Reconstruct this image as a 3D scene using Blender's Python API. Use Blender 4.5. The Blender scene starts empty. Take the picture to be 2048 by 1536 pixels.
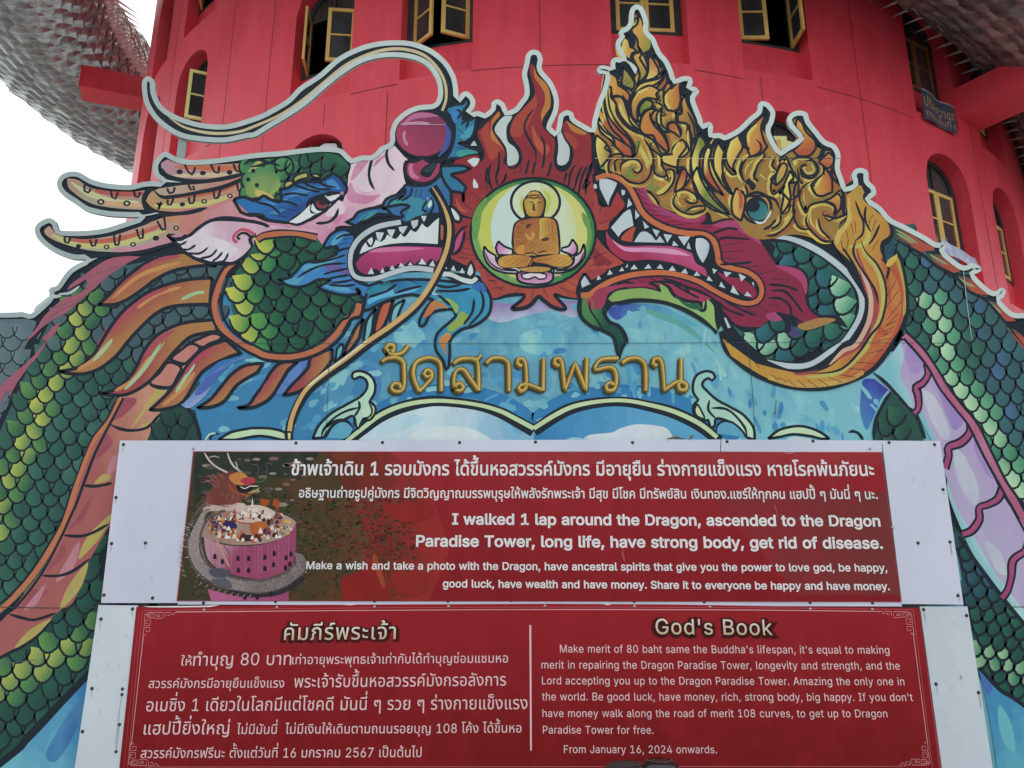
import bpy, bmesh, math, random
from mathutils import Vector, Matrix
from mathutils.geometry import tessellate_polygon, delaunay_2d_cdt

# ------------------------------------------------------------------ camera, sky, sun
random.seed(7)
SC = bpy.context.scene
FP, PITCH, EYE = 1539.0, math.radians(14.9), 1.6
cam = bpy.data.cameras.new("camera"); camo = bpy.data.objects.new("camera", cam)
SC.collection.objects.link(camo); SC.camera = camo
cam.sensor_width = 36; cam.lens = FP / 2048 * 36; cam.clip_end = 2000; cam.clip_start = 0.05
camo.location = (0, 0, EYE); camo.rotation_euler = (math.radians(90) + PITCH, 0, 0)
SC.view_settings.view_transform = 'Standard'; SC.view_settings.look = 'None'
SC.view_settings.exposure = 0.0; SC.view_settings.gamma = 1; SC.view_settings.use_curve_mapping = False
SUN_EL, SUN_AZ = math.radians(58), math.radians(-52)     # azimuth from +Y towards +X
w = bpy.data.worlds.new("World"); SC.world = w; w.use_nodes = True
nt = w.node_tree; nt.nodes.clear()
sky = nt.nodes.new("ShaderNodeTexSky"); sky.sky_type = 'NISHITA'; sky.sun_disc = False
sky.sun_elevation = SUN_EL; sky.sun_rotation = SUN_AZ; sky.air_density = 1.0; sky.dust_density = 4.0
sc1 = nt.nodes.new("ShaderNodeVectorMath"); sc1.operation = 'SCALE'; sc1.inputs[3].default_value = 0.10
nt.links.new(sky.outputs[0], sc1.inputs[0])
mx = nt.nodes.new("ShaderNodeMix"); mx.data_type = 'RGBA'; mx.inputs[0].default_value = 0.72
nt.links.new(sc1.outputs[0], mx.inputs[6]); mx.inputs[7].default_value = (1.62, 1.66, 1.68, 1)
bg = nt.nodes.new("ShaderNodeBackground"); bg.inputs[1].default_value = 1.0
nt.links.new(mx.outputs[2], bg.inputs[0])
wo = nt.nodes.new("ShaderNodeOutputWorld"); nt.links.new(bg.outputs[0], wo.inputs[0])
sl = bpy.data.lights.new("sun", 'SUN'); sl.energy = 1.3; sl.angle = math.radians(14); sl.color = (1, .96, .9)
so = bpy.data.objects.new("sun", sl); SC.collection.objects.link(so); so.location = (-30, 40, 60)
sdir = Vector((math.sin(SUN_AZ) * math.cos(SUN_EL), math.cos(SUN_AZ) * math.cos(SUN_EL), math.sin(SUN_EL)))
so.rotation_euler = sdir.to_track_quat('Z', 'Y').to_euler()

# ------------------------------------------------------------------ helpers
def lin(h):
    v = [int(h[i:i + 2], 16) / 255 for i in (0, 2, 4)]
    return [x / 12.92 if x <= .04045 else ((x + .055) / 1.055) ** 2.4 for x in v]
GAIN = 1.27
def seen(h, g=None):
    return [min(.82, x * (g or GAIN)) for x in lin(h)]
def mat(name, col, rough=.6, metal=0, spec=.5):
    m = bpy.data.materials.new(name); m.use_nodes = True
    b = m.node_tree.nodes['Principled BSDF']
    b.inputs['Base Color'].default_value = (*col, 1); b.inputs['Roughness'].default_value = rough
    b.inputs['Metallic'].default_value = metal; b.inputs['Specular IOR Level'].default_value = spec
    return m
def nd(m, t, **k):
    n = m.node_tree.nodes.new(t)
    for a, b in k.items(): setattr(n, a, b)
    return n
def lk(m, a, b): m.node_tree.links.new(a, b)
def bsdf(m): return m.node_tree.nodes['Principled BSDF']
def worn(name, c1, c2, scale=1.5, rough=.6, bump=.15, bscale=30, stretch=(1, 1, 1), lo=.35, hi=.7, detail=8, c3=None):
    """two-tone paint with blotches, fine grain and relief"""
    m = mat(name, c1, rough); b = bsdf(m)
    tc = nd(m, 'ShaderNodeTexCoord'); mp = nd(m, 'ShaderNodeMapping'); mp.inputs['Scale'].default_value = stretch
    lk(m, tc.outputs['Object'], mp.inputs[0])
    n = nd(m, 'ShaderNodeTexNoise'); n.inputs['Scale'].default_value = scale; n.inputs['Detail'].default_value = detail
    n.inputs['Roughness'].default_value = .62
    lk(m, mp.outputs[0], n.inputs['Vector'])
    r = nd(m, 'ShaderNodeValToRGB'); r.color_ramp.elements[0].position = lo; r.color_ramp.elements[1].position = hi
    r.color_ramp.elements[0].color = (*c1, 1); r.color_ramp.elements[1].color = (*c2, 1)
    if c3:
        e = r.color_ramp.elements.new((lo + hi) / 2); e.color = (*c3, 1)
    lk(m, n.outputs['Fac'], r.inputs[0]); lk(m, r.outputs[0], b.inputs['Base Color'])
    n2 = nd(m, 'ShaderNodeTexNoise'); n2.inputs['Scale'].default_value = bscale; n2.inputs['Detail'].default_value = 6
    lk(m, tc.outputs['Object'], n2.inputs['Vector'])
    bp = nd(m, 'ShaderNodeBump'); bp.inputs['Strength'].default_value = bump; bp.inputs['Distance'].default_value = .02
    lk(m, n2.outputs['Fac'], bp.inputs['Height']); lk(m, bp.outputs[0], b.inputs['Normal'])
    return m
def link(o, parent=None):
    SC.collection.objects.link(o)
    if parent: o.parent = parent
    return o
def tag(o, label=None, cat=None, group=None, kind=None):
    if label: o['label'] = label
    if cat: o['category'] = cat
    if group: o['group'] = group
    if kind: o['kind'] = kind
    return o
def empty(name, loc=(0, 0, 0)):
    o = bpy.data.objects.new(name, None); o.location = loc; return link(o)
def mesh(name, vs, fs, m=None, parent=None, smooth=False, mats=None, fm=None):
    me = bpy.data.meshes.new(name); me.from_pydata([tuple(v) for v in vs], [], fs)
    for x in (mats or ([m] if m else [])): me.materials.append(x)
    if fm: me.polygons.foreach_set('material_index', fm)
    if smooth: me.polygons.foreach_set('use_smooth', [True] * len(me.polygons))
    me.update()
    o = bpy.data.objects.new(name, me); link(o)
    if parent:
        o.parent = parent; o.matrix_parent_inverse = Matrix.Translation(-parent.location)
    return o
class MB:
    def __init__(s): s.v = []; s.f = []
    def quad(s, a, b, c, d):
        n = len(s.v); s.v += [a, b, c, d]; s.f.append((n, n + 1, n + 2, n + 3))
    def hexa(s, p):                       # 8 points: bottom ring, top ring
        n = len(s.v); s.v += [tuple(q) for q in p]
        for q in ((3, 2, 1, 0), (4, 5, 6, 7), (0, 1, 5, 4), (1, 2, 6, 5), (2, 3, 7, 6), (3, 0, 4, 7)):
            s.f.append(tuple(n + i for i in q))
    def box(s, x0, y0, z0, x1, y1, z1):
        s.hexa([(x0, y0, z0), (x1, y0, z0), (x1, y1, z0), (x0, y1, z0), (x0, y0, z1), (x1, y0, z1), (x1, y1, z1), (x0, y1, z1)])
    def fbox(s, F, x0, x1, y0, y1, z0, z1):   # box in a local frame function F(x,y,z)
        s.hexa([F(*q) for q in ((x0, y0, z0), (x1, y0, z0), (x1, y1, z0), (x0, y1, z0), (x0, y0, z1), (x1, y0, z1), (x1, y1, z1), (x0, y1, z1))])
    def build(s, name, m, parent=None, smooth=False): return mesh(name, s.v, s.f, m, parent, smooth)
def ray(x, y):
    r, u = x - 1024, 768 - y
    return Vector((r, FP * math.cos(PITCH) - u * math.sin(PITCH), FP * math.sin(PITCH) + u * math.cos(PITCH)))
def wall_pt(x, y, Y):                      # point of the vertical board plane at distance Y
    d = ray(x, y); t = Y / d.y
    return (d.x * t, Y, EYE + d.z * t)
# ------------------------------------------------------------------ ground
g = worn('ground_concrete', (.20, .19, .18), (.28, .27, .25), .4, .9, .3, 20)
gv = [(-400, -400, 0), (400, -400, 0), (400, 400, 0), (-400, 400, 0)]
tag(mesh('ground', gv, [(0, 1, 2, 3)], g), 'grey concrete forecourt in front of the round tower', kind='structure')

# ------------------------------------------------------------------ round tower
AZ0 = math.radians(3.85); DT = 14.0; CT = DT / (1 - .54); RT = CT * .54
TCX, TCY = CT * math.sin(AZ0), CT * math.cos(AZ0)
def T(th, r, h):                              # degrees from the side that faces the camera, radius, height
    a = math.radians(th) - AZ0
    return (TCX + r * math.sin(a), TCY - r * math.cos(a), h)
def red_wall():
    m = worn('red_render', (.72, .050, .080), (.84, .085, .120), .5, .34, .55, 4, (1, 1, .45), .3, .75)
    b = bsdf(m); b.inputs['Specular IOR Level'].default_value = .36
    tc = nd(m, 'ShaderNodeTexCoord'); mp = nd(m, 'ShaderNodeMapping'); mp.inputs['Scale'].default_value = (3.2, 3.2, .35)
    lk(m, tc.outputs['Object'], mp.inputs[0])
    n = nd(m, 'ShaderNodeTexNoise'); n.inputs['Scale'].default_value = 1.0; n.inputs['Detail'].default_value = 7; n.inputs['Roughness'].default_value = .7
    lk(m, mp.outputs[0], n.inputs['Vector'])
    r = nd(m, 'ShaderNodeValToRGB'); r.color_ramp.elements[0].position = .3; r.color_ramp.elements[0].color = (.80, .74, .76, 1)
    r.color_ramp.elements[1].position = .56; r.color_ramp.elements[1].color = (1, 1, 1, 1)
    lk(m, n.outputs[0], r.inputs[0])
    src = b.inputs['Base Color'].links[0].from_socket
    x = nd(m, 'ShaderNodeMix', data_type='RGBA', blend_type='MULTIPLY'); x.inputs[0].default_value = .75
    lk(m, src, x.inputs[6]); lk(m, r.outputs[0], x.inputs[7]); lk(m, x.outputs[2], b.inputs['Base Color'])
    n5 = nd(m, 'ShaderNodeTexNoise'); n5.inputs['Scale'].default_value = .9; n5.inputs['Detail'].default_value = 10; n5.inputs['Roughness'].default_value = .75; n5.inputs['Distortion'].default_value = 1.2
    lk(m, tc.outputs['Object'], n5.inputs['Vector'])
    r5 = nd(m, 'ShaderNodeValToRGB'); r5.color_ramp.elements[0].position = .56; r5.color_ramp.elements[0].color = (0, 0, 0, 1); r5.color_ramp.elements[1].position = .74; r5.color_ramp.elements[1].color = (1, 1, 1, 1)
    lk(m, n5.outputs[0], r5.inputs[0])
    f5 = nd(m, 'ShaderNodeMath', operation='MULTIPLY'); lk(m, r5.outputs[0], f5.inputs[0]); f5.inputs[1].default_value = .26
    x5 = nd(m, 'ShaderNodeMix', data_type='RGBA'); lk(m, f5.outputs[0], x5.inputs[0]); lk(m, x.outputs[2], x5.inputs[6]); x5.inputs[7].default_value = (.80, .27, .31, 1)
    lk(m, x5.outputs[2], b.inputs['Base Color'])
    rr = nd(m, 'ShaderNodeMapRange'); rr.inputs['To Min'].default_value = .28; rr.inputs['To Max'].default_value = .55
    lk(m, n.outputs[0], rr.inputs[0]); lk(m, rr.outputs[0], b.inputs['Roughness'])
    return m
RED = red_wall()
REDD = mat('joint_dark_red', seen('6d2a33', 1.2), .8)  # dark red fill of the construction joints
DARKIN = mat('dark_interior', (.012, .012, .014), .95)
FRAME = worn('dark_green_frame', (.02, .026, .026), (.045, .05, .05), 3, .5, .1)
WOOD = worn('yellow_wood', seen('b08b4c', 1.5), seen('c9a962', 1.5), 4, .5, .2, 40, (1, 1, .3))
WOODB = worn('pale_yellow_wood', seen('cdc474', 1.5), seen('d8cf86', 1.5), 4, .5, .2, 40, (1, 1, .3))
WOODD = worn('brown_wood', seen('6e4a34', 1.3), seen('8a6446', 1.3), 4, .5, .2, 40, (1, 1, .3))
GLASS = worn('dark_glass', (.03, .034, .036), (.085, .09, .09), 1.1, .07, .02, 2, (1, 1, .35), .4, .75)  # paler streaks in the base colour imitate reflections in the panes
tower = empty('round_tower', (TCX, TCY, 0))
tag(tower, 'huge round red plastered tower with rows of arched windows behind the painted board', 'tower')
COLS = [-71.9, -61.8, -46.6, -36.6, -19.3, -9.2, 7.0, 17.0, 33.4, 43.3, 59.6, 69.7]
HW = 2.9; SILL0 = 13.34; FLOOR = 4.2; ROWS = [-3, -2, -1, 0, 1, 2]
RECD = .34
def arch(u, z0):                               # u -1..1 -> height of the recess head
    return z0 + 1.56 + .74 * math.sqrt(max(0, 1 - u * u))
TOPZ = 32.0
vs, fs = [], []
def q(a, b, c, d):
    n = len(vs); vs.extend([a, b, c, d]); fs.append((n, n + 1, n + 2, n + 3))
NS = 14
edges = []
ths = []
for c in COLS:
    ths += [(c - HW + 2 * HW * i / NS, c) for i in range(NS + 1)]
last = -180
def plainstrip(t0, t1):
    k = max(1, int((t1 - t0) / 1.2))
    for i in range(k):
        a, b = t0 + (t1 - t0) * i / k, t0 + (t1 - t0) * (i + 1) / k
        q(T(a, RT, 0), T(b, RT, 0), T(b, RT, TOPZ), T(a, RT, TOPZ))
for c in COLS:
    plainstrip(last, c - HW)
    for i in range(NS):
        u0, u1 = -1 + 2 * i / NS, -1 + 2 * (i + 1) / NS
        a, b = c + HW * u0, c + HW * u1
        z0a = z0b = 0
        for r in ROWS:
            s = SILL0 + FLOOR * r; zb = s - .99
            q(T(a, RT, z0a), T(b, RT, z0b), T(b, RT, zb), T(a, RT, zb))
            ha, hb = arch(u0, s), arch(u1, s)
            ri = RT - RECD
            q(T(a, RT, ha), T(b, RT, hb), T(b, ri, hb), T(a, ri, ha))          # soffit
            q(T(a, ri, zb), T(b, ri, zb), T(b, RT, zb), T(a, RT, zb))          # recess floor
            q(T(a, ri, zb), T(b, ri, zb), T(b, ri, s), T(a, ri, s))            # blind panel under the sill
            if i in (0, NS - 1):                                               # cheeks
                t, h = (a, ha) if i == 0 else (b, hb)
                q(T(t, RT, zb), T(t, RT, h), T(t, ri, h), T(t, ri, zb))
            z0a, z0b = ha, hb
        q(T(a, RT, z0a), T(b, RT, z0b), T(b, RT, TOPZ), T(a, RT, TOPZ))
    last = c + HW
plainstrip(last, 180)
n = len(vs); cap = [T(i * 6, RT, TOPZ) for i in range(60)]; vs += cap; fs.append(tuple(range(n, n + 60)))
mesh('wall', vs, fs, RED, tower)
# dark rooms behind the openings
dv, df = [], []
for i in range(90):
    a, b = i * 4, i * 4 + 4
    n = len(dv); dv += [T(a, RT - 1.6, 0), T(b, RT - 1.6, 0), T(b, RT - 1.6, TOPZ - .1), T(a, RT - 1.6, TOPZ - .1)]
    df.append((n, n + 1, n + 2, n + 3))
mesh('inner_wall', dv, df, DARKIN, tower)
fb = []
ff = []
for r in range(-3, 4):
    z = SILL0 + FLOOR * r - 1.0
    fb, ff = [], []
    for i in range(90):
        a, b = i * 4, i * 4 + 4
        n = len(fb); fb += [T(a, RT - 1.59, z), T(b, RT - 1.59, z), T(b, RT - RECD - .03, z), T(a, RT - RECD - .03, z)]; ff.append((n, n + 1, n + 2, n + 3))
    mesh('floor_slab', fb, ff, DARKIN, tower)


def frame_at(th, r):
    """local frame: x to the right along the wall, y into the tower, z up"""
    o = Vector(T(th, r, 0)); a = math.radians(th) - AZ0
    X = Vector((math.cos(a), math.sin(a), 0)); Y = Vector((-math.sin(a), math.cos(a), 0))
    return lambda x, y, z: tuple(o + X * x + Y * y + Vector((0, 0, z)))
WW = 1.42                                     # opening width
def window(th, row, ang=(0, 0), wood=WOOD, sashes=(1, 1), fullarch=True):
    s = SILL0 + FLOOR * row
    F = frame_at(th, RT - RECD - .02)
    h = WW / 2; t = .06
    b = MB()
    b.fbox(F, -h - .1, -h + t, -.02, .1, s - .02, s + 1.56)
    b.fbox(F, h - t, h + .1, -.02, .1, s - .02, s + 1.56)
    b.fbox(F, -h + t, h - t, -.02, .1, s - .02, s + .05)
    b.fbox(F, -h + t, h - t, -.015, .08, s + 1.5, s + 1.56)
    n = 12                                     # arched head of the frame
    for i in range(n):
        a0, a1 = math.pi * i / n, math.pi * (i + 1) / n
        p = []
        for y in (-.02, .1):
            for a_, rr in ((a0, h - t), (a1, h - t), (a1, h + .16), (a0, h + .16)):
                p.append(F(rr * math.cos(a_), y, s + 1.56 + rr * math.sin(a_)))
        b.hexa(p)
    b.fbox(F, -.02, .02, .0, .06, s + 1.56, s + 1.56 + h - t)
    w_ = b.build('window', FRAME, tower)
    pv = [F((h - t) * math.cos(math.pi * i / n), .04, s + 1.56 + (h - t) * math.sin(math.pi * i / n)) for i in range(n + 1)]
    mesh('pane', pv, [tuple(range(n + 1))], GLASS, w_)
    W = h - t - .004; H = 1.45; z = s + .055
    for side in (0, 1):
        if not sashes[side]: continue
        hx = -W if side == 0 else W
        sg = 1 if side == 0 else -1
        A = math.radians(ang[side])
        def G(x, y, zz, hx=hx, sg=sg, A=A):
            return F(hx + sg * (x * math.cos(A)) + sg * y * math.sin(A) * 0 + (y * math.sin(A)) * sg, -x * math.sin(A) + y * math.cos(A), z + zz)
        b = MB(); st = .085; wd = W - .004
        b.fbox(G, 0, st, -.03, .025, 0, H); b.fbox(G, wd - st, wd, -.03, .025, 0, H)
        b.fbox(G, st, wd - st, -.03, .025, 0, st); b.fbox(G, st, wd - st, -.03, .025, H - st, H)
        b.fbox(G, st, wd - st, -.022, .018, H * .5 - .02, H * .5 + .02)
        b.build('sash', wood, w_)
        for k in (0, 1):
            z0, z1 = (st, H * .5 - .02) if k == 0 else (H * .5 + .02, H - st)
            mesh('pane', [G(st, 0, z0), G(wd - st, 0, z0), G(wd - st, 0, z1), G(st, 0, z1)], [(0, 1, 2, 3)], GLASS, w_)
    return w_
spec = {(-36.6, 0): ((24, 62), WOODB), (-19.3, 0): ((62, 28), WOOD), (-9.2, 0): ((32, 34), WOOD), (7.0, 0): ((0, 0), WOOD),
        (17.0, 0): ((14, 80), WOOD), (33.4, 0): ((0, 0), WOODD), (33.4, -1): ((0, 0), WOOD), (43.3, -1): ((0, 0), WOOD), (-46.6, 0): ((0, 0), WOODB),
        (-46.6, -1): ((0, 0), WOODB), (17.0, -1): ((50, 60), WOOD), (-19.3, -1): ((70, 70), WOOD)}
for c in COLS:
    for r in ROWS[1:5]:
        a, wd = spec.get((c, r), ((0, 0) if (int(c * 7) + r) % 3 else (35, 10), WOOD))
        window(c, r, a, wd)
# construction joints: thin grooves filled dark
for (t0, h0, t1, h1) in ((-6.4, 12.3, 4.1, 12.25), (-16.3, 12.25, -12.2, 12.25), (10.2, 12.2, 14.0, 12.1), (20.2, 12.2, 30, 12.1), (-32.5, 12.3, -22.3, 12.3)):
    v = []; k = 10
    for i in range(k + 1):
        t = t0 + (t1 - t0) * i / k; hh = h0 + (h1 - h0) * i / k
        v += [T(t, RT + .003, hh), T(t, RT + .003, hh + .022)]
    mesh('wall_joint', v, [(2 * i, 2 * i + 2, 2 * i + 3, 2 * i + 1) for i in range(k)], REDD, tower)
for (t, h0, h1) in ((-18.6, 11.6, 12.2), (-13, 9.0, 12.1), (-1.2, 9, 30), (15.4, 11.5, 12.2), (24.3, 6, 30), (-30.2, 6, 30), (-41.2, 6, 30), (38.4, 6, 30), (-24.8, 8, 30)):
    v = [T(t - .03, RT + .003, h0), T(t + .03, RT + .003, h0), T(t + .03, RT + .003, h1), T(t - .03, RT + .003, h1)]
    mesh('wall_joint', v, [(0, 1, 2, 3)], REDD, tower)
# radial beams that carry the dragon
def beam(th, z, ln, hh=.85, wd=.95):
    F = frame_at(th, RT)
    b = MB(); b.fbox(F, -wd / 2, wd / 2, -ln, .3, z, z + hh)
    o = b.build('bracket_beam', RED, tower); return o
beam(-66, 18.75, 2.2); beam(38.5, 12.75, 6); beam(-52, 20.9, 1.6, .8, .8); beam(60, 11.4, 5); beam(84, 10.4, 5)

# ------------------------------------------------------------------ dragon statue that winds round the tower
def scale_mat(name, a, b_, c_, rough=.33):
    m = worn(name, a, b_, 2.2, rough, .5, 9, (1, 1, 1), .32, .68, 8, c_)
    bsdf(m).inputs['Metallic'].default_value = .3
    oi = nd(m, 'ShaderNodeObjectInfo'); b = bsdf(m); src = b.inputs['Base Color'].links[0].from_socket
    mr = nd(m, 'ShaderNodeMapRange'); mr.inputs['To Min'].default_value = .62; mr.inputs['To Max'].default_value = 1.15; lk(m, oi.outputs['Random'], mr.inputs[0])
    vm = nd(m, 'ShaderNodeVectorMath', operation='SCALE'); lk(m, src, vm.inputs[0]); lk(m, mr.outputs[0], vm.inputs[3]); lk(m, vm.outputs[0], b.inputs['Base Color'])
    return m
DSC = scale_mat('weathered_grey_scale', (.08, .115, .12), (.42, .54, .53), (.21, .28, .28), .22)
DSK = mat('dark_dragon_skin', (.03, .03, .03), .5)
DSP = worn('pale_fin', (.75, .70, .66), (.5, .36, .32), 3, .45, .3, 12)
dragon = empty('dragon_statue', (TCX, TCY, 10))
tag(dragon, 'giant grey scaly dragon body winding round the outside of the red tower', 'dragon statue')
RTUBE = 2.6; RR = RT + 1.75 + RTUBE
def rr(th):
    t = max(0, min(1, (th + 40) / 50)); return RT + .12 + RTUBE + 1.75 * (1 - t * t * (3 - 2 * t))
def hc(th): return 15.7 + (38 - th) * .066
def P(th, ph, dr=0):                          # ph 0 = outward, 90 = down
    r = rr(th) + (RTUBE + dr) * math.cos(math.radians(ph)); h = hc(th) - (RTUBE + dr) * math.sin(math.radians(ph))
    return T(th, r, h)
dv, df = [], []
th0, th1, dth, nph = -150, 150, 3, 36
nt_ = int((th1 - th0) / dth)
for i in range(nt_ + 1):
    for k in range(nph): dv.append(P(th0 + i * dth, k * 360 / nph))
for i in range(nt_):
    for k in range(nph):
        a = i * nph + k; b = i * nph + (k + 1) % nph
        df.append((a, b, b + nph, a + nph))
mesh('body', dv, df, DSK, dragon, True)
# one scale: a rounded overlapping plate that ends in a tip, ridged down the middle
SCV = [(-.48, -.6, 0), (0, -.6, .04), (.48, -.6, 0), (-.54, 0, .07), (0, 0, .15), (.54, 0, .07), (-.52, .30, .12), (0, .36, .21), (.52, .30, .12),
       (-.36, .60, .17), (0, .78, .20), (.36, .60, .17), (-.50, .26, 0), (-.33, .52, .02), (0, .68, .03), (.33, .52, .02), (.50, .26, 0)]
SCF = [(0, 1, 4, 3), (1, 2, 5, 4), (3, 4, 7, 6), (4, 5, 8, 7), (6, 7, 10, 9), (7, 8, 11, 10), (3, 6, 12), (6, 9, 13, 12), (9, 10, 14, 13), (10, 11, 15, 14), (11, 8, 16, 15), (8, 5, 16)]
scm = bpy.data.meshes.new('scale'); SCV = [(x * .93, y, z * 1.5) for x, y, z in SCV]
scm.from_pydata([(x, y, z) for x, y, z in SCV], [], SCF); scm.materials.append(DSC)
RIMS = worn('pale_scale_rim', (.55, .62, .58), (.30, .33, .31), 3, .28, .3, 12)
scm.materials.append(RIMS); SCM = [0] * 6 + [1] * 6; scm.polygons.foreach_set('material_index', SCM)
def scale_frame(th, ph, s, jit):
    p = Vector(P(th, ph)); pt = (Vector(P(th + .5, ph)) - p).normalized(); pn = (p - Vector(T(th, rr(th), hc(th)))).normalized()
    px = pn.cross(pt).normalized(); pt = px.cross(pn)
    if th > 0: pt = pt; 
    M = Matrix.Identity(4)
    for i in range(3): M[i][0] = px[i] * s; M[i][1] = pt[i] * s * 1.15; M[i][2] = pn[i] * s * (1 + jit); M[i][3] = p[i]
    return M
def proj(p):
    x, y, z = p[0], p[1], p[2] - EYE
    yc = y * math.cos(PITCH) + z * math.sin(PITCH); zc = -y * math.sin(PITCH) + z * math.cos(PITCH)
    if yc < .1: return None
    return 1024 + FP * x / yc, 768 - FP * zc / yc, yc
cand = []
srow = 0.78 / (RR * math.pi / 180)
NPH = 25
th = th0 + 2; k = 0
while th < th1 - 2:
    for j in range(NPH):
        ph = (j + .5 * (k % 2)) * 360 / NPH
        cand.append((th, ph))
    th += srow * .74; k += 1
vis = []; rest = []
for th, ph in cand:
    p = P(th, ph); pp = proj(p); s = random.uniform(.74, .86); jit = random.uniform(-.12, .12)
    nrm = Vector(p) - Vector(T(th, rr(th), hc(th))); facing = nrm.dot(Vector((0, 0, EYE)) - Vector(p)) > 0
    behind = (th < -72 and pp and pp[0] > 300) or (th > 72)
    if pp and facing and not behind and -30 < pp[0] < 2080 and -40 < pp[1] < 420: vis.append((pp[2], th, ph, s, jit))
    else: rest.append((th, ph, s, jit))
vis.sort()
for i, (d_, th, ph, s, jit) in enumerate(vis):
    if i < 300:
        o = bpy.data.objects.new('scale', scm); link(o); o.parent = dragon
        o.matrix_local = Matrix.Translation(-dragon.location) @ scale_frame(th, ph, s, jit)
    else: rest.append((th, ph, s, jit))
rv, rf = [], []
for th, ph, s, jit in rest:
    M = scale_frame(th, ph, s, jit); n = len(rv)
    rv += [tuple(M @ Vector(c)) for c in SCV]; rf += [tuple(n + i for i in f) for f in SCF]
tag(mesh('far_scales', rv, rf, None, dragon, mats=[DSC, RIMS], fm=SCM * len(rest)), kind='stuff')
# spines on the outer edge, thin fin ribs on the tower side
def spike(th, ph, ln, wd, sweep, name, m):
    a = Vector(P(th, ph, -.1)); b = Vector(P(th + wd, ph, -.1)); tip = Vector(P(th + sweep, ph, ln))
    n_ = (b - a).cross(tip - a).normalized() * .09
    mesh(name, [a + n_, b + n_, b - n_, a - n_, tip], [(0, 1, 4), (1, 2, 4), (2, 3, 4), (3, 0, 4), (3, 2, 1, 0)], m, dragon)
for i in range(16):
    spike(-118 + i * 6.5, 30, .55, .7, -3.2, 'spine', DSK)
for i in range(20):
    spike(-84 + i * 1.3, 170, 1.5, .07, -3.0, 'fin_rib', DSP)
for i in range(30):
    spike(24 + i * 1.3, 150, .5, .2, -1.5, 'fin_rib', DSP)
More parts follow.
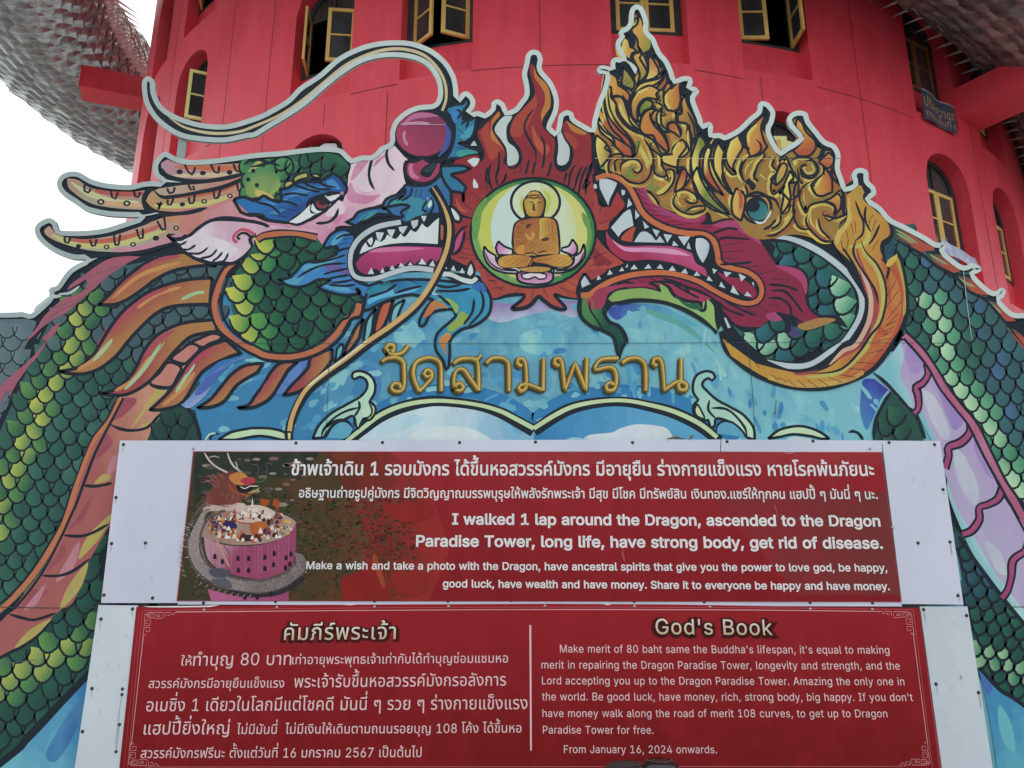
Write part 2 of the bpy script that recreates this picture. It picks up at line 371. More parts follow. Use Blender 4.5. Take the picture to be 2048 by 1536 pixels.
# ------------------------------------------------------------------ the painted board: a small drawing kit
# coordinates are written in drawing sheets (origin, pixels per unit) laid over the board plane
SH = dict(A=(0, 0, 4), B=(512, 0, 4), C=(1024, 0, 4), D=(1536, 0, 4), E=(0, 320, 4), F=(512, 320, 4), G=(1024, 320, 4), H=(1536, 320, 4),
          I=(0, 640, 4), J=(512, 640, 4), K=(1024, 640, 4), L=(1536, 640, 4), M=(0, 960, 2.667), N=(1736, 960, 2.667), P=(340, 890, 4), Q=(940, 340, 6.4), X=(0, 0, 1))
INK = '222a33'
YB = 5.4                                       # distance of the board face
def paint_mat():
    m = mat('painted_colour', (.5, .5, .5), .6, 0, .10); b = bsdf(m)
    ca = nd(m, 'ShaderNodeAttribute', attribute_name='ca'); cb = nd(m, 'ShaderNodeAttribute', attribute_name='cb')
    tc = nd(m, 'ShaderNodeNewGeometry')
    mp = nd(m, 'ShaderNodeMapping'); mp.inputs['Scale'].default_value = (5, 5, 3.2); mp.inputs['Rotation'].default_value = (0, .5, 0)
    lk(m, tc.outputs['Position'], mp.inputs[0])
    n = nd(m, 'ShaderNodeTexNoise'); n.inputs['Scale'].default_value = 1.0; n.inputs['Detail'].default_value = 3.5; n.inputs['Distortion'].default_value = .8
    lk(m, mp.outputs[0], n.inputs['Vector'])
    s = nd(m, 'ShaderNodeMath', operation='MULTIPLY_ADD'); lk(m, n.outputs[0], s.inputs[0]); s.inputs[1].default_value = 3.0; s.inputs[2].default_value = -1.5
    a = nd(m, 'ShaderNodeMath', operation='MULTIPLY_ADD'); lk(m, s.outputs[0], a.inputs[0]); lk(m, cb.outputs['Alpha'], a.inputs[1]); lk(m, ca.outputs['Alpha'], a.inputs[2])
    sn = nd(m, 'ShaderNodeMath', operation='SNAP'); lk(m, a.outputs[0], sn.inputs[0]); sn.inputs[1].default_value = .2
    blend = nd(m, 'ShaderNodeMix', data_type='FLOAT'); blend.inputs[0].default_value = .35; lk(m, sn.outputs[0], blend.inputs[2]); lk(m, a.outputs[0], blend.inputs[3]); blend.clamp_factor = True
    x = nd(m, 'ShaderNodeMix', data_type='RGBA'); x.clamp_factor = True
    lk(m, blend.outputs[0], x.inputs[0]); lk(m, ca.outputs['Color'], x.inputs[6]); lk(m, cb.outputs['Color'], x.inputs[7])
    # grime streaks and small blotches of wear
    mp2 = nd(m, 'ShaderNodeMapping'); mp2.inputs['Scale'].default_value = (7, 7, .8); lk(m, tc.outputs['Position'], mp2.inputs[0])
    n2 = nd(m, 'ShaderNodeTexNoise'); n2.inputs['Scale'].default_value = 1; n2.inputs['Detail'].default_value = 9; n2.inputs['Roughness'].default_value = .7
    lk(m, mp2.outputs[0], n2.inputs['Vector'])
    r = nd(m, 'ShaderNodeValToRGB'); r.color_ramp.elements[0].position = .3; r.color_ramp.elements[0].color = (.80, .80, .79, 1)
    r.color_ramp.elements[1].position = .62; r.color_ramp.elements[1].color = (1, 1, 1, 1); lk(m, n2.outputs[0], r.inputs[0])
    y = nd(m, 'ShaderNodeMix', data_type='RGBA', blend_type='MULTIPLY'); y.inputs[0].default_value = .6
    lk(m, x.outputs[2], y.inputs[6]); lk(m, r.outputs[0], y.inputs[7]); lk(m, y.outputs[2], b.inputs['Base Color'])
    rr = nd(m, 'ShaderNodeMapRange'); rr.inputs['To Min'].default_value = .45; rr.inputs['To Max'].default_value = .7
    lk(m, n2.outputs[0], rr.inputs[0]); lk(m, rr.outputs[0], b.inputs['Roughness'])
    mp3 = nd(m, 'ShaderNodeMapping'); mp3.inputs['Scale'].default_value = (.9, .9, .9); lk(m, tc.outputs['Position'], mp3.inputs[0])
    n3 = nd(m, 'ShaderNodeTexNoise'); n3.inputs['Scale'].default_value = 1.3; n3.inputs['Detail'].default_value = 3; lk(m, mp3.outputs[0], n3.inputs['Vector'])
    bp = nd(m, 'ShaderNodeBump'); bp.inputs['Strength'].default_value = .25; bp.inputs['Distance'].default_value = .04
    lk(m, n3.outputs[0], bp.inputs['Height']); lk(m, bp.outputs[0], b.inputs['Normal'])
    return m
PAINT = paint_mat()
def parse(s):
    """'E 10,20 30,40* 50,60' -> [(x, y, corner)] in board pixels"""
    if not isinstance(s, str): return [(p[0], p[1], len(p) > 2 and p[2]) for p in s]
    out = []; sh = SH['X']
    for k in s.split():
        if k in SH: sh = SH[k]; continue
        c = k.endswith('*'); a, b = k.rstrip('*').split(',')
        out.append((sh[0] + float(a) / sh[2], sh[1] + float(b) / sh[2], c))
    return out
def cr(p0, p1, p2, p3, t):
    return tuple(.5 * (2 * b + (c - a) * t + (2 * a - 5 * b + 4 * c - d) * t * t + (3 * b - a - 3 * c + d) * t ** 3) for a, b, c, d in zip(p0, p1, p2, p3))
def smooth(pts, closed, step=5.0):
    n = len(pts)
    if n < 3: return [p[:2] for p in pts]
    out = []
    for i in range(n if closed else n - 1):
        b, c = pts[i], pts[(i + 1) % n]
        a = pts[i - 1] if (closed or i > 0) else b
        d = pts[(i + 2) % n] if (closed or i + 2 < n) else c
        if b[2]: a = b
        if c[2]: d = c
        L = math.hypot(c[0] - b[0], c[1] - b[1]); k = max(1, min(7, int(L / step)))
        for j in range(k): out.append(cr(a[:2], b[:2], c[:2], d[:2], j / k))
    if not closed: out.append(pts[-1][:2])
    return out
class Layer:                                   # one painted motif = one mesh
    def __init__(s, name, parent=None): s.name, s.parent, s.v, s.f, s.a, s.b = name, parent, [], [], [], []
MOT = {}; ORDER = []; CUR = [None]; Z = [0]; PLANE = [YB]; STEP = 4e-6
def motif(name, parent=None, key=None):
    key = key or name
    if key not in MOT: MOT[key] = Layer(name, parent); ORDER.append(key)
    CUR[0] = MOT[key]
def put(pts, tris, ca, cb, ts, amp, lay=None):
    m = CUR[0]; n = len(m.v); y = PLANE[0] - .0015 - (Z[0] if lay is None else lay) * STEP
    k = y / PLANE[0]
    for (px, py), t in zip(pts, ts):
        p = wall_pt(px, py, PLANE[0]); m.v.append((p[0], y, p[2])); m.a.append((*ca, t)); m.b.append((*cb, amp))
    m.f += [tuple(n + i for i in t) for t in tris]
def nextlay(): Z[0] += 1
def gt(pts, g):
    if not g: return [0.0] * len(pts)
    x0, y0, x1, y1 = g; L = (x1 - x0) ** 2 + (y1 - y0) ** 2 or 1
    return [((p[0] - x0) * (x1 - x0) + (p[1] - y0) * (y1 - y0)) / L for p in pts]
def gpx(g):
    if not g: return None
    if isinstance(g, str):
        a = parse(g); return (a[0][0], a[0][1], a[1][0], a[1][1])
    return g
def f(c, pts, c2=None, g=None, a=.22, step=5.0, closed_smooth=True):
    if isinstance(pts, str) and '|' in pts:
        for q_ in pts.split('|'):
            if q_.strip(): f(c, q_, c2, g, a, step)
        return
    p = smooth(parse(pts), True, step)
    tr = tessellate_polygon([[Vector((x, y, 0)) for x, y in p]])
    nextlay(); t = gt(p, gpx(g))
    if c2 and not g: t = [.5] * len(p)
    put(p, tr, seen(c), seen(c2 or c), t, a if c2 else 0)
def strip(P, wfun, c, c2, amp, lay, side=0, tg=None):
    n = len(P)
    if n < 2: return
    L, R = [], []
    for i in range(n):
        a, b = P[max(0, i - 1)], P[min(n - 1, i + 1)]
        dx, dy = b[0] - a[0], b[1] - a[1]; l = math.hypot(dx, dy) or 1
        nx, ny = -dy / l, dx / l; w_ = wfun(i / (n - 1)) / 2
        if side: L.append(P[i]); R.append((P[i][0] + nx * w_ * 2 * side, P[i][1] + ny * w_ * 2 * side))
        else: L.append((P[i][0] + nx * w_, P[i][1] + ny * w_)); R.append((P[i][0] - nx * w_, P[i][1] - ny * w_))
    pts = L + R; tr = []
    for i in range(n - 1): tr += [(i, i + 1, n + i + 1), (i, n + i + 1, n + i)]
    ts = gt(pts, tg) if tg else [.5 if c2 else 0] * len(pts)
    put(pts, tr, seen(c), seen(c2 or c), ts, amp, lay)
def l(pts, w=5.5, c=INK, tp='b', c2=None, a=.3, new=True, step=5.0):
    """tapered brush stroke; tp: b both ends, s start, e end, n none"""
    if isinstance(pts, str) and '|' in pts:
        for q_ in pts.split('|'):
            if q_.strip(): l(q_, w, c, tp, c2, a, new, step)
        return
    if new: nextlay()
    P = smooth(parse(pts), False, step)
    def wf(t):
        k = 1.0
        if tp in 'bs': k = min(k, .25 + t * 5)
        if tp in 'be': k = min(k, .25 + (1 - t) * 5)
        return w * k * (1 + .10 * math.sin(t * 9 + len(P)))
    strip(P, wf, c, c2, a, None)
def ls(strs, w=5, c=INK, **k):
    nextlay()
    for s in strs.split('|'): l(s, w, c, new=False, **k)
def shade_lines(ls_, hi=('d0c672', 'c9b75e'), lo=('8f4f36', '6c7240', '7a5a38'), d=5.2, w=6):
    for side in (1, -1):
        for k, s in enumerate(ls_):
            nextlay()
            P = smooth(parse(s), False, 5); n = len(P)
            if n < 3: continue
            Q = []
            for i in range(n):
                a, b = P[max(0, i - 1)], P[min(n - 1, i + 1)]
                dx, dy = b[0] - a[0], b[1] - a[1]; L = math.hypot(dx, dy) or 1
                Q.append((P[i][0] - dy / L * d * side, P[i][1] + dx / L * d * side, False))
            c = hi[k % len(hi)] if side == 1 else lo[k % len(lo)]
            c2 = 'a98a44' if side == 1 else 'a5703c'
            strip([q[:2] for q in Q], lambda t: w * min(1, t * 3, (1 - t) * 3), c, c2, .6, None)
def o(pts, w=5.5, c=INK):
    P = parse(pts); P = smooth(P, True)
    nextlay(); P.append(P[0]); strip(P, lambda t: w, c, None, 0, None)
def fo(c, pts, c2=None, g=None, a=.22, w=5.5, ink=INK):
    f(c, pts, c2, g, a); o(pts, w, ink)
def dot(x, y, r, c, c2=None, ry=None, sh='X', amp=.3):
    s = SH[sh]; x = s[0] + x / s[2]; y = s[1] + y / s[2]; r /= s[2]; ry = (ry / s[2]) if ry else r
    p = [(x + r * math.cos(i * math.pi / 6), y + ry * math.sin(i * math.pi / 6), False) for i in range(12)]
    f(c, p, c2, None, amp, 3)
def ell(c, x, y, rx, ry, c2=None, g=None, a=.2, w=0, n=40, sh='X'):
    s = SH[sh]; x = s[0] + x / s[2]; y = s[1] + y / s[2]; rx /= s[2]; ry /= s[2]
    p = [(x + rx * math.cos(i * math.tau / n), y + ry * math.sin(i * math.tau / n), False) for i in range(n)]
    if c: f(c, p, c2, g, a, 50)
    if w: o(p, w)
def inside(x, y, poly):
    r = False; n = len(poly); j = n - 1
    for i in range(n):
        xi, yi = poly[i][:2]; xj, yj = poly[j][:2]
        if (yi > y) != (yj > y) and x < (xj - xi) * (y - yi) / (yj - yi) + xi: r = not r
        j = i
    return r
def scales(region, sx, sy, ang, colf, w=4.5, rnd=.12, base=None, clip=None, inkw=None, bend=None, seed=3):
    """staggered rows of hanging scales over a region; lower rows first"""
    reg = smooth(parse(region), True, 12)
    if base: f(base, [(p[0], p[1], False) for p in reg], None, None, 0, 50)
    xs = [p[0] for p in reg]; ys = [p[1] for p in reg]; cx, cy = (min(xs) + max(xs)) / 2, (min(ys) + max(ys)) / 2
    R = math.hypot(max(xs) - min(xs), max(ys) - min(ys)) / 2 + sx; rng = random.Random(seed)
    ca, sa = math.cos(math.radians(ang)), math.sin(math.radians(ang))
    rows = int(2 * R / sy)
    cl = smooth(parse(clip), True, 12) if clip else None
    for j in range(rows, -1, -1):
        nextlay(); base_lay = Z[0]; nextlay(); nextlay()
        for i in range(int(2 * R / sx) + 1):
            u = -R + (i + .5 * (j % 2)) * sx + rng.uniform(-rnd, rnd) * sx; v = -R + j * sy + rng.uniform(-rnd, rnd) * sy
            if bend: u, v = bend(u, v)
            x, y = cx + u * ca - v * sa, cy + u * sa + v * ca
            if not inside(x, y, reg): continue
            h = sy * (1.22 + rng.uniform(-.06, .1)); wd = sx * (.56 + rng.uniform(-.02, .04))
            lp = [(-1, -.55), (-.97, 0), (-.78, .45), (-.4, .78), (0, .88), (.4, .78), (.78, .45), (.97, 0), (1, -.55)]
            P = []
            for a_, b_ in lp:
                a2, b2 = a_ * wd, b_ * h * .75
                P.append((x + a2 * ca - b2 * sa, y + a2 * sa + b2 * ca))
            if cl and not all(inside(q[0], q[1], cl) for q in P): continue
            c1, c2, t0 = colf(x, y, rng)
            th = rng.uniform(-.5, .5) + math.radians(ang)
            g = (x - sx * .5 * math.cos(th), y - sx * .5 * math.sin(th), x + sx * .5 * math.cos(th), y + sx * .5 * math.sin(th))
            ts = [t_ + t0 for t_ in gt(P, g)]
            put(P, [(0, k, k + 1) for k in range(1, 8)], seen(c1), seen(c2), ts, .12, base_lay + i % 2)
            P[0] = (P[0][0] * .55 + P[1][0] * .45, P[0][1] * .55 + P[1][1] * .45); P[-1] = (P[-1][0] * .55 + P[-2][0] * .45, P[-1][1] * .55 + P[-2][1] * .45)
            strip(P, lambda t: (inkw or w) * (.7 + 1.2 * t * (1 - t)), INK, None, 0, Z[0])
# ------------------------------------------------------------------ outline of the cut-out board
SIL = ("E -3600,1500* -3000,1300* -900,1226 0,1225 190,1220 240,1235 280,1215 400,1100 393,1045 420,1020 460,1010 560,880 700,800* 600,800 500,770 400,720 320,650 285,580 300,520 360,480 410,470 455,500 480,560 540,572 700,570 850,550 980,510 1130,462* "
       "980,460 850,450 700,415 600,350 500,280 460,200 490,130 560,100 640,105 740,160 850,190 1000,205 1080,200 1130,185 1220,175 1310,182* A 1270,1440 1235,1390 1235,1310 1290,1235 1340,1222 1400,1255 1480,1280 1600,1285 1800,1265 B 0,1230 200,1215 400,1190 550,1180 680,1195 740,1245 770,1275* "
       "850,1250 930,1245 1000,1180 1070,1145 1075,1060 1110,970 1200,890 1300,850 1420,835 1455,780 1455,700 1430,620 1370,540 1280,490 1150,465 1000,470 850,510 700,600 550,720 400,850 250,950 100,1040 0,1100 A 1980,1110 1800,1145 1600,1135 1450,1105 1330,1040 1230,950 1160,830 1140,700 1150,640 1190,615 1238,650 1250,750 1300,850 1400,920 1550,975 1700,1000 1850,995 "
       "B 0,935 100,890 250,800 350,700 500,600 650,470 800,390 950,345 1100,330 1250,340 1400,395 1520,490 1590,600 1615,700 1620,790* 1645,750 1690,738 1740,780 1755,830 1740,880 1715,908* 1780,895 1830,915* 1880,870 1885,825 1930,800 1985,830 2012,895* "
       "C 20,870 60,820 100,760 95,680 80,600 100,510 115,440 160,405 220,420 245,480 240,560 320,660 370,780 370,880 340,960 310,1020* 350,1060* 365,980 380,920 440,888 490,910 500,950 560,990 640,1035* 640,980 680,830 730,700 745,600 700,600 675,570 690,540 730,530 790,545* 785,510 800,478 840,463 880,475 850,430 828,380 835,330 862,300 850,270 870,240 905,222* 930,190 935,120 950,70 990,42 1040,60 1075,130 1090,200 1085,250 1140,310 1165,370 1195,430 1240,480 1280,560 1305,640* 1370,615 1430,625 1443,670 1430,700* 1470,705 1495,745 1460,790 1480,860 1520,960 1525,1000* 1570,980 1605,1010 1600,1075* 1660,1070 1700,1090* 1760,1060 1800,1035 1840,1000 1900,940 1960,890 1965,840 2000,815 2050,830 "
       "D 45,880 55,920 40,990 15,1050 50,1140 95,1215* 140,1180 200,1145 247,1110* 200,1060 160,1010 150,950 190,905 250,890 310,910 330,970 400,1060 460,1130 530,1160 575,1240 570,1350 600,1440 H 618,222* 680,195 665,140 680,90 730,68 785,85 800,130 800,170 850,220 858,280 808,320* 900,380 980,470 1100,530 1250,610 1340,665 1400,665 1420,700 1400,732* 1480,800 1560,850 1620,830 1685,850 1700,890 1640,920* 1720,1000 1800,1055 1860,1025 1895,1050 1880,1100 1850,1120 1950,1222 2048,1230 2110,1260 2080,1310* 2250,1480 2600,1900 3200,2700 3900,3600* X 2511,1715* -900,1715*")
sil_pts = smooth(parse(SIL), True, 5)
board = empty('painted_board', (0, YB + .02, 0))
tag(board, 'cut-out billboard painted with two dragon heads facing a golden buddha in flames', 'billboard')
BACK = mat('board_edge_grey', (.35, .36, .36), .5)
STEEL = worn('grey_steel_post', seen('8a9894'), seen('75827f'), 2, .5, .2, 20)
# split the outline into the panels it is made of, each a solid sheet 12 mm thick
bm = bmesh.new()
bv = [bm.verts.new(wall_pt(x, y, YB)) for x, y in sil_pts]
for t in tessellate_polygon([[Vector((x, y, 0)) for x, y in sil_pts]]):
    try: bm.faces.new([bv[i] for i in t])
    except ValueError: pass
cuts = [('h', wall_pt(0, 318, YB)[2]), ('h', wall_pt(0, 688, YB)[2]), ('h', wall_pt(0, 1214, YB)[2]), ('v', wall_pt(60, 800, YB)[0]), ('v', wall_pt(655, 800, YB)[0]), ('v', wall_pt(1500, 750, YB)[0]), ('v', wall_pt(1938, 600, YB)[0])]
for k, val in cuts:
    bmesh.ops.bisect_plane(bm, geom=bm.verts[:] + bm.edges[:] + bm.faces[:], plane_co=(val, 0, 0) if k == 'v' else (0, 0, val), plane_no=(1, 0, 0) if k == 'v' else (0, 0, 1))
cells = {}
hz = sorted(v for k, v in cuts if k == 'h'); vx = sorted(v for k, v in cuts if k == 'v')
bm.faces.ensure_lookup_table()
for fc in bm.faces:
    c = fc.calc_center_median(); cells.setdefault((sum(c.x > v for v in vx), sum(c.z > v for v in hz)), []).append(fc)
BORDM = worn('board_white_paint', seen('b4c2be'), seen('a3b1ae'), 1.2, .5, .05)
for key in sorted(cells):
    fcs = cells[key]; idx = {}; V = []; Fc = []
    for fc in fcs:
        r = []
        for v in fc.verts:
            if v.index not in idx or True:
                kk = tuple(round(q, 5) for q in v.co)
                if kk not in idx: idx[kk] = len(V); V.append(tuple(v.co))
                r.append(idx[kk])
        if len(set(r)) > 2: Fc.append(r)
    ed = {}
    for r in Fc:
        for i in range(len(r)):
            a, b = r[i], r[(i + 1) % len(r)]
            ed[(a, b)] = ed.get((a, b), 0) + 1
    n = len(V); V2 = V + [(x, y + .012, z) for x, y, z in V]
    F2 = [tuple(r) for r in Fc] + [tuple(n + i for i in reversed(r)) for r in Fc]
    for (a, b) in ed:
        if (b, a) not in ed: F2.append((b, a, n + a, n + b))
    mesh('board_panel', V2, F2, BORDM, board)
bm.free()
fr = MB()
for px in (60, 361, 655, 905, 1265, 1500, 1720, 1938):
    x = wall_pt(px, 800, YB)[0]
    top = {60: 655, 361: 350, 655: 320, 905: 240, 1265: 80, 1500: 285, 1720: 380, 1938: 570}[px]
    z = wall_pt(px, top, YB)[2]
    x = wall_pt(px, top, YB)[0]
    p = MB(); p.box(x - .035, YB + .03, 0, x + .035, YB + .10, z); p.build('support_post', STEEL, board)
x = wall_pt(361, 300, YB)[0]
p = MB(); p.box(x - .033, YB + .014, wall_pt(361, 330, YB)[2], x + .033, YB + .028, wall_pt(361, 262, YB)[2]); p.build('support_post', STEEL, board)
for py in (730, 1100, 1430):
    z = wall_pt(0, py, YB)[2]; p = MB(); p.box(-6.2, YB + .102, z - .03, 7.2, YB + .16, z + .03); p.build('support_rail', STEEL, board)
for px, py in ((655, 860), (1500, 860), (60, 900), (1938, 900), (1265, 700), (905, 700)):
    x, _, z = wall_pt(px, py, YB)
    p = MB(); p.hexa([(x - .03, YB + 1.6, 0), (x + .03, YB + 1.6, 0), (x + .03, YB + 1.66, 0), (x - .03, YB + 1.66, 0), (x - .03, YB + .165, z), (x + .03, YB + .165, z), (x + .03, YB + .225, z), (x - .03, YB + .225, z)])
    p.build('brace', STEEL, board)
# ------------------------------------------------------------------ turn the motifs into meshes
OBJS = {}
def flush(root):
    for key in ORDER:
        m = MOT[key]
        if key in OBJS or not m.v: continue
        me = bpy.data.meshes.new(m.name); me.from_pydata(m.v, [], m.f); me.materials.append(PAINT)
        for nm, src in (('ca', m.a), ('cb', m.b)):
            at = me.attributes.new(nm, 'FLOAT_COLOR', 'POINT')
            at.data.foreach_set('color', [x for c in src for x in c])
        # faces look towards the viewer's side
        me.update()
        bm = bmesh.new(); bm.from_mesh(me)
        rev = [fc for fc in bm.faces if fc.normal.y > 0]
        bmesh.ops.reverse_faces(bm, faces=rev); bm.to_mesh(me); bm.free()
        ob = bpy.data.objects.new(m.name, me); link(ob)
        par = OBJS.get(m.parent) if m.parent else None
        if par is None: par = root; ob.parent = root; ob.matrix_parent_inverse = Matrix.Translation(-root.location)
        else: ob.parent = par
        OBJS[key] = ob
        if m.name in ('text_line', 'paint_scratch', 'heading', 'painted_rule', 'scuff_mark', 'dirt_streak', 'painted_scroll', 'board_seam', 'painted_horn'): ob['kind'] = 'stuff'
# ------------------------------------------------------------------ painting: ink ground, sky
motif('ink_ground')
f(INK, [(x, y, False) for x, y in sil_pts], None, None, 0, 50)
motif('painted_sky')
f('3d7ba3', "X 330,560* 1000,540* 1300,560* 1500,640 1560,770* 1830,690* 1900,760* 1890,1000* 2100,1700* -200,1700* 240,1240* 360,1000* 370,700*", '77b2bb', "X 700,1000 1300,560", .42, 60)
f('8a79a6', "G -300,1110* 0,1150 300,1120 520,1130* 560,1200 480,1260 300,1210 100,1250 -100,1300 -260,1220", 'a9b6c6', "G 0,1120 0,1280", .5)
f('3d4f9b', "G 770,1200 850,1160 1010,1150 1200,1170 1400,1270 1500,1340 1300,1290 1100,1210 950,1220 850,1280 790,1250", '5aa0b4', "G 770,1180 1300,1250", .4)
f('4f9aa6', "G 1000,1180 1300,1260 1500,1400 1640,1560 1540,1480 1350,1340 1150,1260", '6a9f7a', None, .5)
for s_ in ("F 1200,1250 1350,1400 1300,1500 1100,1440|J 900,100 1100,60 1000,160|K 100,100 350,60 420,180 300,280 120,260 60,200|K 900,60 1200,120 1350,260 1200,240 950,140|J 620,420 760,330 700,520 560,560",
           "K 560,330 700,420 760,600 620,560|L 50,560 250,600 420,700 200,720|L 60,760 200,720 330,800 160,880|K 1600,560 1800,600 1850,700 1700,660"):
    for t_ in s_.split('|'): f('5fa2b8', t_, '8fc3c0', None, .9)
f('3a449a', "L 760,480 850,470* 960,560* 900,640 850,760 790,880 740,760 740,600", '4a7fb0', "L 900,500 740,800", .3)
l("J 690,960 850,820 1030,700 1220,620 1450,570 1700,570 1900,620 2048,680 K 170,800* 330,680 500,610 800,570 1050,580 1300,640 1500,740 1680,860 1800,960", 26, '2e6b9f', 'n', '3f86b0')
l("J 850,380 940,430 960,560 930,640", 22, '3a6fa6', 'b', '4d86b4')
l("L 900,470 980,520 960,600", 7, 'a9a0c0', 'b')
rs = random.Random(21)
for k in range(420):
    if k % 14 == 0: nextlay()
    x_ = rs.uniform(380, 1830); y_ = rs.uniform(590, 870)
    if inside(x_, y_, [(440, 700), (600, 640), (1000, 640), (1240, 590), (1480, 660), (1560, 770), (1800, 760), (1830, 870), (380, 870)]):
        an = .5 * math.sin((x_ - 1050) / 260) * (1 if x_ < 1050 else 1) + rs.uniform(-.5, .5) + (.9 if x_ > 1250 else 0); L_ = rs.uniform(12, 42)
        t_ = math.sin(x_ * .013 + y_ * .021) + math.sin(x_ * .007 - y_ * .03)
        c_ = rs.choice(['7fb8c0', '93c5c2', '6aabbb'] if t_ > .5 else ['4f93b3', '5b9fba', '478cb2'] if t_ > -.6 else ['3f7fae', '3b76a8', '4585b0'])
        l([(x_, y_, False), (x_ + L_ * .5 * math.cos(an), y_ + L_ * .5 * math.sin(an) - 2, False), (x_ + L_ * math.cos(an), y_ + L_ * math.sin(an), False)], rs.uniform(5, 13), c_, 'b', rs.choice(['5b9fba', '8fc3c0', '3f82ae']), .35)
# heart-topped opening with clouds
f('b9ced6', "J 720,960* 850,860 1000,760 1200,680 1400,650 1600,660 1800,700 2048,790 2222,900* 2222,970*", '6ba3c0', "J 1400,800 2150,760", .35)
f('3b7cab', "K 176,930* 350,790 500,710 700,670 900,670 1100,700 1300,760 1500,860 1640,970* 176,970*", '5b9cbd', "K 300,700 1000,1000", .25)
f('cfd2cf', "J 1200,965* 1260,900 1400,860 1600,850 1750,880 1900,965*", 'b5cfd8', None, .3)
f('cdd3d2', "K 560,965* 620,920 800,900 860,870 1000,835 1180,850 1250,880 1300,965*", 'b7c9d2', None, .3)
f('8fb9cb', "K 420,965* 480,940 560,945 640,965*", None)
f('9cc3d2', "J 850,900 1000,820 1200,760 1350,780 1250,850 1000,930", 'c3d6da', None, .4)
motif('painted_arch')
AR = "J 700,1000 850,880 1000,770 1180,695 1400,650 1600,660 1800,690 1950,740 2048,790 2222,890* "
AR2 = "K 174,890* 350,770 500,700 700,660 900,655 1100,690 1300,745 1500,845 1660,970"
l(AR, 22, INK, 'n'); l(AR2, 22, INK, 'n')
AR = "J 720,975 850,870 1000,758 1180,683 1400,648 1600,655 1800,685 1950,728 2048,775 2222,868* "
AR2 = "K 174,868* 350,758 500,690 700,652 900,645 1100,680 1300,735 1500,830 1640,940"
l(AR, 8.2, 'bccb98', 'n', 'a9c7a4'); l(AR2, 8.2, 'c0cd9a', 'n', 'a9c7a4')
motif('painted_scroll')
fo('8fbdb2', "J 455,950* 500,850 600,750 720,680 840,610 890,540 880,480 830,455 790,475 770,460 780,420 840,410 910,440 950,500 950,580 910,650* 950,690 950,750 910,800 850,805* 820,870 800,850 780,770 700,800 620,840 540,940*", 'b6d3b6', "J 500,900 900,500", .35)
ls("J 790,770 830,700 820,645|J 830,700 720,730 620,790 540,880 525,945|J 780,780 780,870|J 550,870 640,805 720,805 775,860", 5)
f('4a8fb3', "J 560,945* 600,870 660,820 720,815 765,850 770,880 740,930 700,950*", '6fb0bd'); l("J 560,945 600,870 660,815 730,815 780,870", 4.5)
fo('bfd0a0', "J 850,790 900,780 930,740 920,690 905,660* 950,690 950,750 910,800*", None, None, .2, 4)
motif('painted_scroll', None, 'scroll2')
fo('8fbdb2', "K 1940,960* 1930,860 1850,760 1750,700 1640,640 1560,570 1520,520 1540,480 1570,465 1600,485 1625,460 1610,425 1550,410 1480,440 1450,500 1450,580 1490,640* 1450,690 1460,760 1520,805 1570,800* 1590,860 1620,850 1630,790 1700,800 1800,850 1880,940*", 'b6d3b6', "K 1500,500 1900,900", .35)
ls("K 1630,790 1570,720 1580,640|K 1590,705 1700,710 1780,760 1860,860 1880,930|K 1630,790 1620,880", 5)
f('4a8fb3', "K 1640,910* 1640,850 1690,815 1760,825 1840,900 1860,940*", '6fb0bd'); l("K 1640,900 1640,850 1690,810 1770,825 1850,900 1870,940", 4.5)
fo('bfd0a0', "K 1480,670* 1460,720 1480,770 1540,790 1520,740 1500,700", None, None, .2, 4)
motif('painted_scroll', None, 'scroll3')
fo('a9cdb0', "J -300,960* -200,900 -60,870 0,865 120,870 230,900 240,960 100,935 0,930 -160,960*", 'c0d0a0'); 
fo('a9cdb0', "L 0,950* 90,880 220,850 320,860 420,900 490,950* 420,950 340,930 200,915 100,935*", 'c0d0a0')
f('bcc8cc', "L 130,965* 200,935 320,945 370,965*")
l("L 640,900 670,890 720,905 760,960", 6); l("I 1690,965 1680,940 1720,905 1755,915", 6); l("I 1640,965 1680,915 1730,905", 4, 'a9cdb0')

# ------------------------------------------------------------------ left dragon: body
motif('painted_dragon')
HL = parse("X 172,610 160,650 150,700 120,740 96,760 84,800 70,850 50,900 28,960 10,1000 -10,1060")
def dist_path(x, y, P):
    best = 1e9
    for i in range(len(P) - 1):
        ax, ay, bx, by = P[i][0], P[i][1], P[i + 1][0], P[i + 1][1]
        L = (bx - ax) ** 2 + (by - ay) ** 2; t = max(0, min(1, ((x - ax) * (bx - ax) + (y - ay) * (by - ay)) / L))
        best = min(best, math.hypot(x - ax - t * (bx - ax), y - ay - t * (by - ay)))
    return best
def col_left(x, y, r):
    d = dist_path(x, y, HL)
    if d < 15: return ('a9b358', '3f6f4c', r.uniform(-.1, .25))
    if d < 34: return ('5f8a4f', '2f5a48', r.uniform(0, .35))
    if y < 720 and x > 150: return ('4a6268', '3f565c', r.uniform(0, .4))
    if y < 690: return ('5a6f74', '44615f', r.uniform(0, .4))  # upper scales greyed, glare mixed into the paint colour
    return (r.choice(['3f6a5c', '37604f', '3b6a58']), '2c4f4a', r.uniform(-.1, .5))
def col_far(x, y, r): return ('66787e', '55696f', r.uniform(0, .6))  # far-left scales greyed: veiling lens glare put into their paint colour
scales("E -3600,1560* -3000,1350* -900,1270* 0,1265 200,1265 290,1290 260,1400 200,1500 100,1800* -400,3200* -3600,4000*", 36, 25, 5, col_far, 3.2, .1, '5b6c73', inkw=2.6)
l("E -3600,1530 -3000,1320 -900,1262 0,1262 200,1262 290,1270", 5)
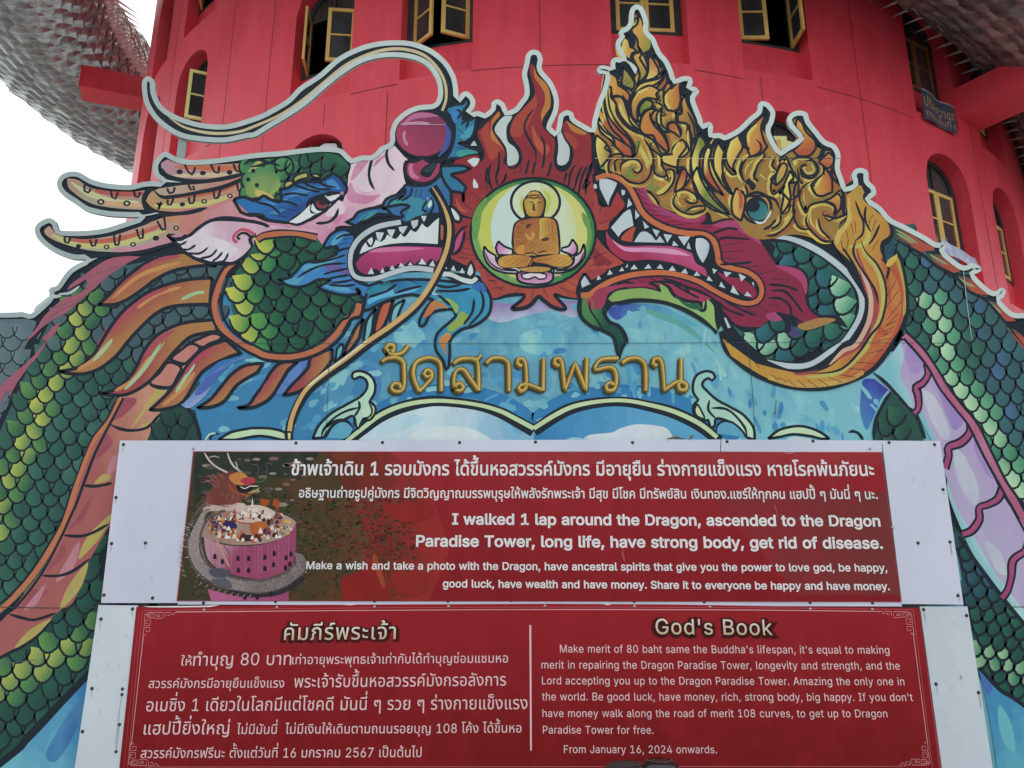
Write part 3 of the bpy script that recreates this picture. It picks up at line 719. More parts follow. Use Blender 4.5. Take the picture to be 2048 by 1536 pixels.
scales("E 700,900* 1250,800 1500,760* 1800,900* 1760,1500* I 1400,700* 1000,1000* M 400,150* 330,330* 220,520* 0,720* -1200,1400* -2400,1600* -1500,300* I -400,1400* 0,900* E 300,1500* 420,1250* 560,1050*", 35, 26, 8, col_left, 4.2, .10, '3a5a58')
# lower coil
def col_low(x, y, r):
    d = abs((y - 1230) - (180 - x) * .95 - 60)
    e = abs(x * .55 + y - 1370)
    if e < 20: return ('a3ad58', '3c6e4c', r.uniform(-.2, .2))
    if e < 42: return ('5f8f4e', '2f5a48', r.uniform(-.1, .2))
    return ('2f5a4b', '27493f', r.uniform(-.1, .4))
scales("M 520,300* 540,600* 520,850* 470,1040* 330,1180 150,1370 0,1510* -400,1800* -900,1700* -600,1100* 0,950* 260,760* 330,600* 460,440*", 40, 30, 10, col_low, 5, .12, '274a41')
f('3c7cab', "M 470,1060* 330,1200 150,1390 0,1525* -900,2200* 400,2000* 520,1500*", '6aabb8', "M 420,1100 100,1500", .45, 40)
f('3b5f98', "M 380,1230 440,1180 400,1350 300,1500 250,1450", '4f8fb0', None, .4)
l("M 480,1030 330,1185 150,1375 0,1515 -900,2190", 15, INK, 'n')
# dorsal fin of the left body
for t_ in ("E 1130,775* 980,770 860,800 760,860 680,920 590,980 540,1040 560,1060* 650,1000 690,960 700,1000 640,1070 520,1110 440,1170 350,1260 300,1340 250,1400 200,1470* 280,1400 330,1350 400,1300 540,1220 640,1130 720,1060 800,990 880,920 940,880 1000,840 1060,810",
           "E 480,1300* 420,1340 380,1390 340,1420 360,1450 430,1400 470,1340", "E 400,1420* 330,1500 240,1600 100,1720 0,1820 -60,1880* -200,2100* -20,2000* 60,1840 80,1900* 130,1800 200,1700 240,1640 300,1580"):
    f('a05560', t_, '8b5f73', None, .35)
ls("E 860,865 1050,840|E 770,905 950,860|E 700,935 900,885|E 720,990 880,925|E 640,1060 820,970|E 430,1190 640,1110|E 560,1180 700,1090|E 400,1250 600,1150|E 330,1330 520,1230|E 350,1290 480,1220|E 300,1450 420,1360|E 120,1750 300,1640|E 100,1800 260,1700|E 60,1870 200,1770|E 30,1960 140,1850|E 200,1680 330,1590", 3.4, '434e5c')
l("E 300,1430 330,1385", 3, 'aab4b8'); l("E 430,1050 500,1070 580,1040 650,1000 690,960", 8)
l("E 470,1075 560,1065 640,1010", 5, 'a9b4b5')
# belly band and plates
f('9c5c5a', "I 960,620 900,760* 780,940* 700,1120* 600,1400* M 370,150* 340,260* 230,480* 60,700* 0,760* -700,1240* -600,1330* 0,945 110,890 210,820 280,730* 330,690 400,640 470,440* 600,220* 640,0* I 1180,965* 1230,840* 1310,750* 1340,560 1480,470 1560,330 1700,190 1560,170 1350,290 1170,530", 'b5846e', "I 700,1000 1200,800", .4)
for t_ in ("I 1250,560 1330,570 1250,640 1190,700 1100,820 1050,860 1120,760|I 1230,850 1300,750 1240,800 1120,850|M 600,180 540,300 470,380 420,420 470,300|M 470,440 440,560 380,640 320,690 370,560|M 280,740 200,830 80,900 160,800|I 880,1230 880,1280 760,1310 820,1240").split('|'): f('aaa552', t_, 'a58f66', None, .4)
for t_ in ("I 1000,620* 930,720 860,830* 1000,760 1100,640|I 860,900* 800,1010 760,1130* 900,1000|M 500,60* 430,180 350,280* 450,200|M 340,330* 290,420 240,500* 350,400|M 180,580* 110,690* 260,600|I 1700,140 1600,160 1560,190 1650,180").split('|'): f('884652', t_, '9a585e', None, .3)
for t_ in ("I 1000,1080 920,1200 860,1240 900,1100|M 420,330 400,460 300,540|M 240,560 200,660 130,690").split('|'): f('ad7585', t_, 'b98588', None, .3)
ls("I 880,835 960,870 1060,885 1180,860 1280,760 1310,730|I 670,1325 780,1330 900,1305|M 340,295 430,300 500,280 580,235|M 225,510 320,510 400,480 480,420|M 50,715 120,735 190,745 300,710|I 1360,315 1420,350 1480,360|I 1200,520 1280,545 1380,545|I 1530,175 1600,215 1650,225", 6)
l("I 950,625 880,790 770,930 700,1080 640,1240 590,1400 M 370,160 330,260 220,450 100,600 -60,740 -700,1200", 10, 'ad6549', 'n', 'b97a58')
l("I 990,625 920,760 810,970 750,1100 690,1260 610,1480 M 385,180 330,300 230,490 110,650 0,740 -700,1240", 5.5, INK, 'n')
l("I 940,620 860,790 750,930 680,1080 620,1240 560,1400 M 350,160 310,260 200,440 80,590 -80,720 -700,1160", 3.5, INK, 'n')
l("M -700,1340 0,950 110,895 210,825 285,740", 6, INK)
l("M 200,960 0,980", 5, '55626a')
# small dark scaled patch right of the plates
def col_dk(x, y, r): return ('2c4a44', '26403c', r.uniform(0, .5))
scales("I 1180,975* 1220,850* 1320,740* 1400,690 1480,690 1560,780 1600,975*", 36, 28, 0, col_dk, 4.5, .1, '2a4641', clip="I 1100,1060* 1120,740* 1320,640* 1480,640 1600,760 1650,1060*")
l("I 1400,680 1480,690 1560,790 1610,980", 8)

# tail fins (mane)
motif('painted_mane', 'painted_dragon')
def fin(pts, g, hl=None, c='94484a', c2='a0744a', cc='9a4a52'):
    fo(c, pts, c2, g, .32, 7)
fin("E 790,1160* 870,1085 1000,950 1150,840 1300,775 1480,740 1560,790 1740,850* 1600,850 1400,885 1250,955 1150,1030 1050,1100 930,1155", "E 1100,860 1200,980")
fin("E 1700,945* 1500,960 1300,1010 1150,1080 1000,1200 900,1320 800,1480 I 750,280 650,370 560,400 470,412* 560,430 680,430 800,390 930,290 1020,180 1100,90 E 1250,1230 1400,1170 1680,1155*", "E 1150,1090 1250,1250")
fin("I 1720,0* 1500,20 1350,70 1230,150 1150,260 1080,400 1000,500 920,560 810,590* 900,602 1000,600 1100,560 1200,490 1280,400 1350,310 1430,220 1540,130 1740,90*", "I 1150,250 1400,300")
for t_ in ("I 1540,180 1600,150 1700,110 1780,130 1760,160 1680,190 1620,220", "I 1370,310 1450,240 1530,190 1600,230 1520,320 1480,350 1420,340", "I 1200,510 1280,420 1350,340 1450,380 1420,460 1360,540"):
    fo('ad6b66', t_, 'b98a7c', None, .3, 6)
fin("I 1810,160* 1650,220 1550,300 1450,440 1370,560 1270,660 1200,722* 1300,718 1430,682 1500,610 1600,440 1700,360 1850,290 1930,270*", "I 1500,350 1620,480")
f('3a6aa8', "I 2000,300* 1800,320 1700,380 1600,520 1500,640 1450,680* 1520,705 1650,600 1750,440 1850,350", '8a9cc4', "I 1650,400 1750,560", .35)
f('3d4b98', "I 1640,480 1720,420 1840,380 1760,430 1700,520 1600,600 1560,590", '5a78b5', None, .3)
fin("I 2060,350* 1950,370 1850,440 1750,560 1680,640 1580,705* 1700,695 1800,645 1900,520 2060,420* J 60,350*", "I 1800,450 1880,560")
fin("J 340,335* 200,345 120,420 60,520 0,600 I 1990,680 1900,705* 2000,705 J 30,680 120,620 200,500 260,400", "J 60,450 180,540")
f('4a5fa8', "J 350,340* 420,320* 380,400 300,500 240,570 160,600 230,480 290,400", '6f9cc8', None, .4)
fin("J 610,230* 450,290 420,380 360,450 290,520 220,605* 330,580 450,510 560,390 610,320*", "J 380,400 520,430")
fin("F 860,1270* 800,1340 760,1420 720,1500 700,1580 690,1570 J 690,290* 760,240 830,140*", "J 700,50 820,100")
fo('4c93ac', "J 690,190* 650,230 640,300 625,345* 680,290 700,230", '6fb0bd', None, .3, 5)
fo('5ba0ae', "F 960,1190* 890,1280 870,1380 860,1450* 900,1440 930,1370 940,1280", '7ab8b8', None, .3, 6)
fin("F 1100,1120* 1010,1150 970,1250 950,1330 940,1400* 1010,1350 1060,1250 1080,1180", "F 950,1200 1080,1260", c='a4463f', c2='b06b45')
fo('5ba0ae', "F 1190,1120* 1110,1170 1080,1250 1075,1310* 1120,1290 1150,1210", '7ab8b8', None, .3, 5)
for a_ in ("E 900,1110 1100,940 1300,860 1450,820|E 1100,1190 1250,1080 1450,1020|I 620,400 760,310 900,150|I 920,570 1080,470 1200,290|I 1300,690 1450,560 1560,420", ):
    for t_ in a_.split('|'): l(t_, 8, 'b08c50', 'b', 'c07a58', .4)
for a_ in ("I 750,330 860,210 900,160|I 1000,560 1150,400 1290,190|I 1410,580 1480,470 1560,350|E 1260,1540 1320,1460|E 1450,1120 1560,1070 1640,1060|J 60,560 120,470",):
    for t_ in a_.split('|'): l(t_, 7, '9cc0a0', 'b', '8fa86a', .3)
for t_ in ("E 1120,880 1280,800 1450,770|E 880,1400 1000,1240 1180,1100 1350,1030|I 780,200 860,60|I 1150,300 1260,170 1400,80|I 1480,440 1560,330 1700,240|J 40,600 100,500 180,420".split('|')): l(t_, 7, '9a4658', 'b', 'a8545a', .3)
# ------------------------------------------------------------------ necks under the head
motif('painted_neck', 'painted_dragon')
HN = parse("F 60,700 -60,840 -140,980 -120,1200 -60,1330 20,1380")
def col_neck(x, y, r):
    d = dist_path(x, y, HN)
    if d < 15: return ('b0b856', '4f8a4a', r.uniform(-.15, .25))
    if d < 32: return ('5f9650', '2f6f48', r.uniform(-.1, .4))
    return (r.choice(['2f6a48', '2c5c46']), '254a40', r.uniform(-.1, .5))
scales("F 570,650* 300,640 100,660 -60,760 -160,900 -200,1080 -180,1230 -100,1370 0,1480 J 200,290 450,220 600,130 720,0 F 820,1180 860,1060* 800,900*", 37, 27, -8, col_neck, 5, .12, '2b5a46')
l("F 500,590 350,575 200,572 0,620 E 1890,800 1800,890 1740,1040 1715,1180 1770,1330 1890,1450 2048,1530 J 100,290 300,295 500,235 640,120 720,0 F 800,1240 830,1150", 11.5, 'b0604a', 'n', 'a8714e')
l("F 490,600 350,592 200,590 10,650 E 1920,850 1840,920 1790,1050 1770,1180 1820,1320 1910,1410 2048,1490 J 100,255 300,265 470,205 610,100 690,0 F 740,1260 780,1160", 5, INK, 'n')
l("F 485,605 350,565 200,560 0,600 E 1870,800 1780,880 1710,1030 1685,1180 1740,1350 1880,1470 2030,1560 J 100,325 300,330 520,265 680,140 760,0 F 840,1250 860,1150", 6, INK, 'n')
# the white whiskered cheek
# ------------------------------------------------------------------ flames and the golden buddha
motif('painted_flames')
f('86323a', "B 1640,1500* F 1560,230* 1600,0 1780,-40* B 1800,1300 1830,1230 1780,1100 1780,1040 1860,950 1940,890* 1960,930 1890,1010 1900,1060 1980,1180 2000,1280* C -10,1330* 20,1330 60,1270 40,1190 -20,1130 -40,1050 0,930 60,880 130,800 175,740 150,680 130,560 160,510* 200,600 280,680 310,760 310,850 270,930 250,1000 290,1060 350,1120 350,1210 340,1320 400,1350 450,1310 470,1200 420,1120 400,1060 400,1000 425,960* 500,1010 630,1080* 660,1380* G 690,360* 750,380 830,300 880,340* 860,420 780,500 760,560 640,560* 740,700 900,830* 700,900 600,960 540,1100* 430,1110 350,1090 420,1180* 320,1160 240,1090* 180,1110 120,1180 0,1190* 60,1140 90,1090 -40,1080 -140,1110 -200,1080* F 1850,1100 1790,900* 1560,790* 1550,300", 'a04c42', "G 0,0 300,1000", .45)
for t_ in ("C 175,520* 200,600 280,680 310,760 310,850 270,930 250,1000 230,920 260,830 260,750 220,680 180,620|C 430,965* 500,1010 600,1070 560,1080 480,1050|B 1945,895* 1950,930 1890,1010 1900,1070 1950,1150 1990,1220 1950,1170 1880,1110 1880,1030 1890,960").split('|'): f('b5813f', t_, 'a8603f', None, .3)
for t_ in ("C 40,900 120,830 180,760 200,840 150,960 100,1060 40,1100 -20,1060|B 1800,1060 1860,980 1870,1100 1960,1200 1880,1280 1840,1180|C 410,1060 470,1080 520,1140 500,1200 450,1130|G 540,1060 480,1040 420,1060 470,1100").split('|'): f('a24a3c', t_, '96403c', None, .5)
for t_ in ("C 0,1290 120,1340 330,1380 500,1360 620,1320 640,1380 400,1440 100,1420|G -80,300 -160,420 -190,600 -160,760 -230,640 -250,440|G 640,700 720,760 800,830 680,860").split('|'): f('7c2f3a', t_, '8a3a3c', None, .4)
for t_ in ("C 160,1000 220,1120 300,1180 260,1250 180,1150|G 560,940 640,880 760,850 640,960|G 420,1000 520,960 540,1060|F 1600,300 1640,380 1700,420 1620,400").split('|'): f('b55c42', t_, '9c463f', None, .4)
l("B 1780,1040 1830,980 1900,910 1935,850 1920,830", 8); l("B 1960,880 1980,920 1910,1000 1920,1060 1990,1150 2010,1240 1990,1300 2040,1340", 7)
l("C -40,1340 20,1345 65,1290 50,1200 0,1130 -30,1060 0,950 80,860 160,770 160,700 130,600 130,530 165,450 160,430", 8); l("C 160,430 195,500 200,570 290,670 320,760 320,860 265,950 260,1010 330,1080 360,1140 350,1300 390,1360 450,1330 475,1210 420,1120 395,1040 400,980 450,920", 8)
l("C 440,920 460,960 560,1020 650,1070", 8)
l("C 445,925 420,950 400,985", 9, INK)
f('b3c0bc', "B 2048,930* 2030,900* C 0,940 -40,1010 -45,1080 -30,1140 20,1180 50,1230 50,1290 20,1320 -30,1330 B 2010,1310 2005,1200 1960,1120 1910,1050 1930,990 1990,930")
f('b3c0bc', "C 355,1060* 385,1000* 395,1060 420,1120 460,1190 450,1290 410,1325 370,1320 360,1280 370,1200 365,1110")
ls("C 175,875 120,950 100,1040 150,1140 190,1220 190,1290|C 230,1085 260,1170 255,1280 240,1360|C 140,1280 120,1350 110,1400|C 190,1290 170,1360 165,1400|C 315,1300 300,1370 280,1420|C 70,1350 60,1400|C 370,1390 360,1430|C 440,1380 420,1440 415,1470|C 510,1320 470,1380 450,1500|C 560,1330 530,1400 490,1540|C 600,1330 560,1420 530,1560|C 640,1300 620,1400 560,1500|G 640,20 600,130 590,280|G 570,160 620,180 560,240", 4.6)
ls("B 1830,1440 1850,1520|B 1880,1310 1860,1400 1890,1530|B 1945,1210 1940,1340 1920,1420 1940,1500|B 2000,1390 1990,1440 1950,1480|F 1850,60 1840,150 1870,200|F 1950,60 1930,130|G -40,100 -70,180|G 30,90 10,120|F 1650,340 1740,410|F 1720,260 1790,320|F 1580,420 1680,460 1730,470|F 1640,620 1730,640|F 1640,700 1720,720|F 1640,750 1760,770|F 1620,780 1770,800|F 1780,860 1830,870|F 1840,920 1900,930|F 1860,970 1960,960|F 1890,1030 1980,1020", 4.6)
ls("G 650,340 640,380|G 720,340 700,440|G 700,500 770,470|G 650,780 760,740|G 620,850 740,820|G 630,900 620,960|G 380,1020 470,1060|G 430,970 520,1010|G 60,1030 20,1070|G 180,1040 150,1120|G 250,1030 290,1100|G -180,960 -120,990|G -120,1020 -60,1050|G -60,1010 -100,1040|G 590,800 680,780", 4.6)
l("G -200,1085 -140,1115 -30,1085 95,1080 80,1120 0,1190 100,1185 160,1150 210,1095 260,1130 340,1185 430,1190 340,1080 420,1100 530,1115", 7.5)
motif('painted_disc')
ell(INK, 170, 585, 512, 448, sh='G')
ell('6f9c58', 170, 585, 490, 426, '3f7a4a', "G -320,585 100,400", .5, sh='G')
ell('b3bb5c', 175, 575, 450, 392, 'c3c47a', "G -200,500 400,800", .6, sh='G')
ell('b7cbc4', 170, 560, 340, 385, 'c0c98a', "G 170,560 560,600", .4, sh='G')
for t_ in ("G -320,500 -280,380 -200,300 -240,420 -260,560 -300,640|G 600,500 640,600 600,760 560,800 600,640|G 560,420 620,480 610,560 570,500").split('|'): f('4f8a4c', t_, '7fa052', None, .4)
ell('c3ccae', 188, 340, 195, 168, 'b9c070', "G 188,340 380,340", .35, 5.5, sh='G')
f('b3ba58', "Q 930,260 1010,300 1040,400 1010,520 960,560 980,450 970,350"); f('b3ba58', "Q 680,330 640,420 660,520 720,590 690,500")
motif('painted_lotus')
fo('cdbfc9', "Q 185,980* 230,1040 330,1100* 340,1170 420,1250 600,1290* 610,1330* 450,1320 300,1270 210,1180 175,1060", 'b06f9e', "Q 400,1200 300,1300", .3, 4.5)
fo('cdbfc9', "Q 365,915* 440,980 540,1020* 540,1090 360,1090* 330,1000", 'b977a6', "Q 500,1080 350,1000", .3, 4.5)
fo('cdbfc9', "Q 1310,890* 1370,980 1365,1060 1320,1100* 1170,1040* 1180,1000 1260,980", 'b977a6', "Q 1200,1000 1320,1090", .3, 4.5)
fo('cdbfc9', "Q 1455,950* 1475,1060 1440,1160 1330,1270 1170,1320 1070,1320* 1070,1270* 1200,1270 1320,1200 1330,1110* 1410,1060", 'b06f9e', "Q 1250,1200 1350,1300", .3, 4.5)
l("Q 195,1050 250,1180 380,1270 590,1300", 3); l("Q 1460,1050 1400,1180 1280,1270 1080,1300", 3)
fo('b06f9a', "Q 600,1330* 680,1300 980,1300 1060,1330 1060,1400 1000,1450 840,1470 680,1450 610,1410", 'c394b8', "Q 800,1320 820,1460", .3, 5)
fo('d3c8cc', "Q 650,1340* 820,1310 980,1340* 970,1390 880,1400 830,1370 760,1400 680,1390", None, None, .2, 3.5)
ls("Q 500,1380 590,1385|Q 1090,1350 1180,1370", 5, 'c394b8')
motif('painted_buddha')
f(INK, "Q 700,600* 680,500 675,420 700,360 740,310 770,275 840,262 900,280 930,320 970,380 975,450 955,560 950,600* 1060,610 1120,660 1150,800 1160,1000 1150,1090* 1300,1100 1330,1180 1290,1240 1100,1260 1040,1300 840,1330 640,1290 600,1260 420,1260 340,1200 340,1120 420,1080 560,1080 530,950 545,760 570,680 630,640")
f('b08a45', "Q 725,560 700,470 700,390 740,350 750,300 800,280 870,280 905,320 940,370 950,460 920,560 900,590 830,600 750,590", '8a6238', "Q 820,480 940,480", .1)
f('c0a55c', "Q 740,470 735,420 770,380 850,375 900,400 880,430 850,470 860,550 810,560 770,540", 'a9863f'); f('6b4a3e', "Q 800,430 830,440 835,500 855,520 820,530 805,500|".replace('|', '')); f('b99a55', "Q 760,300 800,290 860,290 885,320 800,325")
ls("Q 750,420 790,410 815,440|Q 850,440 880,415 920,415|Q 790,460 760,455|Q 860,470 890,455|Q 815,440 805,510 820,530|Q 800,550 860,545|Q 720,370 760,350 820,370 880,350 930,370|Q 745,330 830,325 900,325", 2.6, '3c2c2a')
f('9a5f3c', "Q 600,680 700,640 830,620 900,620 1050,630 1100,690 1120,820 1130,960 1130,1070 1000,1080 780,1090 590,1070 560,960 560,800", 'b08445', "Q 700,700 1000,1050", .15)
f('c0a055', "Q 900,630 1040,630 1040,780 1000,830 950,850 920,890 890,890 895,760", 'a86f3a', "Q 900,700 1040,700", .1); f('4a3630', "Q 715,710 760,690 790,690 760,735 725,760"); f('4a3630', "Q 905,895 960,870 1020,870 1000,905 925,915")
f('bb8a50', "Q 700,800 740,840 780,880 800,790 830,820 790,900 740,890", 'c9a060'); f('b58548', "Q 590,1050 600,1000 680,960 710,980 690,1070 620,1080", 'c2883f')
f('b98f48', "Q 360,1180 400,1120 560,1090 760,1110 800,1150 740,1230 600,1250 430,1250 370,1220", 'a3663c', "Q 400,1150 800,1200", .12); f('b98f48', "Q 800,1140 1000,1100 1140,1080 1260,1100 1310,1170 1260,1230 1100,1240 960,1200 820,1180", 'a3663c', "Q 1200,1150 850,1150", .12)
f('c2a058', "Q 620,1270 740,1250 860,1240 1030,1260 980,1300 820,1310 700,1300", '8f5c3a', None, .5)
BL_ = "Q 640,690 700,690|Q 610,740 690,750|Q 600,800 690,810|Q 590,860 680,860|Q 600,940 640,900|Q 640,960 700,900|Q 720,650 760,640|Q 930,650 930,840|Q 965,650 960,820|Q 1000,650 1000,800|Q 1050,700 1060,850|Q 1080,800 1120,830|Q 1060,860 1100,920|Q 740,980 830,920|Q 760,1020 860,940|Q 800,1040 880,960|Q 880,1020 920,940|Q 920,1040 960,960|Q 980,1030 1000,960|Q 1020,1030 1080,1000|Q 720,930 700,1060|Q 860,1070 940,1050 1000,1040|Q 700,1080 800,1070 860,1090|Q 440,1200 560,1120|Q 520,1220 640,1130|Q 580,1230 720,1140|Q 400,1150 470,1140|Q 800,1130 760,1200 740,1230|Q 850,1170 1050,1130|Q 1080,1190 1160,1120|Q 1130,1210 1230,1150|Q 1190,1220 1270,1180|Q 720,1300 760,1260|Q 870,1260 890,1300|Q 600,650 700,680|Q 560,960 700,940|Q 560,720 560,1000|Q 850,790 870,900"
shade_lines(BL_.split('|'), ('d0b060', 'c99a50'), ('8a5030', '7a4a3a', 'a8683c'), 2.4, 3.4)
ls(BL_, 2.3, '3c2828')
# ------------------------------------------------------------------ left dragon: head
motif('painted_horn', 'painted_dragon')
f('9d9c86', "E 540,150* 620,160 680,200* 740,230 900,260 1080,255 1180,250 1150,320 1170,400* 1000,395 800,370 690,330 600,270 550,220", 'a08474', "E 800,400 830,250", .35)
f('a9b598', "E 570,180 700,240 900,310 1100,330 1120,350 900,340 700,290", 'c3bd80')
l("E 760,250 950,275 1160,270", 9, 'a9544f', 'b'); l("E 780,340 950,355 1150,370", 9, 'b9a86a', 'b', 'c78a86')
f('9b9c86', "E 360,560 400,530* 440,580* 520,620 700,635 900,605 1050,560 1180,510 1290,470* 1400,440 1660,400* 1500,600* 1350,590* 1400,650 1250,700 1100,735 950,740 750,730 600,700 450,650 370,600", 'ac8878', "E 900,700 900,580", .35)
l("E 420,600 600,670 850,680 1100,640 1330,560", 13, 'b8b46e', 'b', 'aeb07f', .4); l("E 540,640 750,655 950,635 1150,580 1300,520", 9, 'ad5f4f', 'b')
l("E 900,720 1100,715 1300,660 1480,590", 12, 'bb8f9d', 'b', 'b36d80'); l("E 1330,470 1500,450 1700,430", 16, 'b58a5a', 'n', 'b06e66')
f('a98490', "E 1290,30* 1340,0 1380,15 1500,35 1700,40 1900,30 2048,20* 2048,90* 1950,100 1850,140* 1650,160 1480,155 1350,130 1300,80", 'a87a62', "E 1300,80 1900,60", .3)
l("E 1400,60 1600,65 1800,70 1980,60", 9, 'b3543f', 'b', 'b9805a'); l("E 1380,130 1600,125 1800,120 1960,90", 8, 'bdbd7a', 'b', 'b98fa0')
f('a88a64', "E 1170,330* 1200,270 1250,240 1290,290* 1400,290 1600,260 1800,210 2000,140* 1960,260 2048,330* 2048,480* 1900,460 1660,400* 1500,420 1350,420 1230,390", 'b8757f', "E 1500,300 1560,460", .35)
l("E 1330,300 1560,280 1800,230 1930,170", 10, 'ae5b4c', 'b'); l("E 1240,370 1420,370 1650,350 1880,280", 10, 'bdb96a', 'b', 'b0a87c', .4)
f('a89a86', "E 1240,250 1340,215 1500,195 1700,180 1900,140 2048,95 F 60,40 0,90 E 2000,150 1800,205 1600,250 1430,285 1300,285", 'b0736a', "E 1240,250 1900,150", .4)
f('b57a72', "E 1460,400 1700,400 1870,330 1950,430 2048,500 F 200,560 500,600 560,690 0,700 E 1800,560 1600,560 1500,600 1440,560", 'bd8f9a', "E 1500,450 2000,560", .3)
f('b96f95', "E 1650,480 1800,440 1950,460 1800,480 1680,540", 'bf8fa0', None, .4)
for t_ in ("E 1190,200 1250,215 1450,190 1600,180 1800,150 2048,90|E 1240,250 1300,300 1430,290 1600,260 1800,215 2000,130 2048,110|E 1250,240 1180,250 1150,320 1180,400 1250,420|E 1250,420 1350,430 1500,425 1660,385|E 1290,440 1180,500 1050,545 900,590 700,620 560,605 470,570 430,510|E 1270,430 1330,440 1500,425").split('|'): l(t_, 8)
l("E 1300,70 1350,130 1480,165 1650,168 1800,155", 7); l("E 400,700 550,740 750,765 1000,755 1200,725 1400,660", 9)
s_ = ("E 680,200 680,250 710,265 730,230|E 890,250 900,300 925,315 945,260|E 1075,255 1085,295 1110,300 1125,260|E 1340,230 1360,270 1390,260 1400,220|E 1510,200 1530,240 1560,240 1545,210|E 1480,40 1510,100 1540,120 1565,60|E 1690,40 1720,100 1750,105 1755,50|E 1870,35 1895,95 1925,95 1940,40|E 520,620 525,660 550,665 565,625|E 725,640 740,690 765,685 775,635|E 915,600 925,680 950,680 965,600|E 1095,555 1120,630 1145,625 1145,550|E 1260,490 1300,560 1325,555 1315,450|E 1345,320 1345,360 1370,360 1390,310|E 1515,300 1520,350 1550,345 1560,280|E 1710,240 1720,310 1745,305 1770,230|E 1900,190 1910,250 1935,240 1945,180|E 1260,345 1280,370 1300,350 1290,340 1270,400")
for t_ in s_.split('|'): l(t_, 4.6, INK, 'n')
for (x_, y_, k_) in ((810, 338, 30), (1018, 350, 30), (1440, 98, 26), (1625, 108, 24), (1838, 102, 24), (632, 692, 22), (856, 698, 24), (1068, 678, 24), (1250, 628, 26), (1412, 548, 24), (1462, 358, 22), (1636, 334, 24), (1842, 290, 24)):
    dot(x_, y_, k_, INK, None, k_ * .8, 'E')
    if k_ > 23 and x_ not in (1440, 1625, 1838, 1250): dot(x_, y_, k_ * .45, 'b5ac8f', None, k_ * .4, 'E')
motif('painted_crest', 'painted_dragon')
def col_cr(x, y, r): return ('2f5a44', '284d40', r.uniform(-.2, .4)) if x > 590 else ('4f8a5a', '2f5f46', r.uniform(-.2, .4))
scales("E 1950,40* B 0,1290* 200,1260 400,1235 560,1225 660,1245 720,1290 750,1340* F 720,120* 700,200* 560,130 400,170 300,220* 180,330* 0,300* E 1980,300* 1920,200*", 27, 22, 30, col_cr, 4.5, .12, '2f5f48')
f('4c7f56', "F -60,60 60,60 150,100 200,200 130,290* 60,290 -50,300 -90,200", '8a9c58', "F 0,80 60,320", .5)
f('97a558', "F 0,20 50,10 20,60 -60,100", 'a9a062'); f('b3a862', "F 0,240 80,260 150,310 60,300 0,290")
for t_ in ("F 230,220 240,180 290,170 300,200 270,230|F 300,150 340,120 410,105 420,140 350,160 310,180|F 440,120 490,115 520,135 480,145").split('|'): fo('b0a860', t_, '9a9a58', None, .3, 4)
l("E 2000,60 F 100,30 200,-20 280,0 300,80 250,120", 5); l("E 1950,40 2048,0 B 200,1330", 5)
for (x_, y_) in ((-20, 90), (10, 205), (-60, 160)): dot(x_, y_, 18, INK, None, None, 'F'); 
motif('painted_snout', 'painted_dragon')
f('bf8aa0', "B 760,1320* 850,1290 950,1280 1050,1200 1110,1170* 1190,1260 1220,1290 1180,1380 1200,1480* F 1190,200 1100,290 1020,350* 900,390 800,450 700,500* 780,530 640,540 560,680* 480,650* 300,560 100,570 0,600 E 1880,620 1960,580 1950,460* F 0,460* 100,500 250,510 420,500 560,420 700,330* 730,230 740,130* 760,60", 'd3c0c6', "F 560,640 900,100", .55)
for t_ in ("F 800,60 900,20 900,200 940,240 870,260 800,200|F 970,0 1050,-80 1090,40 1150,100 1120,220 1000,260 960,100|F 20,540 200,530 340,550 200,560|F 700,350 640,330 560,450 700,430").split('|'): f('d4cbcf', t_, 'c9a9b6', None, .45)
for t_ in ("F 760,180 800,260 900,290 1000,280 900,350 760,340 720,280|F 130,530 300,540 500,600 640,530 560,660 480,640 350,560|B 800,1320 900,1290 820,1400 760,1450|B 960,1290 1060,1220 1000,1290 940,1340|F 600,470 700,440 650,520").split('|'): f('b56f92', t_, 'c796ad', None, .5)
ls("B 935,1260 915,1330 905,1400 920,1470 950,1520|B 1065,1175 1045,1230 1060,1310 1110,1370|F 660,390 640,450 580,500 480,510|F -20,510 40,500|F 720,500 780,480", 6)
# cheek with feathered tips
fo('bf9fb0', "E 1340,600* 1400,640 1500,620 1600,540 1700,485 1850,480 2048,500 F 100,540 60,600* 0,600 E 2000,640 2020,700 1950,780 1860,830 1780,820* 1700,830 1600,800* 1560,790* 1480,740* 1450,700* 1400,660", 'd3cdd2', "E 1850,500 1600,760", .4, 7)
f('cfcdd2', "E 1450,660 1600,600 1800,650 1900,720 1800,800 1600,780 1480,720", 'c8b3c0', None, .3)
l("E 2040,600 1990,570 1930,560 1880,600 1870,640 1900,665", 6, 'b04f64', 'n'); l("E 2010,680 2005,620 1970,590 1930,590 1900,620 1920,640", 5.5, INK, 'n')
ls("E 1570,680 1510,720 1460,715|E 1670,700 1600,750 1500,745|E 1740,715 1690,770 1600,790|E 1785,735 1750,780 1700,815|E 1830,745 1810,790 1780,820|E 1500,650 1450,680 1400,660", 4.6)
l("E 2048,500 1950,480 1800,465 1680,490 1580,560 1490,620 1400,630 1340,600", 6)
scales("F 10,640* 100,602 220,590 350,596 490,626* 540,690* 500,720 300,720 100,740 -60,760*", 37, 27, -8, col_neck, 5, .08, '2b5a46', clip="F -80,560* 560,560* 560,780* -80,800*")
f('bf8fa2', "F 5,630* 100,585 220,573 350,579 480,606* 500,560* 300,540* 100,540* 0,570*", 'c79fb0', None, .4)
l("F 10,645 50,618 100,605 220,592 350,598 490,628", 17, INK, 'n')
l("F 12,640 50,614 100,602 220,590 350,596 488,626", 9.5, 'b0604a', 'n', 'a8714e')
motif('painted_eye', 'painted_dragon')
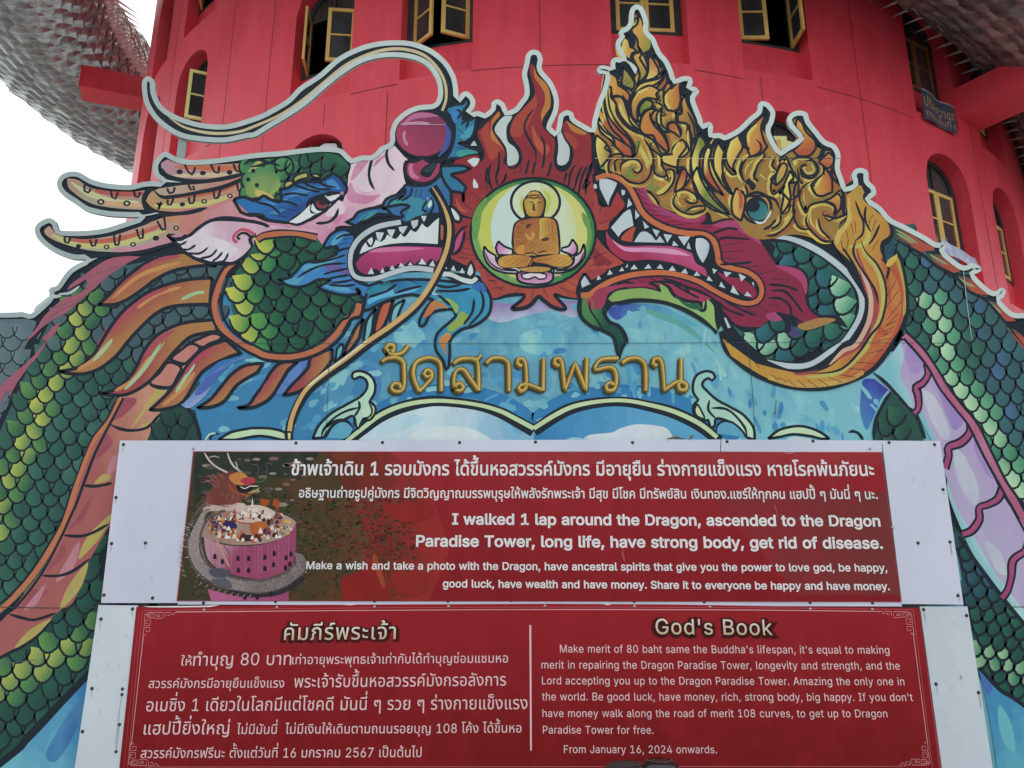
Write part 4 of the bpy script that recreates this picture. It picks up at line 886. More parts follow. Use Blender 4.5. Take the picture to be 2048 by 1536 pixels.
f('2f6aa3', "E 1870,320* 1950,300 2048,330 F 60,290 120,320 200,340 190,230* 250,230 350,180 500,180 570,140 620,120* 660,150 720,210* 700,300* 600,260 550,280 440,310 420,380 320,450 260,500* 100,480 50,440 -50,440* E 1960,400", '2b4f88', "F 0,250 600,400", .45)
for t_ in ("F 40,340 120,330 260,310 200,350 100,370|F 220,290 320,240 450,220 560,220 430,260 300,300|F 100,430 200,400 330,400 230,440|F 560,180 620,160 680,240 600,220").split('|'): f('4c86b4', t_, '3a74a8', None, .4)
f('2c3f78', "F 200,420 300,380 420,330 360,410 280,470 180,460", '2f5a94')
ls("F 240,240 340,185 480,175 560,210 650,220|F 300,200 420,240 520,260|F 380,185 480,230 600,240|F 200,290 300,270 420,290|F 120,320 260,340 340,370|F 0,340 120,370 200,440|F 60,350 150,380|F 270,370 360,390|F 200,380 330,410|F 120,440 250,460|F 300,300 370,330|F -60,430 40,440 100,480 250,500", 4.8)
o("E 1870,320* 1950,300 2048,330 F 60,290 120,320 200,335 195,235* 250,230 350,180 500,175 570,140 620,110* 680,150 725,215* 715,270 600,265* 440,320 400,400 320,460 260,505* 100,485 50,445 -50,445 -120,420*", 6.5)
f('cdd3d6', "F 265,498* 340,450 410,385* 450,350 470,340 480,400 550,390 600,340 550,290 600,280 680,270* 650,310 600,360* 540,420 470,440 400,490 340,512", None)
f(INK, "F 430,400 450,340 500,300 560,290 640,330 590,360 560,410 500,430 440,430"); f('cdd3d6', "F 440,400 455,350 470,380 500,410 560,400 600,350 575,400 520,430 460,420")
f('7c3f48', "F 480,340 510,320 560,350 580,370 550,390 500,385"); f('3f2530', "F 500,320 545,330 560,360 530,370 500,350"); f('cdd3d6', "F 550,290* 600,285 670,272* 665,300 600,335* 570,310")
l("F 260,510 340,520 430,480 510,435 590,380 660,310 720,260", 5.5); l("F 560,290 620,275 690,262", 5); dot(690, 268, 14, 'b07a88', None, None, 'F')
motif('painted_nose', 'painted_dragon')
ell(INK, 1350, 1060, 255, 215, sh='B'); 
ell('9a3f5c', 1335, 1075, 212, 178, '7c3a52', "B 1250,1200 1450,1000", .3, sh='B')
f('a85a7d', "B 1170,1000 1250,920 1350,905 1460,930 1400,940 1250,960 1200,1010", 'b07a9a'); f('3d4d8f', "B 1500,980 1560,1060 1540,1180 1460,1260 1500,1160 1520,1060", '5a5a9a', None, .4)
l("B 1160,1000 1300,985 1400,1000", 5, 'b58a9c'); l("B 1190,1050 1185,1110 1215,1170", 6, 'b07f90', 'b')
fo('a04565', "B 1210,1290* 1280,1290 1330,1260* 1400,1300 1480,1300 1480,1380 1420,1450 1330,1475 1240,1450 1195,1390 1195,1320", '8a3a55', None, .35, 8)
f('c27a98', "B 1220,1340 1250,1310 1260,1380 1310,1430 1240,1420", 'b0607f'); f(INK, "B 1310,1390* 1340,1340 1420,1300 1460,1290* 1430,1360 1390,1420 1330,1415"); f('2d4248', "B 1340,1370 1400,1320 1440,1310 1400,1380")
motif('painted_fur', 'painted_dragon')
def fur(c, pts, c2='2c4f86', g=None, w=6): fo(c, pts, c2, g, .5, w)
fur('2f5f9a', "B 1530,860* 1600,840 1660,830 1690,770* 1700,830 1660,900 1660,960* 1720,960 1780,920* 1760,980 1740,1080 1700,1120 1620,1150* 1720,1190 1800,1230* 1700,1240 1600,1270 1560,1270* 1480,1330* 1560,1200 1590,1060 1570,950 1520,900", '3a8a86')
f('3f8f8c', "B 1600,1220 1700,1200 1780,1225 1700,1240 1620,1260"); f('3f7fae', "B 1560,900 1640,860 1620,960 1590,990", '3a6fae'); f('4a94a8', "B 1640,1090 1740,1000 1720,1090 1660,1130")
ls("B 1600,880 1640,900 1610,960|B 1640,1000 1700,960 1680,1030|B 1610,1030 1670,1080|B 1620,1120 1700,1110|B 1600,1180 1680,1200|B 1640,900 1650,1010", 4.5)
f('aebcbf', "B 1715,1170* 1745,1130 1768,1170*"); f('c3cecd', "B 1690,1290* 1740,1265 1790,1275* 1770,1320 1745,1340 1710,1310"); f('c3cecd', "B 1745,1430* 1780,1490 1770,1510 1740,1505 1735,1470")
fur('3a8088', "B 1480,1330* 1560,1330 1650,1330 1720,1350* 1650,1380 1560,1400 1620,1440 1680,1500* 1660,1560 1660,1620* F 1650,270 1560,250 1500,200 1480,100", '2f5f9a')
fur('2f4f96', "F 1200,200* 1300,210 1400,190 1480,120* 1520,200 1560,260 1560,400* 1500,350 1430,230 1470,380 1470,460* 1400,480* 1360,450 1250,450 1200,520 1120,540* 1150,470 1060,440* 960,440 880,480 800,530* 720,500* 780,470 820,420 920,390 1010,380* 1040,320 1100,290 1170,270 1190,210", '3f7d94')
for t_ in ("F 1060,360 1150,310 1280,300 1380,360 1280,420 1180,400 1140,370|F 820,490 880,430 980,410 900,470|F 1220,420 1350,400 1330,440 1210,490").split('|'): f('3f7f9c', t_, '3f9088', None, .5)
for t_ in ("F 1010,390 1100,370 1180,360 1230,375 1160,420 1180,460 1100,450 1050,400").split('|'): fo('37648f', t_, '3a6a98', None, .3, 6)
ls("F 1200,230 1190,280 1130,330|F 1250,220 1230,290 1160,330|F 1290,230 1270,310|F 1330,230 1310,300|F 1180,290 1080,330 1050,380|F 1380,420 1330,400 1370,330|F 880,500 960,450 1040,460|F 830,500 900,430|F 1120,520 1190,440|F 1400,300 1420,380 1380,440", 4.6)
f('c3cecd', "F 1400,320 1410,360 1380,390 1378,350"); f('c3cecd', "F 1368,300 1380,310 1374,320")
# lower fur left of the mouth
fur('2f66a3', "F 540,690* 600,600 680,560 780,560 860,570* 800,640 760,700 740,800 750,900 800,970 900,1010* 1010,980 960,1060* 900,1100 850,1100* 800,1030 840,1060 780,1080 680,1080 560,1050 490,1020* 560,990 600,960* 500,960 420,1000 330,1020 250,1000 180,960* 260,950 320,900 380,830 460,810 560,800 640,760* 660,710 620,690 560,710", '4a86b8', "F 800,600 300,950")
for t_ in ("F 600,680 650,600 760,580 700,620 640,680|F 380,850 500,820 700,760 560,850 400,900|F 540,1010 640,1000 780,1050 660,1050|F 230,970 330,940 400,900 350,980 280,1000").split('|'): f('4a93a8', t_, '5b9cc0', None, .4)
f('7a5a94', "F 560,830 700,860 760,920 640,900 560,880", '4a5a9a')
ls("F 640,640 700,605 800,600|F 700,640 770,630|F 640,690 740,660|F 760,700 640,740 600,790|F 720,760 600,800 440,830|F 720,830 560,840 420,890 330,950|F 740,870 600,900 540,920|F 760,920 640,940 560,960|F 780,960 680,980 600,985|F 800,1000 700,1010 580,1000|F 820,1030 760,1040", 4.8)
# chin fur and beard
fur('2f6a94', "F 880,1100* 900,1050 1000,1010 1060,980 1180,960 1340,960 1500,970 1700,990 1790,960* 1850,1040 1880,1120 1870,1220 1820,1280 1740,1330 J 1640,80 1560,150 1550,200 1550,270 1540,380 1515,400* 1500,330 1440,240 1440,140 1480,80 1550,20 F 1600,1250* 1580,1200 1500,1200 1400,1230 1350,1320 1310,1330* 1310,1280 1360,1190 1420,1120* 1250,1080 1100,1110 1000,1150 900,1200 860,1200*", '3f8fae', "F 900,1000 1850,1300")
f('6f9f4e', "F 1640,1210 1700,1250 1690,1310 J 1640,50 1560,100 1530,60 F 1600,1280 1620,1240", '9a9f50', None, .4); f('a9854a', "F 1420,1130 1500,1150 1540,1190* 1450,1190 1380,1250 1340,1260 1370,1190", 'b06048', "F 1540,1150 1350,1250"); f('b5623f', "J 1490,130 1540,100 1560,140 1520,200 1530,300* 1490,230 1465,170", 'bd9050', "J 1500,300 1560,80")
f('8aa050', "F 1450,1120 1540,1110 1620,1170 1600,1230 1550,1150", '7fb06a')
f('4f9ec4', "F 890,1130 1000,1060 1120,1010 1100,1060 1250,1020 1310,1010* 1280,1050 1150,1080 1000,1110 900,1160", '6ab0c8', None, .3)
f('2f9088', "F 880,1060 960,1010 1080,980 1040,1040 900,1080", '2f5f94')
f('3a4f9a', "F 1740,980 1820,990 1840,1060 1760,1050 1720,1010", '3a78ac', None, .4)
ls("F 1790,1040 1820,1120 1800,1220 1700,1330|F 1745,1110 1730,1220 1660,1320|F 1420,1050 1480,1100 1560,1170|F 1110,1070 1200,1040 1330,1010|F 1100,1020 1115,1080|F 900,1100 1050,1050 1130,990|F 1440,1050 1600,1050 1720,1030|F 1430,1000 1530,1020 1640,1000|F 1200,960 1300,990|F 1000,1000 1100,990", 5.4)
f('8fb0b8', "F 1410,1080 1425,1010 1450,1015 1430,1060 1480,1080*")
motif('painted_mouth', 'painted_dragon')
f(INK, "F 700,560* 780,540 1000,470 1150,470 1200,500 1300,450 1480,440 1500,700 1480,860 1560,900* 1790,930 1760,990 1640,990 1500,930 1420,900 1200,870 1000,940 850,980 760,920 730,820 740,720 780,620")
f('c5cfce', "F 830,755* 850,700 880,660* 900,700 930,700 960,640* 1000,660 1030,640 1050,600* 1080,620 1120,635 1160,590* 1190,620 1240,560* 1280,580 1330,510* 1370,545 1420,500 1465,465* 1460,560 1455,675* 1200,665 1000,690")
f('c5cfce', "F 890,650 930,620 935,660 920,690 905,670|".replace('|', '')); 
for t_ in ("F 960,580* 1025,585* 990,660 970,630|F 1050,560* 1115,560* 1085,625 1065,600|F 1140,540* 1215,530* 1175,595 1150,570|F 1240,490* 1300,480* 1290,530 1260,555 1245,520|F 1320,450* 1365,450* 1345,500").split('|'): f('a3b3b5', t_, 'c5cfce', None, .4)
f('a8436f', "F 800,830* 850,770 950,720 1100,695 1300,695 1490,705* 1470,790 1440,820* 1400,790 1360,830 1310,800 1270,840 1230,810 1180,850 1140,830 1090,870 1040,850 1010,900 950,870 910,915 860,910 820,880", '8a3560', "F 1100,700 1100,880", .35)
f('be6f94', "F 900,740 1000,705 1200,700 1350,710 1200,730 1000,740")
for t_ in ("F 895,915* 925,865* 945,915*|F 995,905* 1015,865* 1030,905*|F 1070,880* 1090,845* 1115,880*|F 1140,860* 1160,825* 1190,855*|F 1215,845* 1235,820* 1255,845*|F 1300,835* 1330,790* 1365,840*|F 1385,850* 1415,805* 1435,855*|F 1505,870* 1515,835* 1530,875*|F 1560,885* 1580,845* 1600,890*|F 1630,905* 1650,865* 1670,910*").split('|'): f('b9c8c4', t_)
fo('bcc7c6', "F 1680,920* 1690,870 1720,810* 1745,870 1745,910 1720,940", None, None, .2, 5)
l("F 1160,500 1000,530 900,575 820,640 770,720 755,800 760,870 790,930 860,955 960,950 1080,910 1200,875 1300,870 1420,885", 9.5, 'b6c1c2', 'n', 'a3b0b4', .4)
l("F 1490,915 1560,920 1650,960 1730,975 1765,945", 9, 'bcc7c6', 'n')
f('a5624a', "F 1480,520 1500,530 1495,640 1480,640"); f('b04f7a', "F 1560,740 1600,640 1655,560 1640,660 1600,740"); l("F 1570,750 1590,640 1640,560 1690,530", 6); l("F 1560,760 1620,730 1660,640 1670,570", 6)
fo('c3cecd', "F 1550,370 1600,400 1640,460 1625,500 1590,490 1560,430", None, None, .2, 6)
motif('painted_whisker', 'painted_dragon')
l("F 1410,220 1480,330 1530,450 1555,560 1540,700 1490,850 1400,1020 1280,1180 1100,1330 900,1470 J 720,330 550,450 420,560 340,680 290,800 265,900 268,960", 18, INK, 'n')
l("F 1412,222 1480,330 1530,450 1548,560 1530,700 1475,850 1385,1020 1270,1170 1090,1320 900,1450 J 720,310 545,435 410,550 330,680 285,800 270,890", 9, 'c2ab6c', 's', 'b98a5f', .5)
l("J 900,160 720,300 550,425 420,530", 4, 'c8cdb0', 'b'); l("J 268,905 268,955", 5, 'c8c48a', 'n')
f(INK, "B 1440,880* 1470,780 1470,700 1440,610 1370,530 1270,460 1140,420 1000,430 850,465 700,555 560,660 400,800 250,915 100,1010 -60,1075 A 1900,1100 1700,1110 1500,1070 1350,1000 1240,900 1180,780 1170,680 1190,660 1205,700 1240,800 1330,900 1450,980 1600,1030 1800,1040 1950,1020 B 0,975 150,900 330,770 470,650 640,520 800,430 950,375 1120,360 1280,380 1420,450 1530,560 1570,680 1575,790 1540,860*")
l("B 1490,890 1520,800 1515,680 1460,560 1350,450 1200,400 1050,400 900,440 720,525 550,660 380,800 200,920 0,1010 A 1900,1060 1700,1070 1500,1030 1380,960 1300,880", 5.8, 'bdbd84', 'e', 'b79a90', .4)
motif('painted_flame')
# ------------------------------------------------------------------ right dragon: body behind
motif('painted_naga')
HR = parse("X 1860,600 1878,640 1890,700 1905,740 1930,780 1958,820 1980,860 2000,900 2030,960 2080,1040")
def col_right(x, y, r):
    d = dist_path(x, y, HR)
    if d < 13: return ('a9c9a4', '5a9a78', r.uniform(-.3, .2))
    if d < 30: return ('5f9c7a', '3c705c', r.uniform(-.3, .4))
    if y < 620 and x > 1850 or x > 1960: return (r.choice(['3f6a70', '47688a', '3c6464']), '37585e', r.uniform(-.1, .5))
    return (r.choice(['3c6a5c', '3a7060']), '2f5450', r.uniform(-.1, .5))
scales("H 900,640* 1010,520 1300,700* 1600,960 1800,1200 2048,1500 2700,2200* L 3600,2600* 2600,3600* 2300,2200* N 832,300* L 2048,1500 1850,1200 1650,850 1400,420 1130,160* 1000,0 H 1080,1100 1060,900", 31, 27, -8, col_right, 4.6, .08, '37605a')
def col_rlow(x, y, r):
    if y < 1215: return (r.choice(['33586a', '2f5550', '3a5f7c']), '274645', r.uniform(0, .5))
    if abs(y - 1300 - (x - 1960) * .55) < 26: return ('8fb590', '3f7a5c', r.uniform(-.2, .4))
    return ('2f6a54', '254d42', r.uniform(0, .5))
scales("N 420,200* 560,380 720,620 900,850* 1400,1300* 1400,1600* 832,1200* 700,1120 590,990* 520,640 480,420", 28, 23, 10, col_rlow, 6, .12, '2a4a44')
f('3a78a8', "N 585,1000* 700,1115 832,1200 1400,1640* 1000,2100* 690,1560* 640,1250", '5fa8b8', "N 600,1000 800,1500", .45)
f('4a56a0', "N 600,1040 660,1090 640,1150 610,1100", '4a80b4'); f('66abb5', "N 700,1200 760,1300 780,1450 720,1400 690,1280", None)
l("N 590,1000 700,1118 832,1205 1400,1650", 8, INK, 'n')
# belly of the right body, lilac plates
f('a9a0bd', "L 1060,170* 1110,165* 1250,330 1450,620 1600,850 1750,1150 1900,1450 N 900,330 1000,520* 1000,1100* 832,760 720,640 640,540 540,360 470,200 420,0 L 1300,960* 1200,760 1000,600 850,420* 980,280", 'a489b4', "L 1200,700 1500,500", .5)
f('74b2b8', "L 1060,170* 1080,300 1050,450 1130,600 1150,700* 1000,580 855,420* 960,310", '9cc0c8', "L 900,400 1150,350", .5)
f('5fa3ac', "N 420,0* 470,150 560,300 640,440 720,560 832,700 1000,900* 1000,1100* 832,770 700,620 560,400 480,230 425,80", '9fc6c6', "N 470,330 560,280", .4)
for t_ in ("L 1200,760 1300,960* 1340,960* 1290,870 1240,760", ): f('5fa3ac', t_, '8fc0c4')
for t_ in ("L 1120,200 1220,300 1230,400 1150,420 1090,300|L 1320,420 1440,600 1560,780 1480,880 1380,640|L 1660,930 1780,1150 1840,1280 1740,1230 1650,1040").split('|'): f('8c78ae', t_, 'a58fbc', None, .5)
for t_ in ("L 1230,580 1330,620 1450,900 1400,960 1300,800|L 1480,1060 1560,1080 1680,1350 1640,1480 1520,1300|N 620,330 700,380 740,500 680,480").split('|'): f('b9c2c6', t_, 'a9a6c0', None, .5)
l("N 480,300 560,420 700,610 832,770 1000,960", 8, INK, 'n'); l("L 1135,710 1200,800 1250,950", 6, INK, 'n'); l("L 840,425 900,470 990,560 1140,740 1230,960", 6.5); 
def edge_band(p, w=9):
    l(p, w + 9, INK, 'n'); l(p, w, '8f3a66', 'n', 'a85f80', .4)
edge_band("L 1265,350 1275,440 1230,510 1180,540 1195,600 1200,700 1165,750", 8)
edge_band("L 1610,810 1610,900 1540,980 1440,1020 1440,1090 1410,1190", 10)
edge_band("N 715,40 690,100 640,130 590,150 590,210 550,270 500,290", 9)
edge_band("N 850,330 832,380 770,430 760,520 740,590 710,630", 9)
l("L 1085,125 1200,240 1300,370 1400,540 1520,700 1640,850 1760,1080 1870,1300 1980,1480 2200,1900", 13, '9c4a6c', 'n', 'b57f96', .5)
l("L 1080,150 1180,260 1280,390 1370,550 1500,720 1600,850 1720,1090 1830,1290 1940,1490 2160,1900", 5, INK, 'n'); l("L 1100,95 1230,220 1330,360 1430,520 1550,680 1670,830 1790,1070 1900,1290 2020,1470 2240,1880", 5, INK, 'n')
def col_dk2(x, y, r): return ('33604e', '27473f', r.uniform(-.1, .5))
scales("L 990,580* 1080,680 1170,780 1240,975* 840,975* 870,800 930,660", 33, 26, 15, col_dk2, 5.5, .1, '2d4f47', clip="L 990,550* 1110,680 1200,780 1280,1100* 800,1100* 840,800 900,650")
l("L 985,570 920,670 860,800 840,960", 7)
# back fins of the right body
for a_ in (("H 1000,540* 1120,570 1200,640 1340,700* 1300,730 1210,740 1130,680 1010,620*", "H 1030,560 1180,640"), ("H 1260,745* 1380,770 1450,830 1560,880* 1480,905 1400,870 1300,820", "H 1290,770 1430,840"),
           ("H 1480,920* 1600,950 1680,1010 1800,1085* 1700,1080 1600,1040 1520,980", "H 1510,940 1620,1010"), ("H 1720,1110* 1830,1150 1900,1220 1980,1290* 1900,1290 1820,1220", "H 1750,1130 1840,1210"), ("H 1880,1320* 1980,1370 2100,1480 2200,1600* 2050,1520", "H 1920,1350 2000,1430")):
    f('3c4a44', a_[0], 'a05040', a_[1], .1)
ls("H 1020,560 1100,610 1190,670|H 1025,590 1100,635 1160,670|H 1290,760 1360,800 1430,840|H 1310,790 1400,840|H 1510,940 1570,980 1650,1020|H 1530,970 1620,1020|H 1750,1130 1810,1180 1860,1230|H 1780,1170 1840,1230|H 1910,1350 1990,1410", 3.6, '8a9a6c')
ls("H 1000,530 1120,560 1230,640 1370,710 1390,690|H 1250,735 1400,760 1500,840 1590,890 1650,860|H 1480,910 1620,940 1700,1010 1820,1090 1850,1060|H 1720,1100 1850,1150 1930,1230 2010,1290|H 1000,630 1120,700 1230,760 1340,850 1490,930 1600,1050 1730,1120 1850,1250 2048,1500", 6)
# neck circle
motif('painted_naga_neck', 'painted_naga')
HRN = parse("H 270,780 430,850 540,960 620,1080 640,1200 600,1300|".replace('|', ''))
def col_rn(x, y, r):
    d = dist_path(x, y, HRN)
    if d < 10: return ('98c4a6', '3f8468', r.uniform(-.1, .4))
    if y > 650 and x < 1590 and r.random() < .35: return ('8fbca2', '3f8068', r.uniform(-.2, .4))
    return (r.choice(['3a7460', '2f6a60', '356a78']), '27504c', r.uniform(-.1, .5))
scales("H -100,660* 100,640 300,700 500,820 640,960 700,1120 680,1270 600,1420 400,1510 L 250,290 100,320 0,310 K 1950,260 1800,110 1740,0 G 1760,1310* 1980,1300* H 0,1300* 330,1100* 300,900* 0,830*", 38, 29, 25, col_rn, 5.5, .15, '2f5f55')
l("H -120,640 50,625 200,640 400,730 600,880 720,1020 755,1150 730,1280 620,1460 500,1540 L 380,340 280,370 150,370 0,350 K 1980,330 1850,220 1750,100 1680,-40", 21, INK, 'n')
l("H -60,640 50,622 200,640 400,730 600,880 715,1020 748,1150 720,1280 610,1450 500,1530 L 380,335 280,370 150,370 0,345 K 1980,320 1850,210 1760,110 1690,-40", 11, 'b5c3c6', 'b', 'a3b4ba', .3)
# tail plume round the neck
motif('painted_plume', 'painted_naga')
f(INK, "H 540,540* 600,220* 700,150 740,180 820,250 780,310 900,400 980,500 1000,620 930,700 940,740* 1040,740 1090,900 1120,1100 1100,1300 1000,1500 L 1080,60 960,280 820,430 600,530 400,570 150,550 -60,480 K 1850,400 1700,260 1650,100* 1750,60* L 0,330* 200,400 420,350 600,180 H 740,1400 780,1150 640,900 600,800 510,650")
f('b58a42', "H 620,290* 700,230 740,200 790,240 760,290 800,350 880,420 950,500 970,600 900,660 900,750 960,800* 1020,760 1060,900 1090,1080 1080,1260 1000,1450 L 1030,100 920,270 800,400 600,500 400,535 200,520 0,470 K 1900,390 1750,290* 1680,150* 1800,240 1950,350* L 100,400 300,430 500,370 680,200 H 800,1400 830,1150 720,900 640,800 540,700 530,620 620,480", 'a8553f', "H 700,900 1000,1000", .55)
f('a84f3c', "H 960,880 1040,1000 1060,1200 980,1420 L 940,180 760,380 640,440 760,330 860,140 H 960,1400 900,1300 980,1100|".replace('|', ''), 'c08a48', None, .5)
f('8a3a48', "H 700,690 760,850 860,1050 880,1200 840,1350 740,1500 L 520,340 300,440 200,430 420,390 600,260 H 790,1400 820,1200 740,950", 'a85a48', None, .4)
l("H 700,780 780,970 820,1120 800,1300 700,1480 L 600,250 490,360", 9, 'c5ac8c', 'b', 'b5848a', .4)
l("H 740,680 770,760 860,860 910,1000 920,1130 890,1280 800,1450 L 780,230 640,370 500,440 300,460", 10, 'b3ac5c', 'b', 'a9a060', .4)
l("H 640,300 630,380 640,480 560,600 550,680", 12, 'c3b464', 'b', 'b59a50'); l("H 1020,770 1070,920 1100,1080 1080,1250", 9, '9a9a4c', 'b', 'b58a42'); l("H 740,230 720,300 780,330 860,400", 10, 'b08a48', 'b', '8f8f50'); l("H 780,500 800,600 760,680 640,700", 9, 'b5ac5c', 'b')
l("L 0,460 200,520 420,520 640,480 760,420", 9, 'c3ac5a', 'n', 'a8603f', .5)
ls("H 695,330 730,430 760,500 750,600 690,650|H 780,370 770,450 790,530 820,580|H 820,460 800,540|H 860,480 830,570|H 890,520 840,630 800,680|H 880,640 830,720|H 640,640 620,740|H 660,510 680,600|H 690,490 700,590|H 620,560 640,650|H 580,650 600,740|H 740,650 780,740 870,840 930,980 940,1130 900,1300 L 820,120 740,240 620,370 500,420 300,430|H 700,650 680,750 760,900 850,1040 880,1160|H 590,700 670,820 740,960|H 900,790 960,860 940,960|H 980,870 940,990|H 1020,970 950,1090|H 1040,1050 940,1180|H 1065,1130 950,1280|H 1040,1230 930,1340|H 1020,1290 940,1330|H 990,1370 900,1420|L 1000,60 930,100|L 980,150 870,170|L 920,240 800,270|L 840,350 700,340|L 770,400 640,390|L 690,460 560,440|L 590,500 480,460|L 480,530 390,470|L 390,540 310,480|L 300,540 230,480|L 220,530 150,480|L 150,500 80,460|L 80,480 20,440|K 1900,290 1980,390", 4.8)
l("H 560,560 620,480 620,380 600,280 650,240 730,190 790,250 770,310 870,400 960,490 990,600 920,690 930,800 960,830 1030,740 1080,880 1110,1080 1100,1280 1010,1480 L 1060,90 930,280 800,420 620,520", 7)
l("H 745,110 735,170 770,220 800,260", 8, INK, 'n'); f(INK, "H 715,110 750,100 755,140 790,190 820,260 790,300 760,250 740,200 715,160"); f('2f4a5c', "H 930,720* 990,640 1010,700 980,790 940,800"); f('c0a850', "H 940,850* 960,800 1030,755* 1030,790 990,840 960,860")
# ------------------------------------------------------------------ right dragon: face
motif('painted_naga_face', 'painted_naga')
f(INK, "G 640,120* 700,90 800,110 940,190* 1040,170 1100,300 1250,400 1400,440 1540,410 1580,470* 1700,470 1850,480 1980,560 2048,640 H 60,700* 40,780 120,780 60,840 200,850 280,880 330,960 320,1060 340,1180 420,1240 560,1250 640,1350* 500,1310 400,1350 300,1370 200,1330 160,1390* 130,1300 60,1240* -60,1340 G 1850,1380 1700,1260* 1630,1400* 1500,1260 1300,1150 1100,1130 900,1130 790,1180 760,1260 880,1370 920,1460 K 900,180 870,260 860,320* 820,240 820,150 700,90 580,20 G 540,1260 530,1130 510,1040 560,930* 640,960* 700,900 900,820 800,720 740,580* 760,560 860,620 1000,520 860,380 740,370 660,240")
f('b55c3f', "X 0,0".replace('X 0,0', "G 670,140* 720,115 800,125 850,160 830,190* 760,160 690,160"))
f('93304f', "G 950,200* 1050,190* 1080,290 1200,390 1350,450 1450,465 1550,430* 1540,490 1490,520* 1600,520 1700,490 1830,490 1930,560 2000,680 H 60,840* 150,870 250,900 300,980 290,1080 320,1190 420,1270 540,1280* 420,1310 300,1340 220,1290 170,1240* 60,1220* -60,1340 G 1950,1340 1800,1320 1700,1220 1640,1130 1500,1040 1500,1040 1300,980 1150,970 950,1010 800,1000 900,960 1100,900 1300,920 1500,980 1700,1090 1850,1150 1980,1130 2010,1050 1950,950 1800,870 1650,830 1640,700 1600,620 1500,590 1300,560 1150,500 1080,420 1020,300", '7f2f45', "G 1300,300 1700,1100", .5)
f('a0486c', "G 1000,220 1070,220 1100,310 1250,410 1400,460 1530,450 1480,500 1300,480 1130,400|".replace('|', ''), '8a3556'); f('a8507a', "G 1600,530 1720,490 1840,500 1930,570 1990,680 1900,620 1780,560", '93304f'); f('a8507a', "H 60,850 180,860 270,900 310,980 300,1080 260,980 180,920", '93304f'); f('a8507a', "H -20,1240 80,1220 110,1280 20,1290", '8a3a5c')
f('8f8a4a', "H 320,1290 430,1265 540,1280 430,1330 300,1365 230,1330|".replace('|', ''), 'a85a48'); f('4a4470', "H 160,1300 200,1340 260,1390 200,1420 150,1380")
f('8a3040', "G 560,940 620,880 760,880 640,960", 'a04c42')
# jaws
for p_, w_ in (("G 670,155 760,125 850,150 930,215 985,310 1040,420 1130,500 1260,560 1400,590 1530,600 1610,650 1640,740 1660,830 1760,870 1880,900 1970,970 1995,1060 1960,1130 1870,1150 1760,1120 1620,1050 1480,970 1300,915 1130,905 950,925 800,970 690,1030 620,1080 550,1085", 17),):
    l(p_, w_ + 1, INK, 'n'); l(p_, 10, 'b8603f', 'n', 'b5744f', .3)
f('9a3550', "G 750,570* 800,640 900,690 1100,690 1300,700 1440,750* 1470,830 1540,870 1560,940* 1460,890 1300,830 1100,800 920,810 820,760 760,680", 'b04f7a', "G 1100,820 1150,700", .35)
f('c98fae', "G 800,640 900,700 1100,705 1300,720 1420,770 1300,760 1100,740 900,730")
f('9a3f3c', "G 840,260* 900,350* 880,400 760,490 690,510* 700,460 770,410 800,350", '8f363c'); f('a8503f', "G 960,545* 990,540* 970,600 960,660* 870,640 900,590"); f('7c2f40', "G 1640,900 1740,940 1850,960 1950,1050 1930,1110 1850,1080 1760,1010 1680,950", '93304f', None, .4)
for t_ in ("G 700,160* 760,155 840,190* 820,240 780,320 770,370* 730,290 700,220|G 655,195 675,200 680,230 655,235|G 875,240 905,250* 900,280 880,290|G 930,310* 960,360* 920,385*|G 985,400* 1020,450* 985,480*|G 1045,490* 1095,540* 1060,555*|G 1120,555* 1180,570* 1155,620*|G 1210,595* 1280,605* 1240,665*|G 1325,615* 1425,615* 1375,690*|G 1280,690* 1290,650* 1330,690*|G 1395,710* 1410,660* 1430,720*|G 790,545* 900,420 945,400* 960,460 970,530* 890,570 850,620*|G 975,660* 1030,580 1080,580* 1120,610 1150,650 1180,610* 1220,665*").split('|'): f('b9c6c8', t_, 'a8b6ba', None, .25)
fo('bcc9cc', "G 1460,620* 1530,620 1585,670 1575,760 1525,850* 1480,780 1455,700", 'a3b3b8', "G 1470,700 1580,720", .3, 6)
fo('bcc9cc', "G 580,910* 610,950 640,1000* 600,1020 555,1040* 540,980", 'a3b3b8', "G 550,980 620,990", .3, 6)
for t_ in ("G 675,965* 690,925* 712,955*|G 760,925* 780,880* 805,915*|G 855,895* 880,860* 895,890*|G 905,865* 925,830* 925,860*|G 945,880* 975,840* 1005,875*|G 1055,875* 1090,835* 1115,870*|G 1155,870* 1185,835* 1210,875*|G 1250,890* 1280,850* 1310,890*|G 1350,905* 1385,870* 1405,915*|G 1450,930* 1475,895* 1505,930*|G 1555,965* 1570,930* 1605,975*|G 1600,870* 1640,885* 1610,915*|G 1690,895* 1755,905* 1710,940*|G 1810,910* 1870,940* 1830,975*|G 1655,1015* 1670,975* 1705,1030*|G 1745,1060* 1765,1005* 1815,1085*|G 1855,1090* 1880,1055* 1915,1095*|G 1915,985* 1930,980* 1935,1020*").split('|'): f('b3c1c2', t_)
f('8a2f48', "G 780,1060* 860,1010 1000,985 1100,985* 1190,985* 1300,1000 1450,1050 1590,1110* 1560,1150* 1480,1150 1380,1120 1290,1070 1220,1000* 1190,1040 1060,1020 900,1030", '9a3c58', "G 900,1000 1500,1100", .4)
